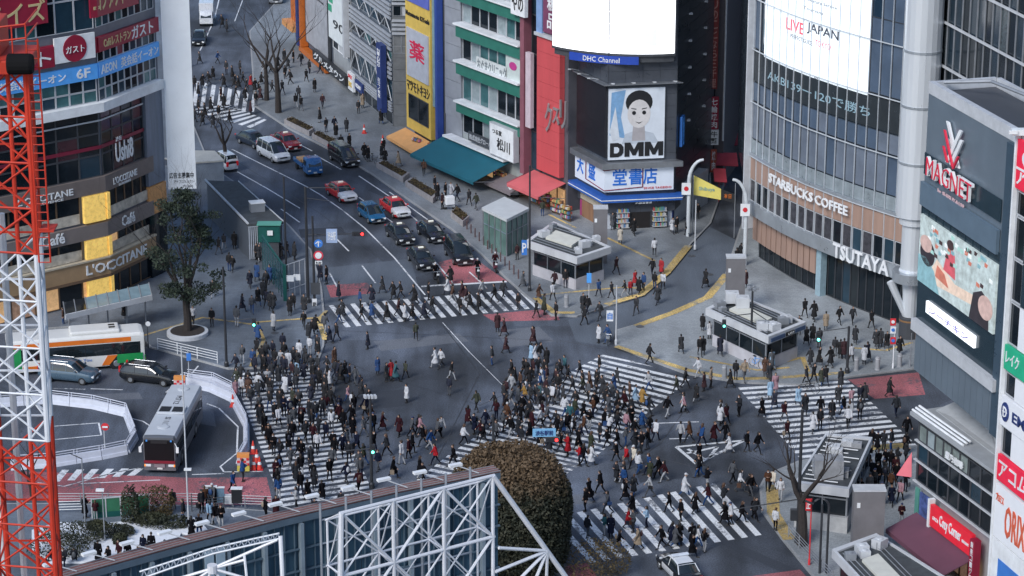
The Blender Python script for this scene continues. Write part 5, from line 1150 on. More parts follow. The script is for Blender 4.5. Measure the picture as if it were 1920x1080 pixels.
def branch(mb,p,d,L,r,depth,rnd,up=.12,spread=.55,n=7):
    pts=[p]; rs=[r]; q=Vector(p); dd=Vector(d)
    for i in range(3):
        dd=(dd+Vector((rnd.gauss(0,.13),rnd.gauss(0,.13),rnd.gauss(0,.08)+up))).normalized(); q=q+dd*L/3; pts.append(q.copy()); rs.append(r*(1-.18*(i+1)))
    mb.poly(pts,rs,max(4,n),0,cap=False)
    if depth<=0: return
    k=rnd.choice((2,3,3))
    for j in range(k):
        a=rnd.uniform(0,2*math.pi); s=rnd.uniform(.6,1.15)*spread; ax=Vector((math.cos(a),math.sin(a),rnd.uniform(-.2,.3)))
        st=pts[rnd.choice((2,3,3))] if j else pts[3]
        branch(mb,st,(dd+ax*s*1.3).normalized(),L*rnd.uniform(.6,.85),rs[-1]*rnd.uniform(.6,.8),depth-1,rnd,up,spread,n-1)
def bare_tree(name,label,px,py,h,seed,depth=4,r=.2,spread=.5,limb=None,group=None,z=ZP):
    rnd=random.Random(seed); g_=G(px,py,0); t=thing(name,label,"tree",(g_.x,g_.y,z),group=group); m=MB(); b=MB()
    th=h*(limb or .35); top=Vector((g_.x+rnd.uniform(-.2,.2),g_.y,z+th)); m.poly([(g_.x,g_.y,z-.1),((g_.x+top.x)/2+.05,g_.y,z+th/2),top],[r*1.25,r,r*.85],9); m.build("trunk",BARK,t)
    for k in range(4):
        a=2*math.pi*k/4+rnd.uniform(-.4,.4); branch(b,top,Vector((math.cos(a)*.75,math.sin(a)*.75,1.0)).normalized(),h*.3,r*.6,depth,rnd,.08,spread)
    b.build("crown",BARK,t)
bare_tree("bare_street_tree","bare dark street tree standing between the cabin roof and the waiting traffic",424,316,6.8,3,5,.22,.6)
bare_tree("bare_street_tree","tall bare street tree with an upright crown on the shop pavement",522,213,13,8,6,.3,.45)
bare_tree("bare_street_tree","slim bare tree behind the taller one by the far shops",500,190,10.5,12,5,.24,.45)
bare_tree("bare_street_tree","large bare tree spreading in front of the tiled kiosk",1504,1024,8.8,21,5,.33,.62,.36)
bare_tree("bare_street_tree","low bare tree behind the crane mast by the rotary island",60,930,6.5,31,5,.13,.7,.2,z=.0)
rnd=random.Random(5)
g_=G(352,630); t=thing("evergreen_tree","dark evergreen tree in a round white rimmed bed on the station square","tree",(g_.x,g_.y,ZP)); H1=zat(g_.x,g_.y,352)
m=MB(); m.poly([(g_.x,g_.y,0),(g_.x+.05,g_.y,1.6),(g_.x-.05,g_.y,3.4)],[.42,.33,.28],10); m.build("trunk",BARK,t)
m=MB()
for k in range(7):
    a=2*math.pi*k/7+.4; branch(m,Vector((g_.x,g_.y,2.3+.25*k)),Vector((math.cos(a)*.55,math.sin(a)*.55,1)).normalized(),H1*.36,.17,5,rnd,.1,.52)
m.build("limb",BARK,t)
lob=[(g_.x+rnd.uniform(-.5,.5)+math.cos(a)*r,g_.y+math.sin(a)*r,zz_,rnd.uniform(.5,1.05),rnd.uniform(.5,1.0),rnd.uniform(.3,.65)) for zz_,rmax in ((H1-.7,.6),(H1-1.6,1.7),(H1-2.7,2.4),(H1-3.9,3.0),(H1-5.2,3.4),(H1-6.6,3.5),(H1-8.2,3.3),(H1-9.2,2.6)) for a,r in [(rnd.uniform(0,6.28),rmax*rnd.uniform(.3,1)) for _ in range(7)]]
clump(9800,lob,.12,rnd,shell=.2).build("crown",leafmat("evergreen_leaf",(.014,.024,.02),(.045,.062,.04)),t)
q=MB(); q.lathe((g_.x,g_.y,ZP),[(1.75,0),(1.75,.32),(1.5,.36)],28); tag(q.build("tree_bed",PANW),"round white stone rim around the evergreen tree's bed","planter"); 
q=MB(); q.lathe((g_.x,g_.y,ZP+.36),[(1.45,0),(1.45,.03)],24); o_=q.build("soil",BARK); o_.parent=[o for o in COL.objects if o.name=="tree_bed"][0]
g_=Vector((-.1,160.5,0)); t=thing("round_clipped_tree","big dense round crowned tree, brown on top, behind the white truss","tree",(g_.x,g_.y,ZP)); zt1=zat(g_.x,g_.y,836)
m=MB(); m.poly([(g_.x,g_.y,0),(g_.x,g_.y,3),(g_.x+.2,g_.y,5)],[.5,.4,.3],10); m.build("trunk",BARK,t)
def shellclump(n,c,R,size,rnd,bump=.13):
    v=[];f=[]
    ph=[(Vector((rnd.gauss(0,1),rnd.gauss(0,1),rnd.gauss(0,1))).normalized(),rnd.uniform(.3,1)) for _ in range(60)]
    for _ in range(n):
        d=Vector((rnd.gauss(0,1),rnd.gauss(0,1),rnd.gauss(0,1))).normalized()
        if d.z<-.75: continue
        w=max((max(0,d.dot(p)-.86)*6*h for p,h in ph),default=0); rr=(1-bump+bump*w)*rnd.uniform(.8,1.02)/(abs(d.x)**2.7+abs(d.y)**2.7+abs(d.z)**2.7)**(1/2.7)
        ex=abs(d.x)**.85*(1 if d.x>0 else -1); c_=Vector((c[0]+d.x*R[0]*rr,c[1]+d.y*R[1]*rr,c[2]+d.z*R[2]*rr))
        a=Vector((rnd.gauss(0,1),rnd.gauss(0,1),rnd.gauss(0,1))).normalized(); b=a.cross(d+Vector((rnd.gauss(0,.5),rnd.gauss(0,.5),rnd.gauss(0,.5)))).normalized(); s=size*rnd.uniform(.6,1.4); i=len(v)
        v+=[c_-a*s,c_-b*s*.55,c_+a*s,c_+b*s*.55]; f.append((i,i+1,i+2,i+3))
    m=MB(); m.v=[tuple(p) for p in v]; m.f=f; m.m=[0]*len(f); return m
Rz=4.9
shellclump(52000,(g_.x,g_.y,zt1-Rz),(4.35,4.2,Rz),.12,rnd).build("crown",leafmat("clipped_leaf",(.02,.026,.018),(.05,.05,.032),1.6,(.125,.085,.05),zt1-2.6+1.2),t)
shellclump(9000,(g_.x,g_.y,zt1-Rz),(3.4,3.2,Rz*.8),.2,rnd).build("inner_crown",MATS["bark"],t)
LB2=leafmat("shrub_leaf",(.02,.025,.018),(.05,.055,.03)); LB3=leafmat("shrub_leaf_ochre",(.06,.045,.025),(.12,.09,.04))
def shrub(px,py,rx,ry,rz_,label,m=None,z=ZP,n=1800,name="shrub"):
    c=G(px,py,0); rnd=random.Random(px*3+py); b=clump(n,[(c.x,c.y,z+rz_*.5,rx,ry,rz_),(c.x+rx*.4,c.y,z+rz_*.6,rx*.6,ry*.7,rz_*.9)],.09,rnd,shell=.8); 
    b.v=[(x,y,max(z+.02,zz_)) for x,y,zz_ in b.v]; tag(b.build(name,m or LB2,loc=(c.x,c.y,z)),label,"shrub")
shrub(1118,1076,2.4,1.5,1.6,"ochre green shrub at the bottom edge right of the truss",LB3)
# ---------------- station plaza at lower left
zp=ZP+.005
pts=[(60,1000),(110,985),(170,990),(250,982),(330,982),(352,974),(372,978),(390,1000),(372,1010),(340,1005),(330,1030),(300,1040),(180,1060),(110,1060),(60,1040)]
b=MB(); pl=[G(x,y) for x,y in pts]; b.prism(pl,.05,ZP+.14); struct(b.build("snow_ground",mat("fresh_snow",(.74,.77,.82),.7,0,.1,3,bump=.3)))
for k,(x,y,rx,ry,rz_,lb) in enumerate([(212,1008,1.6,1.0,.45,"oval clipped shrub in the middle of the white bed"),(182,997,.8,.6,.4,"small round shrub left of the oval one in the white bed"),(310,992,2.1,.9,.5,"long clipped shrub at the right end of the white bed"),(285,986,1.2,.7,.5,"shrub touching the left side of the long clipped one"),(225,1025,.5,.5,.5,"little shrub at the front edge of the white bed"),(135,1020,2.4,1.3,.9,"broad brown shrub by the crane mast"),(110,1045,2.2,1.2,1.0,"dark shrub lowest beside the crane mast")]):
    shrub(x,y,rx,ry,rz_,lb,None,ZP+.14,1500)
shrub(290,966,1.5,1.0,1.5,"upright ochre bush beside the green netting",LB3); shrub(245,985,.7,.6,2.0,"slender green sapling in the white bed"); 
# green netting panel fence
t=thing("green_net_fence","green mesh hoarding standing on the lower left pavement","fence",tuple(G(225,975)))
HP=Path([G(172,975),G(282,966)]); L=HP.u[1]; q=MB()
for k in range(4): q.strip(HP,L*k/4+.05,L*(k+1)/4-.05,.3,1.55,-.02,.02)
q.build("mesh_panel",mat("mesh_green",(.03,.15,.08),.6,0,.3,1),t); q=MB(); q.strip(HP,0,L,.14,.55,-.04,.05); q.build("base_board",GRN,t); q=MB()
for k in range(5): u=min(max(L*k/4,.04),L-.04); q.strip(HP,u-.04,u+.04,.14,1.65,-.06,.06)
q.strip(HP,0,L,1.56,1.62,-.05,.05); q.build("frame",LGREY,t)
# ================================================================ BARRIERS, RAILS, BOLLARDS, PLANTERS, CONES
BARW=mat("barrier_white",(.6,.63,.72),.5,0,.1,2)
def barrier(pts,label,group,z=0.0,ht=.95,blk=2.0):
    "run of white plastic jersey barriers, each block a thing"
    i=0; pts=[G(x,y) for x,y in pts]; 
    for a,b in zip(pts,pts[1:]):
        L=(b-a).length; n=max(1,round(L/blk)); d=(b-a)/L; rz=math.atan2(d.y,d.x)
        for k in range(n):
            c=a+d*L*(k+.5)/n; l=L/n-.04; w=thing("jersey_barrier",label,"barrier",(c.x,c.y,z),rz,group,wl=False)
            q=MB(); q.hexa([(-l/2,-.25,0),(l/2,-.25,0),(l/2,.25,0),(-l/2,.25,0),(-l/2,-.2,.25),(l/2,-.2,.25),(l/2,.2,.25),(-l/2,.2,.25)]); q.hexa([(-l/2,-.13,.251),(l/2,-.13,.251),(l/2,.13,.251),(-l/2,.13,.251),(-l/2,-.1,ht*.75),(l/2,-.1,ht*.75),(l/2,.1,ht*.75),(-l/2,.1,ht*.75)]); q.build("block",BARW,w)
            q=MB(); q.tube((-l/2,0,ht+.12),(l/2,0,ht+.12),.035,n=5); q.tube((-l/2+.1,0,ht*.75),(-l/2+.1,0,ht+.12),.03,n=5); q.tube((l/2-.1,0,ht*.75),(l/2-.1,0,ht+.12),.03,n=5); q.tube((-l/2,0,ht*.92),(l/2,0,ht*.92),.025,n=5); q.build("top_rail",BARW,w)
barrier([(0,762),(90,755),(175,765),(237,780),(254,824),(238,850),(190,860),(95,875),(20,880)],"white jersey barrier block in the loop round the bus turning island","jersey barriers round the turning island")
barrier([(345,722),(395,733),(436,752),(462,800),(462,845),(448,870)],"white jersey barrier block between the rotary and the crowded crosswalk","jersey barriers beside the crowded crosswalk")
barrier([(352,716),(400,722),(436,740)],"white jersey barrier block in the second row behind the rotary corner","jersey barriers in the second row")
def rail(pts,label,m=WHITE,h=.9,z=ZP,nr=4,cat="railing",sp_=1.8):
    P=[G(x,y) for x,y in pts]; t=thing("pedestrian_railing",label,cat,(P[0].x,P[0].y,z)); q=MB(); p2=MB()
    for a,b in zip(P,P[1:]):
        L=(b-a).length; n=max(1,round(L/sp_))
        for k in range(n+1): c=lerp(a,b,k/n); p2.tube((c.x,c.y,z),(c.x,c.y,z+h),.04,n=6)
        for j in range(nr): zz=z+h*(.3+.68*j/max(1,nr-1)); q.tube((a.x,a.y,zz),(b.x,b.y,zz),.028,n=5)
    q.build("rail",m,t); p2.build("post",m,t)
rail([(296,658),(408,684)],"white tubular railing on the kerb below the evergreen tree",h=1.0)
rail([(100,950),(360,950),(510,956)],"grey tubular railing along the lower left pavement edge",GREY)
rail([(360,962),(420,957)],"dark railing beside the notice boards",DGREY); rail([(100,966),(160,964)],"short white railing near the crane mast",WHITE)
rail([(1478,1010),(1560,1100)],"grey bollard railing along the lower right kerb",GREY,1.0)
def bollard(px,py,label,group,m=CONC,h=1.0,r=.11):
    c=G(px,py); t=thing("bollard",label,"bollard",(c.x,c.y,ZP),group=group); q=MB(); q.lathe((c.x,c.y,ZP),[(r*1.15,0),(r*1.1,.08),(r,.1),(r,h-.1),(r*.8,h-.02),(r*.3,h)],12); q.build("post",m,t); q=MB(); q.lathe((c.x,c.y,ZP+h*.8),[(r+.006,0),(r+.006,.08)],12); q.build("band",LGREY,t)
for k,(x,y) in enumerate(((1062,578),(1358,712),(1605,697),(1645,696),(1686,690))): bollard(x,y,["thick bollard by the red kerb at the top crosswalk","thick bollard between the fanned and the right crosswalk","bollard nearest the tall dark pole by the tower","middle bollard on the kerb before the glass tower","bollard beside the striped sign post by the tower"][k],"thick stone bollards",h=1.15,r=.2)
for k in range(14):
    a=lerp(G(868,425),G(972,525),k/13); t=thing("bollard","slim brown bollard in the row beside the glass lift house","bollard",(a.x,a.y,ZP),group="slim bollards along the shop kerb"); q=MB(); q.lathe((a.x,a.y,ZP),[(.06,0),(.06,.85),(.03,.9)],8); q.build("post",mat("bollard_brown",(.12,.07,.07),.5),t)
def planter(pts,label,n=500):
    P=[G(x,y) for x,y in pts]; c=sum(P,Vector((0,0,0)))/4; t=thing("kerb_planter",label,"planter",(c.x,c.y,ZP)); q=MB(); q.prism(P,ZP,.7); q.build("box",mat("planter_stone",(.33,.31,.31),.7,0,.25,2),t)
    I=[c+(p-c)*.86 for p in P]; q=MB(); q.prism(I,.7,.715); q.build("soil",BARK,t); rnd=random.Random(int(pts[0][0])); f=MB()
    ax=I[1]-I[0]; ay=I[3]-I[0]; v=[]
    for _ in range(n):
        p=I[0]+ax*rnd.random()+ay*rnd.random()+Vector((0,0,.72+abs(rnd.gauss(0,.1)))); a=Vector((rnd.gauss(0,1),rnd.gauss(0,1),rnd.gauss(0,1))).normalized()*.09; b_=a.cross(Vector((rnd.gauss(0,1),rnd.gauss(0,1),1))).normalized()*.05; k=len(f.v); f.v+=[tuple(p-a),tuple(p-b_),tuple(p+a),tuple(p+b_)]; f.f.append((k,k+1,k+2,k+3)); f.m.append(0)
    f.build("planting",LB3,t)
planter([(706,317),(756,345),(768,336),(718,312)],"long stone kerb planter nearest the black van"); planter([(760,352),(812,384),(822,372),(772,344)],"stone kerb planter right after the gap beside the taxis"); planter([(845,410),(868,428),(880,418),(856,400)],"small square kerb planter by the glass lift house")
planter([(533,235),(580,258),(590,251),(545,230)],"stone kerb planter under the far bare trees"); planter([(585,262),(625,283),(633,276),(594,256)],"stone kerb planter behind the black van's rear")
def cone(px,py,label,s=1.0,z=0):
    c=G(px,py); t=thing("traffic_cone",label,"cone",(c.x,c.y,z)); q=MB(); q.box((c.x,c.y,z+.02*s),(.38*s,.38*s,.04*s)); q.build("base",RED,t); q=MB(); q.lathe((c.x,c.y,z+.042*s),[(.15*s,0),(.03*s,.7*s)],14); q.build("cone",mat("cone_red",(.7,.06,.04),.5),t); q=MB(); q.lathe((c.x,c.y,z+.3*s),[(.115*s,0),(.08*s,.16*s)],14); q.build("stripe",WHITE,t)
for k,(x,y) in enumerate(((437,762),(441,754),(476,880),(487,880),(482,866),(475,850),(683,252),(718,272))): cone(x,y,["red cone leaning low at the barrier bend by the crosswalk","red cone just above the lower one at the barrier bend","left one of the two front cones by the striped barrier foot","right one of the two front cones beside the crosswalk edge","red cone in the middle of the cone cluster","red cone furthest up the cone cluster","red cone on the pale paving by the striped building","red cone beside the white pole near the orange awning"][k],1.35,ZP if y<300 else 0)
def crate_marker(px,py,label,w=1.0):
    c=G(px,py); t=thing("crash_cushion",label,"barrier",(c.x,c.y,0)); q=MB(); q.box((c.x,c.y,.85),(.9*w,.4,.6)); q.build("chequered_panel",mat("cush_white",(.6,.5,.5),.5),t); 
    q=MB()
    for i in range(4):
        for j in range(3):
            if (i+j)%2: q.box((c.x-.34*w+.225*w*i,c.y-.21,.65+.2*j),(.2*w,.03,.18))
    q.build("red_check",RED,t); q=MB(); q.box((c.x,c.y,1.3),(.9*w,.42,.28)); q.build("orange_cap",mat("cush_orange",(.75,.3,.08),.5),t); q=MB(); q.box((c.x,c.y-.02,.32),(.9*w,.45,.4)); q.build("yellow_base",mat("cush_yellow",(.65,.55,.1),.5),t)
crate_marker(338,737,"orange and red chequered cushion at the barrier corner above the grey bus"); crate_marker(457,884,"orange and red chequered cushion beside the cones")
# ================================================================ POLES, SIGNALS, SIGNS
POLE=mat("pole_dark",(.045,.048,.055),.45,.3,.15,2)
def pole(px,py,ytop,label,r=.11,name="street_pole",cat="pole",m=POLE,z=ZP):
    c=G(px,py); h=zat(c.x,c.y,ytop); t=thing(name,label,cat,(c.x,c.y,z)); q=MB(); q.lathe((c.x,c.y,z),[(r*1.7,0),(r*1.7,.35),(r*1.1,.45),(r,.5),(r*.75,h-z)],12); q.build("shaft",m,t); return t,c,h
def arm(t,c,z0,x1,y1,z1=None,r=.05,m=POLE):
    e=None
    d=ray(x1,y1); s=c.y/d.y; e=Vector((d.x*s,c.y,HC+d.z*s)); a=Vector((c.x,c.y,z0)); q=MB(); q.tube(a,e,r,r*.7,8); q.build("arm",m,t); return e
LR=mat("lamp_red",(1,.03,.03),.4,0,0,emit=2.5); LGm=mat("lamp_green",(.15,1,.75),.4,0,0,emit=2.5); LOFF=mat("lamp_off",(.03,.03,.035),.3)
def tsignal(t,e,lit="red",horizontal=True,rot=0,s=1.0):
    q=MB(); w,h=(1.1,.4) if horizontal else (.42,.9); w*=s;h*=s; q.box((e.x,e.y,e.z),(w,.25,h),rot); hd=q.build("signal_head",POLE,t); n=3 if horizontal else 2
    for i in range(n):
        q=MB(); dx=(i-1)*.34*s if horizontal else 0; dz=0 if horizontal else (.2-.4*i)*s
        q.lathe((0,0,0),[(.13*s,0),(.13*s,.05)],12); R_=Matrix.Translation((e.x+dx,e.y-.14,e.z+dz))@Matrix.Rotation(math.pi/2,4,'X'); q.v=[tuple(R_@Vector(v)) for v in q.v]
        on=(lit=="red" and ((horizontal and i==2) or (not horizontal and i==0))) or (lit=="green" and ((horizontal and i==0) or (not horizontal and i==1)))
        e2=q.build("lens",(LR if lit=="red" else LGm) if on else LOFF,t); e2.parent=hd
def board(t,x0,y0,x1,y1,c,m,txt=None,tm=WHITE,name="sign",round_=False,dy=-.15):
    "flat board centred on pixel box, standing at the pole's distance"
    a=atd(x0,y1,c.y+dy); b=atd(x1,y0,c.y+dy); q=MB(); Pt=Path([(a.x,c.y+dy),(b.x,c.y+dy)]); w=b.x-a.x; h=b.z-a.z
    if round_:
        cx_,cz=(a.x+b.x)/2,(a.z+b.z)/2; r=w/2; q.lathe((0,0,0),[(r,0),(r,.04)],20); M_=Matrix.Translation((cx_,c.y+dy,cz))@Matrix.Rotation(math.pi/2,4,'X'); q.v=[tuple(M_@Vector(v)) for v in q.v]
    else: q.strip(Pt,0,w,a.z,b.z,0,.05)
    s=q.build(name,m,t)
    if txt:
        q=MB(); q.text(Pt,txt,(w*.12,w*.88,a.z+h*.18,b.z-h*.18),.07 if not round_ else .06,0,.02,.02); e=q.build("lettering",tm,t); e.parent=s
    return s
# main signal mast beside the green hoarding, arm over the lane with red light
t,c,h=pole(578,570,350,"tall dark signal mast with a red light on its arm beside the green hoarding",.14,"signal_mast","traffic light")
e=arm(t,c,zat(c.x,c.y,440),672,438); tsignal(t,e,"red"); board(t,612,429,632,455,c,mat("sign_paleblue",(.35,.45,.65),.5),"渋谷駅",WHITE)
e=arm(t,c,h-.1,655,352); arm(t,c,h-1,625,378,r=.04)
t,c,h=pole(590,575,405,"slimmer dark pole right against the signal mast carrying round road signs",.12,"sign_pole","pole")
board(t,589,448,605,465,c,BLUE,"↑",WHITE,round_=True); board(t,588,469,606,489,c,mat("ring_red",(.6,.05,.08),.5),None,round_=True); board(t,591,472,603,486,c,WHITE,None,round_=True,dy=-.2); board(t,591,489,604,495,c,WHITE,"8-20",BLACK); board(t,586,560,594,590,c,WHITE,"駅前",BLACK); board(t,583,530,600,552,c,DGREY)
t,c,h=pole(538,548,331,"plain dark lamp pole behind the slatted station building",.1)
t,c,h=pole(425,690,500,"dark pedestrian signal pole on the station square kerb",.11,"pedestrian_signal","traffic light"); e=arm(t,c,zat(c.x,c.y,602),476,597,r=.05); e.z-=.35; tsignal(t,e,"green",False,s=.8)
t,c,h=pole(697,915,745,"dark signal pole in the crowd on the left crosswalk with its arm pointing left",.12,"signal_mast","traffic light",z=0); e=arm(t,c,zat(c.x,c.y,841),637,846,r=.05); tsignal(t,Vector((c.x+.15,c.y-.25,zat(c.x,c.y,840))),"green",False,s=.8)
for k in range(4): q=MB(); q.box((c.x-.35+.24*k,c.y-.15,h+.12),(.16,.4,.22),.3); q.build("loudspeaker",LGREY,t)
t,c,h=pole(925,880,776,"short dark pole behind the round tree holding a pale blue street name arm",.12,"signal_mast","traffic light",z=0); e=arm(t,c,zat(c.x,c.y,833),1005,815,r=.045); 
q=MB(); q.box((e.x+.6,e.y-.1,e.z+.2),(1.7,.08,.62),.06); s=q.build("sign",mat("name_blue",(.2,.45,.7),.5),t); Pt=Path([(e.x-.15,e.y-.2),(e.x+1.35,e.y-.1)]); q=MB(); q.text(Pt,"渋谷駅前",(.1,1.4,e.z,e.z+.4),.02,0,.02,.02); w_=q.build("lettering",NAVY,t); w_.parent=s; tsignal(t,Vector((e.x+1.2,e.y-.05,e.z-.35)),"red",True,s=.9)
t,c,h=pole(1155,648,535,"slim grey sign post with a blue bicycle sign at the corner of the side street",.07,"sign_pole","pole",LGREY); board(t,1137,582,1150,602,c,WHITE,"自",BLUE)
t,c,h=pole(993,548,310,"tall dark lamp pole in front of the glass lift house",.1); board(t,978,450,988,478,c,BLUE,"P",WHITE,dy=-.25)
t,c,h=pole(1104,575,512,"thin post with a small blue sign in front of the subway entrance",.04,"sign_pole","pole",LGREY); board(t,1100,512,1109,530,c,SK)
t,c,h=pole(1407,680,540,"dark signal pole with two arms in front of the tower's subway entrance",.11,"signal_mast","traffic light"); e=arm(t,c,zat(c.x,c.y,588),1358,594,r=.045); e.z-=.3; tsignal(t,Vector((e.x,e.y,e.z-.3)),"green",False,s=.75); arm(t,c,zat(c.x,c.y,582),1440,602,r=.045)
for k in range(5): q=MB(); a=k*1.25; q.box((c.x+math.cos(a)*.35,c.y+math.sin(a)*.35,h-.05),(.34,.2,.22),a); q.build("loudspeaker",GREY,t)
t,c,h=pole(1588,702,612,"dark pedestrian signal pole on the kerb before the glass tower",.12,"pedestrian_signal","traffic light"); e=arm(t,c,h-.1,1535,622,r=.04); e.z-=.45; tsignal(t,e,"green",False,s=.9)
t,c,h=pole(1674,693,600,"white post stacked with red ringed parking signs by the tower column",.05,"sign_pole","pole",WHITE)
for k,y in enumerate((597,612,632)): board(t,1669,y,1680,y+13,c,[RED,WHITE,RED][k]); board(t,1671,y+2,1678,y+11,c,[WHITE,BLUE,BLUE][k],None,round_=True,dy=-.22)
t,c,h=pole(1706,690,625,"thin grey post at the corner of the blue grey store",.04,"sign_pole","pole",GREY)
t,c,h=pole(1495,1020,768,"dark signal mast standing close to the large bare tree by the kiosk",.13,"signal_mast","traffic light"); arm(t,c,zat(c.x,c.y,936),1375,955,r=.05); q=MB(); q.box((c.x-.3,c.y,2.2),(.5,.35,.8)); q.build("control_box",POLE,t)
t,c,h=pole(1517,1062,935,"red and white road sign post under the bare tree",.05,"sign_pole","pole",RED); board(t,1510,935,1521,957,c,RED,"止",WHITE)
c=G(1549,1078); t=thing("arched_lamp_post","dark arched twin post by the bottom right railing","pole",(c.x,c.y,ZP)); h=zat(c.x,c.y,935); q=MB(); pts=[(c.x,c.y,ZP),(c.x,c.y,h-.6)]+[(c.x-.55+.55*math.cos(a),c.y,h-.6+.6*math.sin(a)) for a in [k*math.pi/8 for k in range(1,8)]]+[(c.x-1.6,c.y,h-.15)]; q.poly(pts,.08,8); q.build("arch",POLE,t); q=MB(); q.tube((c.x-.45,c.y,ZP),(c.x-.45,c.y,h-.4),.08,n=8); q.build("shaft",POLE,t)
t,c,h=pole(355,1010,650,"tall pale lamp post in front of the grey roofed bus",.06,"street_lamp","lamp post",LGREY); q=MB(); p=atd(352,880,c.y-.2); q.box((p.x,p.y,p.z),(.5,.25,.12)); q.build("lamp_head",WHITE,t)
t,c,h=pole(355,720,655,"thin pale post with a small blue sign behind the barrier rows",.04,"sign_pole","pole",LGREY,z=0); board(t,350,662,358,676,c,BLUE)
t,c,h=pole(278,655,606,"bus stop post with a round white disc beside the bus",.05,"bus_stop_sign","sign",DGREY); board(t,273,602,282,612,c,WHITE,None,round_=True)
t,c,h=pole(197,845,800,"no entry sign post inside the barrier loop",.045,"no_entry_sign","sign",LGREY,z=0); board(t,190,793,204,807,c,RED,None,round_=True); board(t,192,799,202,802,c,WHITE,dy=-.22)
t,c,h=pole(197,1020,920,"slim dark lamp post standing in the white plaza bed",.05,"street_lamp","lamp post",GREY); q=MB(); q.box((c.x-.15,c.y,h+.05),(.55,.25,.14)); q.build("lamp_head",WHITE,t)
t,c,h=pole(161,1000,860,"thin curved grey lamp post beside the striped road marking",.06,"street_lamp","lamp post",GREY); arm(t,c,h,130,850,r=.04)
t,c,h=pole(1303,470,375,"white curved lantern post carrying a small round flag sign at the side street",.07,"lantern_post","lamp post",LGREY)
for k,(px,py,y0,lb,sg) in enumerate(((1290,445,298,"white bent gate column at the left side of the side street",1),(1396,500,335,"white bent gate column at the right side of the side street against the tower",-1))):
    c=G(px,py); h=zat(c.x,c.y,y0); t=thing("gate_column",lb,"gate",(c.x,c.y,ZP)); q=MB(); pts=[(c.x,c.y,ZP),(c.x,c.y,h*.72)]+[(c.x+sg*(1.3-1.3*math.cos(a)),c.y,h*.72+h*.27*math.sin(a)) for a in [j*math.pi/14 for j in range(1,8)]]; q.poly(pts,[.19]*2+[.19-.01*j for j in range(7)],12); q.build("column",mat("gate_white",(.58,.62,.65),.4,.1),t)
    p=atd(px-12 if k==0 else px-8,(365 if k==0 else 405),c.y-.3); q=MB(); Pt=Path([(p.x,p.y),(p.x+.8,p.y)]); q.strip(Pt,0,.85,p.z,p.z+1.15,0,.05); s=q.build("banner",WHITE,t); q=MB(); q.lathe((0,0,0),[(.22,0),(.22,.03)],14); M_=Matrix.Translation((p.x+.42,p.y-.06,p.z+.6))@Matrix.Rotation(math.pi/2,4,'X'); q.v=[tuple(M_@Vector(v)) for v in q.v]; e=q.build("disc",RED,t); e.parent=s
# banner across the side street
a=G(1299,440); Ba=Path([(a.x,a.y),(a.x+3.9,a.y-1.0)]); t=thing("street_banner","yellow and dark banner strung beside the side street gate","banner",(a.x,a.y,0)); z0=zat(a.x,a.y,365)
q=MB(); q.add([tuple(Ba.at(u,o,z)) for o in (0,.06) for u,z in ((0,z0),(2.6,z0-.3),(2.6,z0+.75),(0,z0+1.9))],[(3,2,1,0),(4,5,6,7),(0,1,5,4),(1,2,6,5),(2,3,7,6),(3,0,4,7)]); q.build("yellow_cloth",mat("banner_yellow",(.7,.6,.15),.6),t)
q=MB(); q.add([tuple(Ba.at(u,o,z)) for o in (0,.06) for u,z in ((2.62,z0-.3),(3.9,z0-.5),(3.9,z0+.35),(2.62,z0+.75))],[(3,2,1,0),(4,5,6,7),(0,1,5,4),(1,2,6,5),(2,3,7,6),(3,0,4,7)]); q.build("dark_cloth",BLACK,t); q=MB(); q.text(Ba,"Shibuya",(.5,2.0,z0+.4,z0+.85),.07); q.build("lettering",mat("banner_teal",(.15,.35,.4),.5),t); q=MB(); q.text(Ba,"本日",(2.9,3.6,z0-.1,z0+.35),.07,0,.02); q.build("lettering",FO,t)
q=MB(); 
for u in (-.05,3.95): p=Ba.at(u); q.tube((p.x,p.y,0),(p.x,p.y,z0+1.9-.5*(u>1)),.04,n=6)
q.build("pole",GREY,t)
# notice boards at the red strip
for k,(x,y,w,hh,m) in enumerate(((397,953,.8,1.5,LGREY),(411,953,.8,1.4,mat("map_board",(.12,.2,.28),.4,0,.3,3)),(445,952,.75,1.3,BLACK),(428,951,.7,.7,LGREY))):
    c=G(x,y); t=thing("notice_board" if k<2 else "street_cabinet",["pale framed notice board behind the lower left railing","blue map board right of the pale notice board","black street cabinet on the red strip","low pale cabinet between the map board and the black cabinet"][k],"board" if k<2 else "cabinet",(c.x,c.y,ZP)); q=MB(); q.box((c.x,c.y,ZP+hh*.6+.05),(w,.12 if k<2 else .4,hh*.8)); q.build("panel",m,t); q=MB(); q.box((c.x-w*.4,c.y,ZP+hh*.1),(.06,.06,hh*.2)); q.box((c.x+w*.4,c.y,ZP+hh*.1),(.06,.06,hh*.2)); q.build("leg",GREY,t); q=MB(); q.box((c.x,c.y,ZP+hh+.08),(w+.08,.2 if k<2 else .46,.06)); q.build("cap",WHITE,t)
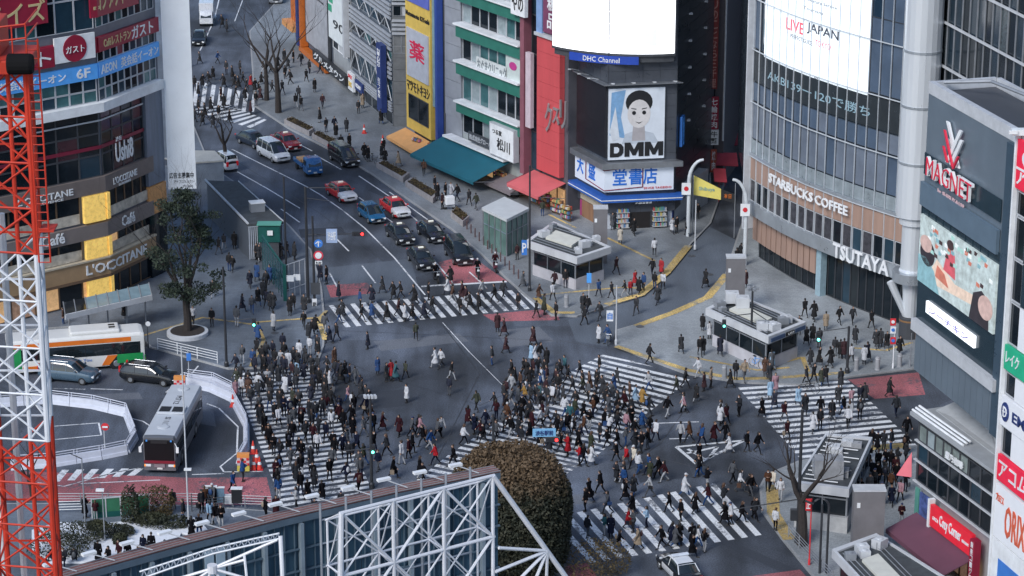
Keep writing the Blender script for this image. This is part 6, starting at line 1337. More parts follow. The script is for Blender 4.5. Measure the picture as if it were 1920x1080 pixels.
# shop stock outside the souvenir shops
rnd=random.Random(12); SM=[mat("stock%d"%i,c,.6) for i,c in enumerate([(.5,.08,.06),(.55,.4,.15),(.6,.6,.58),(.1,.2,.4),(.35,.2,.12),(.5,.25,.1),(.1,.28,.15),(.5,.15,.3)])]
for k,(x,y,w,lb) in enumerate(((783,287,1.3,"display rack of bright goods under the orange awning"),(812,297,1.3,"display rack with yellow posters at the left end of the teal awning"),(838,312,1.3,"small goods rack under the teal awning"),(938,352,1.6,"fruit coloured goods rack at the right end of the teal awning"),(975,365,1.3,"goods rack beneath the wine coloured awning"),(1003,385,1.3,"souvenir rack left of the salmon awning"),(1022,392,1.5,"souvenir rack under the salmon awning"),(1045,404,1.5,"souvenir rack nearest the magenta shutter"),(1062,416,1.2,"heap of plush goods in front of the magenta shutter"))):
    c=G(x,y); t=thing("display_rack",lb,"display rack",(c.x,c.y,ZP)); q=MB(); q.box((c.x,c.y,ZP+.75),(w,.08,1.5),-.9); 
    for z in (.3,.75,1.2): q.box((c.x,c.y-.02,ZP+z),(w,.55,.04),-.9)
    q.build("rack",BROWN,t); b=MB(); ca,sa=math.cos(-.9),math.sin(-.9)
    for z in (.32,.77,1.22):
        for j in range(7):
            for o in (-.16,.12): dx=(-.5+(j+.5)/7)*w; hh=rnd.uniform(.15,.32); b.box((c.x+dx*ca-o*sa,c.y+dx*sa+o*ca,ZP+z+hh/2),(w/8,.2,hh),-.9,rnd.randrange(8))
    b.build("goods",SM,t); t2=b
for k,(x,y,lb) in enumerate(((962,372,"white parked scooter by the salmon awning"),(843,395,"white loaded delivery trolley on the shop pavement"))):
    c=G(x,y); t=thing("parked_scooter" if k==0 else "delivery_trolley",lb,"scooter" if k==0 else "trolley",(c.x,c.y,ZP)); q=MB(); q.box((c.x,c.y,ZP+.95),(.9,.7,.8),.3); q.build("box",WHITE,t,bevel=.05)
    for s_ in (-.45,.45): q=MB(); q.poly([(c.x+s_-.01,c.y-.06,ZP+.25),(c.x+s_-.01,c.y+.06,ZP+.25)],[.25,.25],14); q.build("wheel",RUBBER,t)
    q=MB(); q.tube((c.x-.5,c.y,ZP+.3),(c.x-.6,c.y,ZP+1.2),.05); q.box((c.x,c.y,ZP+.4),(1.1,.35,.25)); q.build("frame",GREY,t)
# ================================================================ VEHICLES
CARP={}
def paint(col):
    k="paint_%02d%02d%02d"%tuple(int(c*99) for c in col)
    return mat(k,col,.28,.15,.06,1.5,coat=.6)
CG=mat("car_glass",(.012,.018,.022),.06,0,0,spec=1.0); RIM=mat("rim_silver",(.4,.42,.44),.3,.7); HL=mat("headlight_glass",(.75,.78,.8),.1,0,0,spec=1); TLm=mat("taillight_red",(.45,.01,.015),.2,emit=.15); PLT=mat("number_plate",(.7,.72,.7),.4)
def loft(stations,close=True,mi=0):
    "stations: (x, [(y,z)...]) half profiles from bottom centre to top centre"
    m=MB(); n=len(stations[0][1])*2-2; rings=[]
    for x,pr in stations:
        full=[(x,y,z) for y,z in pr]+[(x,-y,z) for y,z in pr[-2:0:-1]]
        rings.append(full); m.v+=full
    N=len(rings[0])
    for i in range(len(rings)-1):
        for j in range(N):
            k=(j+1)%N; m.f.append((i*N+j,i*N+k,(i+1)*N+k,(i+1)*N+j)); m.m.append(mi)
    if close: m.f.append(tuple(range(N-1,-1,-1))); m.f.append(tuple((len(rings)-1)*N+j for j in range(N))); m.m+=[mi,mi]
    return m
def fin(o,ang=35):
    me=o.data; me.polygons.foreach_set("use_smooth",[True]*len(me.polygons)); me.set_sharp_from_angle(angle=math.radians(ang)); return o
def interp(tab,x):
    if x<=tab[0][0]: return tab[0][1]
    for (a,b),(c,d) in zip(tab,tab[1:]):
        if x<=c: return b+(d-b)*(x-a)/(c-a)
    return tab[-1][1]
KINDS={ # L,W,H, deck line (x,z) rear to front, roof line (x,z) rear to front, belt z
 "sedan":(4.7,1.7,1.5,[(-2.35,.82),(-2.2,.93),(-1.55,.97),(1.0,.95),(1.2,.92),(2.1,.78),(2.35,.6)],[(-1.75,.97),(-1.2,1.42),(-.6,1.5),(.2,1.49),(.5,1.42),(1.2,.93)]),
 "taxi":(4.7,1.7,1.53,[(-2.35,.85),(-2.2,.98),(-1.55,1.0),(1.0,.97),(1.2,.95),(2.15,.85),(2.35,.7)],[(-1.6,1.0),(-1.15,1.47),(-.6,1.53),(.3,1.52),(.55,1.46),(1.1,.96)]),
 "hatch":(4.0,1.7,1.52,[(-2.0,.8),(-1.95,.95),(1.0,.95),(1.25,.9),(1.8,.75),(2.0,.55)],[(-1.98,.95),(-1.65,1.42),(-1.0,1.52),(.1,1.5),(.5,1.38),(1.35,.88)]),
 "wagon":(4.8,1.8,1.48,[(-2.4,.8),(-2.35,.95),(1.0,.95),(1.25,.92),(2.15,.78),(2.4,.58)],[(-2.36,.95),(-2.1,1.4),(-1.3,1.5),(.1,1.49),(.45,1.4),(1.2,.93)]),
 "suv":(4.8,1.9,1.7,[(-2.4,.85),(-2.36,1.05),(1.0,1.05),(1.3,1.03),(2.15,.92),(2.4,.7)],[(-2.36,1.05),(-2.15,1.58),(-1.3,1.7),(.1,1.69),(.5,1.58),(1.25,1.03)]),
 "van":(4.9,1.85,1.95,[(-2.45,.9),(-2.42,1.1),(1.2,1.08),(1.55,1.05),(2.2,.95),(2.45,.72)],[(-2.43,1.1),(-2.3,1.82),(-1.8,1.94),(.4,1.93),(.85,1.8),(1.75,1.03)]),
 "kei":(3.4,1.48,1.8,[(-1.7,.8),(-1.68,1.0),(1.0,.98),(1.5,.95),(1.7,.75)],[(-1.69,1.0),(-1.6,1.7),(-1.2,1.8),(.7,1.79),(1.0,1.6),(1.55,.95)])}
def car(kind,name,label,col,px,py,px2,py2,group=None,two=None,hood=None,taxi=False,cat="car",z=0.0):
    "px,py = ground point of the car's middle; heading towards px2,py2"
    L,Wd,H,deck,roof=KINDS[kind]; c=G(px,py); e=G(px2,py2); rz=math.atan2(e.y-c.y,e.x-c.x); t=thing(name,label,cat,(c.x,c.y,z),rz,group,wl=False)
    w=Wd/2; m1=paint(col); st=[]; xs=sorted(set([-L/2,-L/2+.08,L/2-.06,L/2,-L/2+.3,L/2-.35,0]+[x for x,_ in deck]+[L*.31+dx for dx in (-.4,-.2,.2,.4)]+[-L*.29+dx for dx in (-.4,-.2,.2,.4)]))
    for x in xs:
        zt=interp(deck,x); tp=1-max(0,(abs(x)-(L/2-.45))/.45)**2*.16; ww=w*tp; zb=.24+.1*max(0,(abs(x)-(L/2-.3))/.3)
        st.append((x,[(0,zb),(ww*.86,zb),(ww*.97,zb+.1),(ww,zb+.28),(ww*.985,zt-.16),(ww*.93,zt-.04),(ww*.8,zt),(0,zt+.025)]))
    b=loft(st)
    k=b.build("body",[m1,paint(hood) if hood else m1,paint(two) if two else m1],t); fin(k,40)
    if hood:
        for p in k.data.polygons:
            if p.center.x>1.1 and p.center.z>.5: p.material_index=1
    if two:
        for p in k.data.polygons:
            if p.center.z<.62 or False: p.material_index=2
    gs=[]; rx0,rx1=roof[0][0],roof[-1][0]
    for i in range(17):
        x=lerp(rx0,rx1,i/16); zr=interp(roof,x); zb=interp(deck,x)-.03; f=max(0,min(1,(zr-zb)/(H-1.0))); wt=w*lerp(.86,.70,f)
        gs.append((x,[(0,zb),(w*.9,zb),(lerp(w*.9,wt,.5)+.01,lerp(zb,zr,.5)),(wt,max(zb+.01,zr-.05)),(wt*.9,zr),(0,zr+.02*f)]))
    g2=loft(gs).build("window",CG,t); fin(g2,40)
    # roof skin and pillars in body colour
    rs=[]; xr=[x for x,zz_ in roof if zz_>=H-.13]; 
    x0,x1=min(xr)-.06,max(xr)+.04
    for i in range(9):
        x=lerp(x0,x1,i/8); zr=interp(roof,x); f=max(0,min(1,(zr-interp(deck,x)+.03)/(H-1.0))); wt=w*lerp(.86,.70,f)
        rs.append((x,[(0,zr-.03),(wt*1.0,zr-.11),(wt+.015,zr-.05),(wt*.9,zr+.012),(0,zr+.034)]))
    fin(loft(rs).build("roof",m1,t))
    for s in (-1,1):
        q=MB()
        def sp2(x,f):
            zr=interp(roof,x); zb=interp(deck,x)-.03; ff=max(0,min(1,(zr-zb)/(H-1.0))); wt=w*lerp(.86,.70,ff); return (x,s*lerp(w*.9,wt,f)+s*.004,lerp(zb,zr-.04,f))
        xf=roof[-2][0]; q.poly([sp2(rx1-.02,.5),sp2(lerp(rx1,xf,.5),.9),sp2(xf,1)],.035,5)
        xb=roof[1][0]; q.poly([sp2(rx0+.03,.5),sp2(lerp(rx0,xb,.5),.9),sp2(xb,1)],.045,5)
        for xm_ in ([.0] if kind in("sedan","taxi","hatch") else [.1,-1.05]): q.poly([sp2(xm_,0),sp2(xm_,.5),sp2(xm_,1)],.035,5)
        q.build("pillar",m1,t)
    for sx in (1,-1):
        for s in (-1,1):
            wx=(L*.31 if sx>0 else -L*.29); r=.32 if kind in("van","suv") else .3
            q=MB(); q.poly([(wx,s*(w-.2),r),(wx,s*(w+.005),r)],[r,r],18); o=q.build("wheel",RUBBER,t); q=MB(); q.poly([(wx,s*(w),r),(wx,s*(w+.018),r)],[r*.62,r*.58],12); e_=q.build("rim",RIM,t); e_.parent=o
    zf=interp(deck,L/2-.1)
    for s in (-1,1):
        q=MB(); q.box((L/2-.1,s*w*.68,zf-.1),(.24,.34,.15),-s*.25); q.build("headlight",HL,t,bevel=.03)
        q=MB(); q.box((-L/2+.05,s*w*.74,interp(deck,-L/2+.1)-.08+(.2 if kind in("van","suv","wagon") else 0)),(.14,.24,.17 if kind in("sedan","taxi") else .5),s*.2); q.build("taillight",TLm,t,bevel=.02)
        q=MB(); q.box((.95 if kind not in("van",) else 1.4,s*(w+.08),interp(deck,.9)+.1),(.12,.2,.14)); q.build("mirror",m1,t,bevel=.03)
    q=MB(); q.box((L/2-.02,0,zf-.16),(.1,w*.9,.13)); q.build("grille",BLACK,t); q=MB(); q.box((L/2+.015,0,.42),(.03,.34,.17)); q.build("number_plate",PLT,t); q=MB(); q.box((-L/2-.015,0,.62),(.03,.34,.17)); q.build("number_plate",PLT,t)
    q=MB(); q.box((L/2-.05,0,.3),(.16,w*1.5,.14)); q.build("bumper",DGREY if kind!="sedan" else m1,t,bevel=.03)
    if taxi:
        q=MB(); q.box((-.1,0,H+.1),(.22,.5,.13)); q.build("roof_lamp",mat("taxi_lamp",(.75,.75,.68),.4,emit=.2),t,bevel=.04)
    if kind in("suv","wagon"):
        q=MB()
        for s in (-1,1): q.tube((-1.6,s*w*.62,H+.04),(.2,s*w*.62,H+.04),.025,n=5)
        q.build("roof_rail",STEEL,t)
    return t
CW,CBk,CR,CBl=(.7,.72,.75),(.012,.013,.016),(.6,.02,.02),(.01,.09,.2)
car("van","people_carrier","white people carrier with black glass leading the far lane of traffic",CW,513,297,560,322,cat="van")
car("taxi","taxi","dark red taxi with white roof sign beside the white people carrier",(.25,.012,.02),537,276,585,302,taxi=True,cat="taxi",hood=None)
car("sedan","parked_car","dark blue car half hidden behind the white people carrier",(.02,.03,.05),474,272,520,290)
car("van","people_carrier","glossy black people carrier closest to the kerb planters",CBk,645,305,690,333,cat="van")
car("taxi","taxi","red taxi with a white bonnet behind the blue truck's lane",CR,640,371,690,402,taxi=True,hood=CW,cat="taxi"); car("taxi","taxi","red taxi with a white bonnet next to the blue hatchback",CR,741,400,785,432,taxi=True,hood=CW,cat="taxi")
car("hatch","hatchback","bright blue hatchback between the two red taxis",(.01,.11,.25),697,411,735,440)
car("taxi","taxi","black taxi directly behind the frontmost black taxi of the left lane",CBk,750,450,790,486,taxi=True,cat="taxi"); car("taxi","taxi","black taxi nearest the slim brown bollards",CBk,809,446,850,482,taxi=True,cat="taxi"); car("taxi","taxi","frontmost black taxi beside the long white centre line",CBk,790,496,822,530,taxi=True,cat="taxi")
car("van","people_carrier","black people carrier standing on the red asphalt at the stop line",CBk,860,486,893,526,cat="van")
car("suv","estate_car","slate blue four wheel drive below the white and orange bus",(.07,.12,.17),131,712,230,722,cat="car"); car("wagon","estate_car","black estate car with red tail lights next to the rotary corner",(.01,.012,.016),283,715,380,726,cat="car")
car("kei","parked_car","small white car behind the bare tree by the cabin",CW,424,316,400,302)
car("van","delivery_van","grey van at the very top on the far avenue",(.25,.27,.3),517,2,520,20,cat="van"); car("sedan","black_car","black car behind the white truck on the far avenue",CBk,374,80,366,110,cat="car")
t=car("sedan","police_car","black and white police car leaving at the bottom edge with a roof light bar",(.7,.72,.75),1273,1080,1240,1046,two=(.012,.013,.016),cat="police car")
for k in t.children:
    if k.name.startswith("body"):
        for p in k.data.polygons: p.material_index=0 if (abs(p.center.x)<1.0 and p.center.z<.8) else 2
q=MB(); q.box((-.1,0,1.62),(.28,1.2,.12)); q.build("light_bar",mat("bar_lens",(.55,.6,.68),.2,emit=.1),t,bevel=.03)
# white truck on the far avenue, blue flatbed in the queue
def truck(name,label,cab,px,py,px2,py2,load,boxy=False,L=4.6):
    c=G(px,py); e=G(px2,py2); rz=math.atan2(e.y-c.y,e.x-c.x); t=thing(name,label,"truck",(c.x,c.y,0),rz,wl=False); m1=paint(cab); w=.85
    q=MB(); q.box((0,0,.5),(L*.96,.8,.16)); q.build("chassis",DGREY,t)
    st=[(L/2-1.35,[(0,.45),(w,.45),(w,1.1),(w*.94,1.85),(w*.82,1.93),(0,1.95)]),(L/2-.5,[(0,.45),(w,.45),(w,1.1),(w*.93,1.85),(w*.8,1.93),(0,1.95)]),(L/2-.28,[(0,.45),(w,.45),(w,1.1),(w*.92,1.7),(w*.78,1.78),(0,1.8)]),(L/2,[(0,.45),(w*.95,.45),(w*.97,1.05),(w*.9,1.12),(w*.7,1.14),(0,1.15)])]
    fin(loft(st).build("cab",m1,t),30); q=MB(); q.hexa([(L/2-.01,-w*.8,1.14),(L/2+.01,-w*.8,1.14),(L/2+.01,w*.8,1.14),(L/2-.01,w*.8,1.14),(L/2-.3,-w*.74,1.72),(L/2-.26,-w*.74,1.72),(L/2-.26,w*.74,1.72),(L/2-.3,w*.74,1.72)]); q.build("windscreen",CG,t)
    for s in (-1,1): q=MB(); q.box((L/2-.85,s*(w+.0),1.42),(.7,.04,.5)); q.build("side_window",CG,t)
    if boxy: q=MB(); q.box((-L*.15,0,1.65),(L*.66,1.8,2.1)); q.build("cargo_box",m1,t,bevel=.04)
    else:
        q=MB(); q.box((-L*.16,0,.75),(L*.64,1.7,.1)); 
        for s in (-1,1): q.box((-L*.16,s*.86,.95),(L*.64,.05,.38))
        q.box((-L*.48,0,.95),(.05,1.7,.38)); q.build("flatbed",m1,t); rnd=random.Random(2)
        for k in range(6): q=MB(); q.box((rnd.uniform(-1.7,.1),rnd.uniform(-.5,.5),.98+rnd.uniform(0,.25)),(rnd.uniform(.7,1.2),rnd.uniform(.4,.8),.35),rnd.random()*.5); q.build("cargo",load,t,bevel=.05)
    for x in (L/2-.75,-L/2+.9):
        for s in (-1,1): q=MB(); q.poly([(x,s*(w-.22),.32),(x,s*(w-.02),.32)],[.32,.32],16); q.build("wheel",RUBBER,t)
    for s in (-1,1): q=MB(); q.box((L/2,s*.6,.75),(.06,.28,.16)); q.build("headlight",HL,t); 
    q=MB(); q.box((L/2+.02,0,.5),(.06,1.6,.18)); q.build("bumper",m1,t); q=MB(); q.box((L/2+.055,0,.52),(.02,.34,.16)); q.build("number_plate",PLT,t)
truck("flatbed_truck","small blue flatbed truck loaded with tan boards between two lanes",(.03,.14,.36),578,322,615,352,mat("tan_boards",(.5,.3,.15),.7,0,.3,3)); truck("box_truck","white box truck parked at the top of the far avenue",(.68,.7,.74),388,42,384,70,None,True,5.2)
# buses
def bus(name,label,px,py,px2,py2,L,roofc,sidec,front,stripe,windows_dark=True,style=0):
    c=G(px,py); e=G(px2,py2); rz=math.atan2(e.y-c.y,e.x-c.x); t=thing(name,label,"bus",(c.x,c.y,0),rz,wl=False); w=1.22; H=2.98
    prof=lambda k,dz=0:[(0,.32),(w*k,.32),(w*k,2.45+dz),(w*k*.985,2.8+dz),(w*k*.9,H+dz),(0,H+.04+dz)]
    fin(loft([(-L/2,prof(.96,-.05)),(-L/2+.15,prof(1)),(L/2-.25,prof(1)),(L/2,prof(.95,-.12))]).build("body",sidec,t),30)
    fin(loft([(-L/2+.12,[(0,2.7),(w*1.004,2.7),(w*.99,2.84),(w*.9,H+.015),(0,H+.055)]),(L/2-.3,[(0,2.7),(w*1.004,2.7),(w*.99,2.84),(w*.9,H+.015),(0,H+.055)])]).build("roof",roofc,t),30)
    q=MB(); q.box((L/2+.0,0,1.85),(.1,2.2,1.75)); q.build("windscreen",front,t,bevel=.05)
    q=MB(); q.box((-L/2+.0,0,2.0),(.06,2.0,.9)); q.build("rear_window",CG,t)
    for s in (-1,1):
        q=MB(); q.box((.05,s*(w+.004),1.75),(L*.93,.035,.98)); k=q.build("window",CG,t); q=MB()
        for i in range(8): q.box((-L*.46+L*.92*i/7,s*(w+.025),1.75),(.05,.02,.98))
        q.box((.05,s*(w+.024),1.98),(L*.93,.018,.03)); e_=q.build("window_frame",BLACK,t); e_.parent=k
        for x in (L*.29,-L*.22):
            q=MB(); q.poly([(x,s*(w-.3),.48),(x,s*(w+.01),.48)],[.48,.48],20); o=q.build("wheel",RUBBER,t); q=MB(); q.poly([(x,s*(w+.005),.48),(x,s*(w+.03),.48)],[.28,.22],14); e_=q.build("rim",RIM,t); e_.parent=o
            q=MB(); q.poly([(x,s*(w-.01),.5),(x,s*(w+.012),.5)],[.6,.6],20); q.build("wheel_arch",BLACK,t)
        q=MB(); q.box((L/2+.12,s*(w+.15),2.0),(.14,.2,.42)); q.tube((L/2,s*(w-.05),2.5),(L/2+.12,s*(w+.15),2.15),.03); q.build("mirror",BLACK if style else WHITE,t); q=MB(); q.box((L/2+.03,s*.85,.72),(.06,.42,.18)); q.build("headlight",HL,t,bevel=.02); q=MB(); q.box((L/2+.03,s*1.08,.72),(.07,.1,.16)); q.build("indicator",mat("amber",(.8,.25,.03),.3,emit=.5),t)
        if stripe: q=MB(); q.box((-.3,s*(w+.0),2.5),(L*.86,.05,.36)); q.build("stripe",stripe,t)
    q=MB(); q.box((L/2+.03,0,.52),(.04,.4,.2)); q.build("number_plate",PLT,t)
    return t
BS=mat("bus_silver",(.16,.17,.19),.35,.3,.1,1); BF=mat("bus_front",(.008,.008,.01),.35,0,0,spec=.3)
t=bus("city_bus","grey roofed city bus with a black front turning toward the bus island",327,838,287,916,10.8,mat("bus_roof",(.5,.53,.57),.45,0,.08,1),BS,BF,None,style=0)
q=MB(); q.box((.3,0,3.1),(1.5,2.0,.16)); o=q.build("roof_unit",MATS["bus_roof"],t,bevel=.04)
for s in (-.48,.48): q=MB(); q.box((.35,s,3.19),(1.0,.8,.03)); e_=q.build("roof_grille",BLACK,t); e_.parent=o
for x in (3.6,-4.3): q=MB(); q.lathe((x,0,3.0),[(.45,0),(.45,.08),(.3,.12)],14); q.build("roof_hatch",MATS["bus_roof"],t)
for i,s_ in enumerate(("SI 113","M712")):
    vs,fs=glyphs(s_,.0); q=MB(); x0=1.6 if i==0 else -2.8; q.v=[(x0+(1-y)*.0+ (x)*1.7,( y-.5)*.42,3.035+.02*z) for x,y,z in vs]; q.f=list(fs); q.m=[0]*len(fs); q.build("roof_lettering",DGREY,t)
q=MB(); q.box((5.44,0,1.0),(.05,2.3,.22)); q.build("front_band",mat("bus_red",(.2,.015,.03),.4),t); q=MB(); q.box((5.46,0,.72),(.06,.8,.26)); q.build("grille",STEEL,t)
for s in (-.9,.9): q=MB(); q.box((5.42,s,2.66),(.1,.12,.12)); q.build("marker_lamp",mat("marker_blue",(.05,.2,.5),.3,emit=.3),t)
q=MB(); q.box((5.45,0,2.6),(.06,1.2,.28)); q.build("destination_sign",BLACK,t)
BWm=mat("bus_white",(.7,.7,.68),.35,0,.06,1); BOr=mat("bus_orange",(.7,.17,.02),.35); BGr=mat("bus_green",(.02,.28,.08),.35)
t=bus("city_bus","white, orange and green city bus passing in front of the corner shop",143,688,270,678,11.0,BWm,BWm,CG,BOr,style=1)
q=MB(); q.box((1.6,0,3.15),(4.0,1.9,.32)); q.build("roof_unit",BWm,t,bevel=.12)
for s in (0,): 
    for x in (3.0,): q=MB(); q.box((x,.3,3.33),(.5,.3,.03)); q.box((x,-.3,3.33),(.5,.3,.03)); q.build("roof_vent",BLACK,t)
for s in (-1,1):
    q=MB(); q.box((4.3,s*(1.235),.88),(2.1,.04,.75)); q.box((-4.9,s*1.235,1.4),(1.0,.04,1.9)); q.build("green_panel",BGr,t)
    q=MB(); q.hexa([(2.0,s*1.245-.02,.4),(2.6,s*1.245-.02,.4),(2.6,s*1.245+.02,.4),(2.0,s*1.245+.02,.4),(2.5,s*1.245-.02,1.22),(3.3,s*1.245-.02,1.22),(3.3,s*1.245+.02,1.22),(2.5,s*1.245+.02,1.22)]); q.box((-3.2,s*1.24,.6),(2.2,.04,.35)); q.build("orange_panel",BOr,t)
    PB=Path([(-1,-1.26),(1.9,-1.26)])
    if s<0: q=MB(); q.text(PB,"Thank You",(.3,2.2,.85,1.1),.0,0,0,.01); q.text(PB,"2020",(.9,1.7,.6,.75),.0,0,0,.01); q.build("lettering",BLUE,t)
q=MB(); q.box((5.5,0,.75),(.12,2.35,.6)); q.build("bumper",BGr,t,bevel=.05)
# two-wheelers
def wheel_ring(q,x,r,th,z=None): 
    q.poly([(x+r*math.cos(a),0,(z or r)+r*math.sin(a)) for a in [2*math.pi*i/16 for i in range(17)]],th,5,cap=False)
def motorbike(label,px,py,px2,py2,body_=BLACK,group=None):
    c=G(px,py); e=G(px2,py2); t=thing("motor_scooter",label,"scooter",(c.x,c.y,0),math.atan2(e.y-c.y,e.x-c.x),group,wl=False)
    for x in (.6,-.6): q=MB(); q.poly([(x,-.06,.26),(x,.06,.26)],[.27,.27],16); q.build("wheel",RUBBER,t)
    fin(loft([(-.85,[(0,.45),(.14,.5),(.16,.7),(0,.78)]),(-.3,[(0,.3),(.2,.4),(.2,.72),(0,.8)]),(.1,[(0,.28),(.2,.3),(.2,.4),(0,.42)]),(.4,[(0,.3),(.18,.35),(.14,.6),(0,.9)]),(.6,[(0,.4),(.1,.5),(.1,.85),(0,1.0)])]).build("body",body_,t))
    q=MB(); q.box((-.4,0,.82),(.7,.3,.1)); q.build("seat",RUBBER,t,bevel=.03); q=MB(); q.tube((.6,0,.3),(.45,0,1.05),.04); q.tube((.42,-.35,1.08),(.42,.35,1.08),.025); q.build("handlebar",GREY,t); q=MB(); q.box((.62,0,.85),(.08,.22,.14)); q.build("headlight",HL,t); return t
motorbike("black scooter waiting left of the black people carrier at the stop line",818,528,835,548); motorbike("scooter with a bright headlight in front of the black people carrier",896,520,902,545); motorbike("rightmost scooter on the red asphalt by the bollards",929,508,937,532,mat("scooter_wine",(.12,.03,.05),.4))
def bicycle(label,px,py,px2,py2,z=0,col=BLACK):
    c=G(px,py); e=G(px2,py2); t=thing("bicycle",label,"bicycle",(c.x,c.y,z),math.atan2(e.y-c.y,e.x-c.x),None,wl=False)
    for x in (.52,-.52): q=MB(); wheel_ring(q,x,.33,.02,.35); q.build("wheel",RUBBER,t); 
    q=MB(); P_=[(-.52,0,.35),(-.1,0,.32),(.4,0,.85),(-.2,0,.8)]
    for a,b in ((0,1),(1,2),(2,3),(3,1),(0,3)): q.tube(P_[a],P_[b],.02,n=5)
    q.tube((.4,0,.9),(.52,0,.35),.02,n=5); q.tube((-.2,0,.8),(-.23,0,.92),.02,n=5); q.build("frame",col,t); q=MB(); q.box((-.24,0,.95),(.25,.14,.06)); q.build("saddle",RUBBER,t); q=MB(); q.tube((.4,-.25,1.0),(.4,.25,1.0),.015,n=5); q.tube((.4,0,.88),(.4,0,1.0),.02,n=5); q.build("handlebar",STEEL,t); q=MB(); q.box((.62,0,.8),(.3,.3,.22)); q.build("basket",GREY,t)
bicycle("dark bicycle wheeled onto the right crosswalk below the tower",1517,737,1545,741); bicycle("bicycle leaning by the corner sign post of the side street",1143,645,1136,655); bicycle("bicycle parked against the tower's subway entrance roof post",1418,692,1440,700,ZP,SK)
bicycle("bicycle parked beside the kerb planter near the far black van",700,308,722,320,ZP)
# ================================================================ PEOPLE
SKIN=mat("skin",(.42,.26,.19),.5,0,.08,8); EYE=mat("eye_dark",(.02,.015,.015),.3); SHOE=mat("shoe",(.03,.028,.028),.5); SHOEW=mat("shoe_white",(.6,.6,.6),.5)
CLOTH=mat("cloth",(.5,.5,.5),.9,0,.22,5,spec=.06,objcol=True); TROU=mat("trouser_cloth",(.5,.5,.5),.9,0,.18,6,spec=.06,objcol=True); HAIR=mat("hair",(.02,.015,.012),.55,0,.2,20,objcol=True); LEATH=mat("bag_cloth",(.1,.1,.1),.5,0,.15,6,objcol=True)
def caps(m,a,b,ra,rb,n=10,sq=1.0):
    a,b=Vector(a),Vector(b); d=(b-a); L=d.length or 1e-6; d/=L
    pts=[];rs=[]
    for t in (-1,-.8,-.4,0): pts.append(a+d*ra*t); rs.append(max(.002,ra*math.sqrt(max(0,1-t*t))))
    for t in (0,.4,.8,1): pts.append(b+d*rb*t); rs.append(max(.002,rb*math.sqrt(max(0,1-t*t))))
    m.poly(pts,rs,n)
def ell(m,c,rx,ry,rz_,n=12):
    k=len(m.v); N=7
    for i in range(N+1):
        p=math.pi*i/N; 
        for j in range(n): a=2*math.pi*j/n; m.v.append((c[0]+rx*max(.02,math.sin(p))*math.cos(a),c[1]+ry*max(.02,math.sin(p))*math.sin(a),c[2]-rz_*math.cos(p)))
    for i in range(N):
        for j in range(n): b=(j+1)%n; m.f.append((k+i*n+j,k+i*n+b,k+(i+1)*n+b,k+(i+1)*n+j)); m.m.append(0)
    m.f.append(tuple(k+j for j in range(n-1,-1,-1))); m.f.append(tuple(k+N*n+j for j in range(n))); m.m+=[0,0]
def remesh(m,vox,smooth=2,dec=None):
    me=bpy.data.meshes.new("r"); me.from_pydata(m.v,[],m.f); o=bpy.data.objects.new("r",me); COL.objects.link(o)
    r=o.modifiers.new("r",'REMESH'); r.mode='VOXEL'; r.voxel_size=vox
    if smooth: s=o.modifiers.new("s",'SMOOTH'); s.factor=.5; s.iterations=smooth
    if dec: d=o.modifiers.new("d",'DECIMATE'); d.ratio=dec
    dg=bpy.context.evaluated_depsgraph_get(); out=bpy.data.meshes.new_from_object(o.evaluated_get(dg)); bpy.data.objects.remove(o); bpy.data.meshes.remove(me)
    out.polygons.foreach_set("use_smooth",[True]*len(out.polygons)); return out
def joints(pose):
    "x forward, y left, z up"
    hip=.92; J={}
    st={"walk":.34,"walk2":-.34,"step":.17,"stand":.03,"phone":.05,"sit":0,"ride":0}[pose]
    lean=.05 if abs(st)>.2 else .02
    dz=-.03 if abs(st)>.3 else 0; h=hip+dz
    if pose in("sit","ride"): h=.55 if pose=="sit" else .92
    J["pel"]=(0,0,h); J["chest"]=(lean,0,h+.38); J["neck"]=(lean+.01,0,h+.55); J["head"]=(lean+.035,0,h+.69)
    for s,k in ((1,"l"),(-1,"r")):
        f=st*s
        if pose in("sit","ride"):
            J["hip"+k]=(0,.1*s,h); J["knee"+k]=(.42,.14*s,h+(-.02 if pose=="sit" else -.12)); J["ank"+k]=((.42 if pose=="sit" else .3),.13*s,.09 if pose=="sit" else .42); J["toe"+k]=((.6 if pose=="sit" else .5),.15*s,.05 if pose=="sit" else .38)
        else:
            J["hip"+k]=(0,.095*s,h-.03); ax=f*1.0; az=.09+(.09 if f<-.2 else 0)
            kx=ax*.5+.05+(.03 if f<0 else 0); J["knee"+k]=(kx,.1*s,h*.53); J["ank"+k]=(ax,.1*s,az); J["toe"+k]=(ax+.17,.115*s,.045 if f>=-.2 else .05)
        sh=h+.5; J["sh"+k]=(lean,.175*s,sh)
        if pose=="phone" or (pose=="sit"): J["el"+k]=(lean+.04,.23*s,sh-.27); J["wr"+k]=(lean+.27,.1*s,sh-.2)
        elif pose=="ride": J["el"+k]=(.2,.25*s,sh-.2); J["wr"+k]=(.45,.28*s,sh-.22)
        else: g=-f*.75; J["el"+k]=(lean+g*.45-.02,.225*s,sh-.27); J["wr"+k]=(lean+g*1.0+.05,.23*s,sh-.50)
    return J
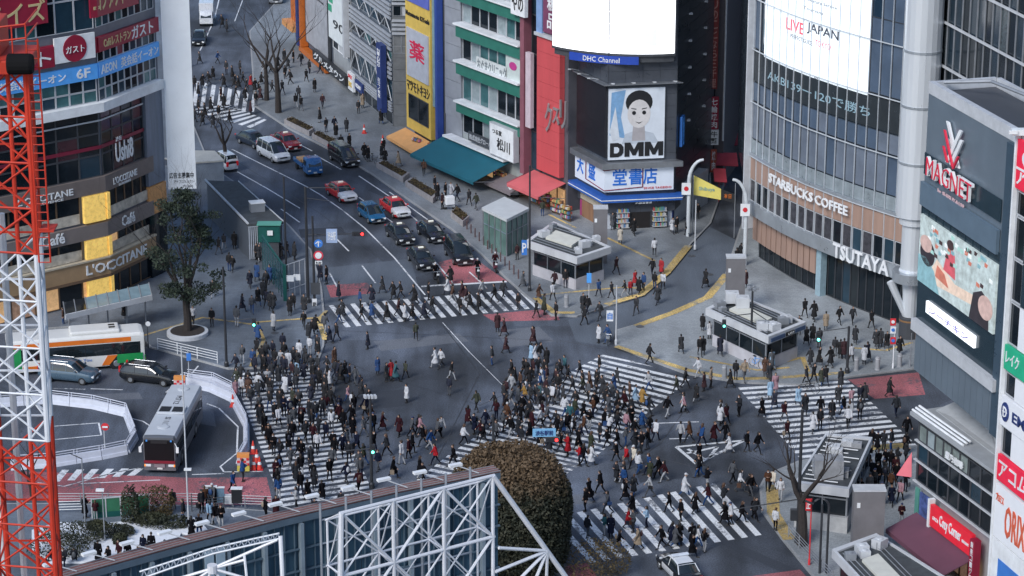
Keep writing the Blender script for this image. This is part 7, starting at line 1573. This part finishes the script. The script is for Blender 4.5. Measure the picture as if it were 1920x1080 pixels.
def body_mesh(pose,low=False):
    J=joints(pose); m=MB(); h=J["pel"][2]
    ell(m,(J["pel"][0],0,h+.02),.115,.155,.13); ell(m,(J["chest"][0],0,h+.33),.115,.165,.2); caps(m,J["pel"],J["chest"],.115,.12); caps(m,(J["chest"][0],0,h+.47),J["neck"],.075,.055); caps(m,J["neck"],J["head"],.052,.055)
    hd=J["head"]; ell(m,(hd[0],0,hd[2]+.01),.098,.078,.115); ell(m,(hd[0]+.03,0,hd[2]-.06),.062,.055,.06)
    if not low:
        caps(m,(hd[0]+.1,0,hd[2]-.0),(hd[0]+.112,0,hd[2]-.025),.012,.017,6)
        for s in (-1,1): ell(m,(hd[0]-.005,s*.082,hd[2]-.01),.022,.012,.03,8)
    for k,s in (("l",1),("r",-1)):
        caps(m,J["hip"+k],J["knee"+k],.092,.058); caps(m,J["knee"+k],J["ank"+k],.06,.04); a=Vector(J["ank"+k]); t=Vector(J["toe"+k]); caps(m,a+Vector((-.03,0,-.035)),t,.045,.038)
        caps(m,J["sh"+k],J["el"+k],.055,.043); caps(m,J["el"+k],J["wr"+k],.042,.03); caps(m,(J["chest"][0],0,J["sh"+k][2]-.02),J["sh"+k],.07,.06)
        w=Vector(J["wr"+k]); d=(w-Vector(J["el"+k])).normalized(); side=Vector((0,s,0)); fw=d.cross(side).normalized()
        if fw.x<0: fw=-fw
        caps(m,w,w+d*.075,.026,.03,8)
        if not low:
            for i in range(4):
                b=w+d*.085+fw*(-.027+.018*i); L=(.055,.068,.062,.048)[i]; c=b+d*L*.5; caps(m,b,c,.0105,.0105,6); caps(m,c,c+(d*.8-side*.5).normalized()*L*.5,.0105,.009,6)
            b=w+d*.03+fw*.028; caps(m,b,b+(d*.6+fw*.8).normalized()*.05,.012,.01,6)
    me=remesh(m,.03 if low else .0135,1,.5 if low else None)
    for mm in (SKIN,TROU,SHOE,EYE): me.materials.append(mm)
    idx=[]; zw=h+.1
    for p in me.polygons:
        c=p.center; i=1
        if c.z>J["neck"][2]-.03: i=0
        else:
            for k in "lr":
                if (c-Vector(J["wr"+k])).length<.2 and c.z>.5 and (Vector(J["wr"+k])-c).dot((Vector(J["wr"+k])-Vector(J["el"+k])))<.003: i=0
            for k in "lr":
                if c.z<J["ank"+k][2]+.0 and (c-Vector(J["ank"+k])).length<.24 and c.z<Vector(J["ank"+k]).z+.02: i=2
        if not low and i==0 and abs(abs(c.y)-.032)<.013 and abs(c.z-hd[2]-.0)<.0085 and c.x>hd[0]+.06: i=3
        if not low and i==0 and abs(c.y)<.024 and abs(c.z-hd[2]+.065)<.006 and c.x>hd[0]+.06: i=3
        idx.append(i)
    me.polygons.foreach_set("material_index",idx); return me
def top_mesh(pose,kind,low=False):
    J=joints(pose); m=MB(); h=J["pel"][2]; f=1.0 if kind!="puffer" else 1.18; g=.022*f
    ell(m,(J["chest"][0],0,h+.33),.125*f,.185*f,.215); caps(m,(J["pel"][0],0,h+.02),J["chest"],.135*f,.14*f); ell(m,(0,0,h+.04),.135*f,.175*f,.12); caps(m,(J["neck"][0]-.01,0,J["neck"][2]-.07),(J["neck"][0]-.012,0,J["neck"][2]-.015),.095,.078)
    for k in "lr":
        caps(m,J["sh"+k],J["el"+k],.055+g,.045+g); e=Vector(J["el"+k]); w=Vector(J["wr"+k]); caps(m,e,e+(w-e)*.93,.043+g,.034+g); caps(m,(J["chest"][0],0,J["sh"+k][2]-.03),J["sh"+k],.085*f,.07*f)
    if kind in("coat","dress"):
        zb=.42 if kind=="coat" else .5
        if pose in("sit","ride"): 
            for k in "lr": caps(m,J["hip"+k],J["knee"+k],.12,.1)
        else:
            sw=.10 if abs(J["ankl"][0])>.2 else .03
            m.poly([(0,0,h+.05),(0,0,h-.2),(sw*.2,0,zb+.02),(sw*.2,0,zb)],[.17,.2,.235+sw*.4,.2+sw*.4],14)
            for k in "lr": q=Vector(J["knee"+k]); hp=Vector(J["hip"+k]); caps(m,hp,hp+(q-hp)*.95,.13,.125)
    else:
        m.poly([(0,0,h+.12),(0,0,h-.06),(0,0,h-.1)],[.15*f,.178*f,.15*f],14)
    me=remesh(m,.035 if low else .019,2,.5 if low else None); me.materials.append(CLOTH); return me
def hair_mesh(kind,low=False):
    m=MB()
    if kind=="short": ell(m,(-.012,0,.035),.108,.09,.11); ell(m,(-.045,0,-.01),.07,.083,.085)
    elif kind=="long": ell(m,(-.012,0,.03),.112,.094,.115); caps(m,(-.05,0,0),(-.075,0,-.22),.09,.075); caps(m,(-.02,.06,0),(-.01,.08,-.15),.04,.03); caps(m,(-.02,-.06,0),(-.01,-.08,-.15),.04,.03)
    elif kind=="bun": ell(m,(-.012,0,.03),.106,.089,.11); ell(m,(-.1,0,.03),.05,.05,.05)
    elif kind=="hat": ell(m,(-.005,0,.06),.115,.1,.095); caps(m,(.05,0,.045),(.13,0,.03),.055,.04)
    me=remesh(m,.03 if low else .018,2,.6 if low else None)
    # open the face
    return me
def hair_fix(me,kind):
    me.materials.append(HAIR); me.materials.append(SKIN)
    for v in me.vertices:
        if kind!="hat" and v.co.x>.03 and v.co.z<.055: v.co.x=min(v.co.x,.03+.0*(v.co.z))
        if kind=="hat" and v.co.z<.02: v.co.z=.02
    return me
def bag_mesh(kind):
    m=MB()
    if kind=="backpack": ell(m,(-.2,0,1.22),.09,.15,.23); 
    elif kind=="tote": m.box((.02,-.29,.62),(.3,.1,.32)); m.tube((.08,-.27,.76),(.04,-.25,.86),.012); m.tube((-.06,-.27,.76),(.0,-.25,.86),.012)
    elif kind=="shoulder": m.box((-.02,.25,.88),(.3,.1,.22)); m.tube((.05,.24,.96),(.02,.16,1.42),.014); m.tube((-.08,.24,.96),(-.03,.16,1.42),.014)
    elif kind=="suitcase": m.box((-.3,-.35,.38),(.25,.4,.58)); m.tube((-.28,-.25,.66),(-.1,-.25,.9),.012); m.tube((-.28,-.42,.66),(-.1,-.32,.9),.012)
    me=bpy.data.meshes.new(kind)
    if kind=="backpack": me=remesh(m,.025)
    else: me.from_pydata(m.v,[],m.f)
    me.materials.append(LEATH); return me
POSES=["walk","walk2","step","stand","phone"]; BM={p:body_mesh(p) for p in POSES+["sit","ride"]}
TM={(p,k):top_mesh(p,k) for p in POSES for k in ("jacket","coat","puffer")}; 
for p in ("sit","ride"): TM[(p,"jacket")]=top_mesh(p,"jacket"); TM[(p,"puffer")]=TM[(p,"jacket")]; TM[(p,"coat")]=TM[(p,"jacket")]
HM={k:hair_fix(hair_mesh(k),k) for k in ("short","long","bun","hat")}; BGM={k:bag_mesh(k) for k in ("backpack","tote","shoulder","suitcase")}
LBM={p:body_mesh(p,True) for p in ("walk","walk2","stand")}; LTM={(p,k):top_mesh(p,k,True) for p in LBM for k in("jacket","coat")}; LHM=hair_fix(hair_mesh("short",True),"short")
mk_=MB(); ell(mk_,(.078,0,-.055),.028,.05,.042); MASKM=bpy.data.meshes.new("face_mask"); MASKM.from_pydata(mk_.v,[],mk_.f); MASKM.materials.append(WHITE)
PAL={"k":("black",(.007,.007,.009)),"n":("navy",(.009,.012,.027)),"g":("grey",(.075,.08,.09)),"w":("white",(.5,.51,.54)),"b":("blue",(.02,.06,.17)),"r":("red",(.34,.018,.025)),"o":("brown",(.075,.036,.022)),"e":("olive",(.036,.042,.028)),"p":("pink",(.33,.19,.22)),"y":("mustard",(.3,.17,.04)),"t":("beige",(.28,.22,.16)),"m":("maroon",(.035,.011,.015)),"s":("pale blue",(.28,.42,.56)),"c":("cream",(.55,.5,.42)),"q":("teal",(.03,.1,.12)),"d":("dark grey",(.022,.024,.029)),"l":("light grey",(.33,.34,.36))}
rp_=random.Random(77)
DIRS={"S":-90,"N":90,"E":0,"W":180}
# zone: (pixel polygon, phrase, walking axis in degrees, share standing)
ZON=[([(425,690),(600,685),(715,960),(500,1000)],"left crosswalk",None,.1),([(600,560),(1010,530),(1045,600),(640,625)],"top crosswalk",12,.0),([(1120,660),(1320,695),(1240,790),(1150,860),(980,960),(760,920),(930,770),(1050,690)],"fanned middle crosswalk",205,.08),
([(1370,720),(1630,705),(1730,845),(1480,850)],"right crosswalk",105,.1),([(1030,970),(1340,900),(1440,1010),(1100,1075)],"bottom crosswalk",15,.05),([(1150,620),(1200,600),(1330,540),(1420,470),(1760,560),(1760,700),(1590,712),(1390,722),(1290,702),(1160,652)],"pavement below the glass tower",100,.4),
([(1425,900),(1500,855),(1760,830),(1800,1090),(1560,1090),(1430,980)],"pavement by the tiled kiosk",60,.35),([(0,940),(500,945),(700,1000),(500,1090),(0,1090)],"lower left square",90,.6),([(300,400),(600,400),(612,640),(590,692),(425,695),(270,650)],"station square",70,.35),
([(600,150),(1330,380),(1290,470),(1130,600),(1040,600),(950,525),(640,290),(480,200)],"shop pavement",120,.3),([(1040,575),(1330,400),(1400,480),(1190,620),(1060,650)],"side street mouth",60,.3)]
def inpoly(x,y,P):
    r=False; j=len(P)-1
    for i in range(len(P)):
        if (P[i][1]>y)!=(P[j][1]>y) and x<(P[j][0]-P[i][0])*(y-P[i][1])/(P[j][1]-P[i][1])+P[i][0]: r=not r
        j=i
    return r
MAN="""484,644,b 475,690,b 500,683,k 516,690,k 528,690,l 478,705,n 495,700,k 505,700,n 514,708,n 531,698,n 541,695,w 551,690,k 558,690,k 548,712,m 557,712,s 570,715,n 575,695,d 581,668,w 596,665,k 584,700,d 595,702,d 445,725,e 442,745,p 453,742,w 468,738,m 485,738,w 492,735,k 502,735,k
690,655,n 708,703,b 724,716,k 734,713,r 741,716,q 760,710,e 763,755,w 655,716,n 618,727,w 615,700,d 627,690,o 780,638,e 923,685,k 948,663,m 933,623,m 946,630,m 817,690,w 828,690,w 846,713,k 842,741,n 894,772,e 930,788,m 877,798,m 890,814,n 902,824,m 912,805,n 869,834,w 820,823,g 827,817,l 806,845,b 794,838,k 787,816,n 817,872,r 851,875,k 931,826,g
683,872,e 710,883,n 726,855,k 737,897,k 754,871,w 767,860,m 787,897,k 749,818,m 772,820,g 787,819,p 717,808,m 701,815,k 683,819,g 662,820,k 644,806,k 660,795,k 686,782,n 622,806,w 612,828,n 794,906,k 773,850,k 670,850,n 655,868,d 700,850,k
613,533,k 635,563,n 675,577,b 698,570,n 697,599,b 718,550,k 678,603,k 727,603,k 738,560,k 752,560,k 747,593,m 760,603,w 778,572,k 803,563,k 795,597,n 840,553,w 848,567,o 862,590,k 875,573,m 882,579,k 898,583,k 903,560,l 928,567,k 943,560,k 635,608,k 643,593,d 845,533,k 810,590,k 868,565,m 773,600,k
972,580,k 980,540,g 1010,563,o 970,490,m 1005,597,k 1020,590,e 1037,567,w 1043,600,k 1040,543,m 1060,542,k 1077,533,r 1088,533,k 1120,517,k 1155,517,m 1123,560,b 1093,590,k 1102,593,k 1095,610,k 1125,600,d 1147,563,k 1123,643,w 1140,643,b 1163,460,c 1148,433,g 1188,443,k 1227,483,w 1223,520,k 1240,517,r 1227,543,k 1243,543,w 1172,560,k 1182,557,r 1190,540,r 1198,553,k 1207,547,b 1233,570,d 1193,590,k 1322,540,k 1260,440,w 1268,440,k 1288,445,k 1308,413,k 1388,487,k 1382,503,k 1397,543,m 1017,408,e 1000,647,m 1317,623,k 1330,638,w 1350,670,n 1312,670,k 1318,668,k 1277,665,k 1217,682,k
1124,701,k 1156,725,k 1217,734,l 1181,752,o 1204,762,y 1251,783,k 1216,783,k 1269,740,e 1093,740,e 1106,736,o 1117,739,k 1130,745,k 1148,750,g 1136,757,k 1190,758,s 1116,775,k 1094,787,k 1141,778,g 1159,770,k 1172,773,m 1183,785,k 1310,708,w 1320,734,m 1332,727,t 1305,754,k 1284,728,k 1283,775,p 1352,790,w 1362,797,m 1370,728,k 1379,715,k 1395,718,t 1434,706,o 1447,696,s 1442,716,d 1444,750,s 1453,738,p 1452,767,n 1429,783,k 1386,780,k 1413,675,k 1419,677,d
1509,598,k 1526,605,k 1548,622,t 1573,610,k 1598,610,k 1512,650,k 1523,645,k 1498,630,k 1536,655,k 1519,690,k 1535,690,k 1557,692,k 1540,722,e 1548,724,k 1525,720,k 1512,722,k 1565,670,k 1575,675,k 1582,676,m 1596,686,w 1620,686,w 1627,682,n 1603,648,k 1642,655,k 1650,655,k 1662,658,k 1686,669,k 1667,744,k 1680,782,d 1612,757,n 1621,755,k 1612,787,k 1576,730,k 1571,758,k 1582,780,k 1559,785,k 1538,783,k 1509,776,d 1496,760,s 1596,763,p 1592,790,l 1470,790,m 1446,697,g 1477,655,k 1458,665,k 1634,620,k
1699,822,k 1634,848,k 1644,850,k 1656,850,k 1671,850,k 1524,812,w 1537,805,k 1560,787,k 1475,824,m 1590,802,w 1627,880,k 1646,888,k 1660,884,k 1669,888,k 1681,884,k 1697,874,k 1632,905,k 1646,911,k 1654,950,k 1671,950,n 1687,944,p 1697,925,k 1615,940,k 1660,915,d 1680,910,k 1640,925,k
1414,974,k 1405,927,k 1453,998,w 1439,924,o 1448,924,c 1463,941,w 1689,987,m 1722,1067,k 1748,1067,k 1722,1040,d
1101,1008,k 1098,959,k 1134,1004,q 1145,1009,n 1140,963,g 1177,991,r 1188,998,g 1160,1035,k 1197,1030,t 1213,990,s 1186,963,k 1172,940,k 1155,902,k 1170,915,b 1219,933,l 1188,930,k 1105,942,k 1126,926,k 1259,1022,n 1266,1026,g 1274,1024,k 1241,1028,k 1312,895,k 1325,915,k 1373,905,g 1387,922,w 1407,929,k 1415,976,d 1283,930,w 1277,977,k 1328,948,m 1355,953,k 1360,983,k 1370,985,w 1390,980,k 1303,963,k 1307,1027,w 1298,1027,k 1320,1035,k 1297,1045,k 1255,960,k
1125,829,k 1142,818,w 1158,843,k 1156,799,k 1174,813,p 1189,825,k 1172,838,g 1203,849,k 1190,843,d 1218,815,k 1229,828,w 1215,843,k 1175,874,r 1156,866,k 1156,903,k 1171,906,k 1189,878,c 1196,888,w 1217,890,b 1218,902,e 1235,899,k 1246,904,m 1276,831,l 1293,831,o 1108,849,e 1108,874,w 1315,837,b 1338,830,m 1350,797,w 1360,830,k 1368,850,w 1310,870,k 1310,893,k 1282,773,w 1400,847,k 1420,850,k
1000,648,m 996,680,s 1003,680,w 1012,680,k 1025,689,k 983,709,k 988,711,k 966,723,k 999,709,m 1009,703,k 1016,723,w 1026,723,m 948,749,m 960,738,l 976,731,o 1051,709,k 1059,702,q 1064,721,k 1044,728,m 1055,760,k 1045,759,g 984,759,y 995,759,k 1005,757,d 1012,756,q 1023,745,m 1026,759,k 1035,760,w 971,759,g 958,766,g 928,770,k
968,791,k 976,797,k 987,800,k 997,808,m 958,819,k 971,819,k 994,827,k 1012,800,w 1025,797,g 1078,786,e 1069,797,q 1076,822,k 1094,816,o 1133,805,k 1062,816,k 1055,822,d 1044,820,k 1032,836,k 1065,855,r 1051,849,k 1084,844,k 1087,873,r 1093,873,k
430,511,k 437,511,k 482,490,k 486,492,k 482,530,b 469,542,n 454,588,n 473,590,g 484,575,k 494,565,k 507,584,k 513,584,k 500,580,n 507,534,b 515,534,n 525,544,n 513,623,l 444,615,g 398,615,k 544,594,k 550,586,k 519,480,k 527,490,k 552,490,k 538,486,k 586,634,k 592,628,k 609,628,g 619,644,n 632,640,k 571,592,d 363,611,w 601,530,n 570,618,k 578,640,k 420,470,k 410,480,k 440,470,k 460,455,k 426,440,d 500,545,k 400,560,k 233,600,k 120,610,o
437,925,b 455,903,b 385,958,o 398,955,g 378,965,k 498,975,k 518,972,m 557,955,l 345,985,k 325,960,k 160,975,k 180,978,m 395,985,s 405,990,k 415,995,k 270,1046,n 285,1046,k 310,1050,g 240,1052,k 225,1058,m 260,1060,k 590,975,k 640,960,k 120,1066,k 140,1062,d 100,1060,k 360,1015,k 374,1012,k 185,1062,k 205,1060,k"""
FARM="""650,250,k 630,262,k 612,250,k 600,232,k 565,210,k 555,205,k 590,175,k 575,155,k 560,190,k 605,205,m 640,285,k 655,282,k 627,247,n 683,300,k 690,305,k 716,300,k 748,315,t 722,310,k 820,378,k 830,395,m 815,360,k 795,332,o 845,372,w 858,380,k 880,388,k 893,396,e 835,375,k 545,160,k 535,150,k 720,290,k 700,200,k 715,235,k 680,205,t 672,215,k
365,170,k 372,182,k 380,165,k 392,160,k 400,150,k 425,140,k 440,165,k 448,168,k 455,160,k 462,172,k 470,165,r 478,175,k 485,180,k 372,215,k 385,222,k 395,210,k 380,235,k 360,205,k 415,190,m 420,205,k 442,185,k 460,190,k 480,200,k 488,190,m 470,215,m 425,60,k 408,120,b 500,160,k 510,175,k 530,180,k 490,160,k 520,200,k 365,230,k 410,225,k 430,230,k 400,240,d 450,140,k 436,150,k 417,52,k 375,120,k 357,125,k 352,165,k 540,130,k 550,120,k 565,125,k 580,140,k 600,140,k 420,165,k 495,140,k 508,140,k 521,130,k 533,118,k"""
ppl=[]
def addp(x,y,c): ppl.append([float(x),float(y),c])
for tok in MAN.split(): addp(*tok.split(","))
far=[]
for tok in FARM.split(): a,b,c=tok.split(","); far.append((float(a),float(b),c))
# the packed left crosswalk and its right-hand fringe: filled evenly at arm's-length spacing
world=[G(p[0],p[1]) for p in ppl]
def fill(poly,n,dmin):
    xs=[p[0] for p in poly]; ys=[p[1] for p in poly]; k=0; tries=0
    while k<n and tries<6000:
        tries+=1; x=rp_.uniform(min(xs),max(xs)); y=rp_.uniform(min(ys),max(ys))
        if not inpoly(x,y,poly): continue
        w=G(x,y)
        if any((w-q).length<dmin for q in world): continue
        world.append(w); ppl.append([x,y,rp_.choices("kndgmwbolep",(60,10,8,6,6,5,2,3,3,2,1))[0]]); k+=1
fill([(448,712),(600,705),(650,800),(560,850),(480,800)],52,.72); fill([(480,800),(640,790),(690,925),(525,955)],34,.95); fill([(600,690),(680,720),(700,800),(630,800)],14,.8); fill([(470,665),(600,660),(600,700),(440,700)],10,.7)
fill([(960,720),(1060,700),(1110,830),(1000,830)],8,.8); fill([(955,700),(1110,690),(1230,790),(1130,860),(890,840)],32,.78); fill([(1600,860),(1700,850),(1700,960),(1610,960)],8,.8)
ppl.sort(key=lambda p:-p[1])
NIND=312
TRC=["k","k","k","n","d","g","b","n","k","d","k","l"]
OUTW={"jacket":"jacket","coat":"long coat","puffer":"padded jacket"}
recs=[]
def zone(x,y):
    for P_,ph,ax,st in ZON:
        if inpoly(x,y,P_): return ph,ax,st
    return "open asphalt",rp_.choice((30,150,210,330)),.05
def plan(x,y,c):
    ph,ax,st=zone(x,y)
    if ph=="left crosswalk": ax=-70
    hd=math.radians(ax+rp_.choice((0,180))+rp_.gauss(0,16)); pose=rp_.choice(("walk","walk2","step","walk","walk2","phone")) if rp_.random()>st else rp_.choice(("stand","phone","stand"))
    if pose in("stand","phone") and rp_.random()<.5: hd=math.radians(rp_.uniform(0,360))
    out=rp_.choices(("jacket","coat","puffer"),(5,4 if c in "kndgmet" else 1,3))[0]
    tr=rp_.choice(TRC)
    if c=="k" and rp_.random()<.3: c="d"
    hair=rp_.choices(("short","long","bun","hat"),(5,4,1.2,1))[0]; bag=rp_.choices((None,"backpack","tote","shoulder"),(6,2,1.3,2))[0]
    return dict(x=x,y=y,c=c,ph=ph,hd=hd,pose=pose,out=out,tr=tr,hair=hair,bag=bag,bc=rp_.choice("kkkgobtwnm"),mask=rp_.random()<.3,s=rp_.gauss(1.01,.045),z=0)
ONP={"station square","lower left square","shop pavement","pavement below the glass tower","pavement by the tiled kiosk"}
def facing(hd):
    d=(math.degrees(hd))%360
    return "walking away" if 35<d<145 else ("walking closer" if 215<d<325 else ("heading right" if (d<=35 or d>=325) else "heading left"))
for i,p in enumerate(ppl[:NIND]):
    r=plan(*p)
    if r["ph"] in ONP: r["z"]=ZP
    if r["ph"]=="side street mouth" : r["z"]=.0
    if r["ph"]=="lower left square" and r["y"]>1035: r["pose"]="sit" if rp_.random()<.5 else "stand"; r["z"]=ZP
    recs.append(r)
NUM=["first","second","third","fourth","fifth","sixth","seventh","eighth","ninth","tenth","eleventh","twelfth"]
def desc(r,lv):
    s="person in %s %s"%(PAL[r["c"]][0],OUTW[r["out"]])
    if lv>=1 and r["bag"]: s+=" with %s %s"%(PAL[r["bc"]][0],{"backpack":"backpack","tote":"tote","shoulder":"bag"}[r["bag"]])
    if lv>=2: s+=", %s hair"%r["hair"] if r["hair"] in("long","short") else (", capped" if r["hair"]=="hat" else ", hair bun")
    if lv>=3: s+=", "+(facing(r["hd"]) if r["pose"] in("walk","walk2","step") else {"stand":"standing","phone":"holding phone","sit":"sitting"}[r["pose"]])
    return s
gr={}
for r in recs: gr.setdefault(r["ph"],[]).append(r)
for ph,L_ in gr.items():
    pre="on "+("the "+ph)
    cnt={}
    for lv in range(4):
        cnt={}
        for r in L_:
            if "label" in r: continue
            cnt.setdefault(desc(r,lv),[]).append(r)
        done={desc(r,lv) for r in L_ if "label" in r}
        for d_,rs_ in cnt.items():
            if len(rs_)==1 and sum(1 for q_ in L_ if desc(q_,lv)==d_)==1: rs_[0]["label"]=d_+" "+pre
    rest={}
    for r in L_:
        if "label" not in r: rest.setdefault(desc(r,1),[]).append(r)
    for d_,rs_ in rest.items():
        full=sorted([q_ for q_ in L_ if desc(q_,1)==d_],key=lambda q_:q_["x"])
        for r in rs_:
            k=full.index(r); n=len(full)
            w=("%s of %d such from left"%(NUM[k],n)) if k<12 and k<=n//2 else ("%s of %d such from right"%(NUM[n-1-k],n))
            r["label"]=d_+" "+pre+", "+w
for r in recs:
    w=r["label"].split()
    if len(w)>16: r["label"]=" ".join(w).replace(" with "," + ").replace("pavement below the glass tower","tower pavement").replace("pavement by the tiled kiosk","kiosk pavement").replace("fanned middle","fanned").replace(" + "," with ")
seen_={}
for r in recs:
    w=r["label"].split()
    if len(w)>16:
        for a_,b_ in ((" long coat"," coat"),(" padded jacket"," jacket"),(" light grey"," grey"),(" dark grey"," grey"),(" on the "," on ")):
            if len(r["label"].split())>16: r["label"]=r["label"].replace(a_,b_)
for r in recs:
    if r["label"] in seen_: r["label"]=r["label"]+" nearby" 
    seen_[r["label"]]=1
def person(r,name="person"):
    c=G(r["x"],r["y"]); b=bpy.data.objects.new(name,BM[r["pose"]]); COL.objects.link(b); s=r["s"]; b.location=(c.x,c.y,r["z"]-.005); b.rotation_euler=(0,0,r["hd"]); b.scale=(s,s,s)
    b.color=PAL[r["tr"]][1]+(1,); b["label"]=r["label"]; b["category"]="person"
    if r.get("grp",True): b["group"]="pedestrians on and around the crossing"
    def ch(nm,me,col,loc=(0,0,0)):
        o=bpy.data.objects.new(nm,me); COL.objects.link(o); o.parent=b; o.location=loc; o.color=tuple(col)+(1,); return o
    J=joints(r["pose"]); ch("coat" if r["out"]=="coat" else "jacket",TM[(r["pose"],r["out"])],PAL[r["c"]][1]); hc=rp_.choice(((.012,.01,.009),(.012,.01,.009),(.03,.018,.012),(.07,.035,.02)))
    if r["hair"]=="hat": ch("hat",HM["hat"],rp_.choice(((.5,.5,.52),(.02,.02,.02),(.02,.03,.08))),J["head"])
    else: ch("hair",HM[r["hair"]],hc,J["head"])
    if r["mask"]: ch("face_mask",MASKM,(1,1,1),J["head"])
    if r["bag"]: ch("backpack" if r["bag"]=="backpack" else "bag",BGM[r["bag"]],PAL[r["bc"]][1],(0,0,J["pel"][2]-.92))
    return b
for r in recs: person(r)
# riders of the scooters and special figures
for (x,y,tx,ty,c,lb) in ((818,528,835,548,"k","person in black jacket riding the scooter left of the black people carrier"),(896,520,902,545,"k","person in black jacket and white helmet riding the bright scooter"),(929,508,937,532,"m","person in maroon jacket riding the rightmost scooter by the bollards")):
    a=G(x,y); e=G(tx,ty); hd=math.atan2(e.y-a.y,e.x-a.x)
    b=person(dict(x=x,y=y,c=c,hd=hd,pose="ride",out="jacket",tr="k",hair="hat",bag=None,bc="k",mask=False,s=1.0,z=.03,label=lb,grp=False)); b.location=(a.x-.3*math.cos(hd),a.y-.3*math.sin(hd),.0)
# the far crowd: one mass beyond the nearest three hundred people
cm=MB(); mats_=[SKIN,SHOE]+[mat("crowd_"+PAL[k][0].replace(" ","_"),PAL[k][1],.85,0,.15,4) for k in PAL]+[mat("crowd_hair",(.012,.01,.009),.6)]; ki={k:i+2 for i,k in enumerate(PAL)}
def addmesh(me,M_,mm):
    k=len(cm.v); cm.v+=[tuple(M_@v.co) for v in me.vertices]
    for p in me.polygons: cm.f.append(tuple(k+i for i in p.vertices)); cm.m.append(mm(p))
rest_=[(p[0],p[1],p[2]) for p in ppl[NIND:]]+far
for x,y,c in rest_:
    ph,ax,st=zone(x,y); ax=ax or 70; po=rp_.choice(("walk","walk2","stand")); g_=G(x,y); pav=ph in ONP; hd=math.radians(ax+rp_.choice((0,180))+rp_.gauss(0,20)); s=rp_.gauss(1,.05)
    M_=Matrix.Translation((g_.x,g_.y,ZP if pav else 0))@Matrix.Rotation(hd,4,'Z')@Matrix.Scale(s,4); tr=ki[rp_.choice(TRC)]
    if c=="k" and rp_.random()<.3: c="d"
    addmesh(LBM[po],M_,lambda p:{0:0,1:tr,2:1,3:0}[p.material_index]); addmesh(LTM[(po,rp_.choice(("jacket","coat")))],M_,lambda p:ki[c]); J=joints(po); addmesh(LHM,M_@Matrix.Translation(J["head"]),lambda p:len(mats_)-1)
o=cm.build("crowd",mats_,smooth=True); tag(o,"far pedestrians on the shop pavement, station square and distant crosswalk","crowd",kind="stuff")
print("PEOPLE",len(recs),len(rest_),max(len(r["label"].split()) for r in recs))
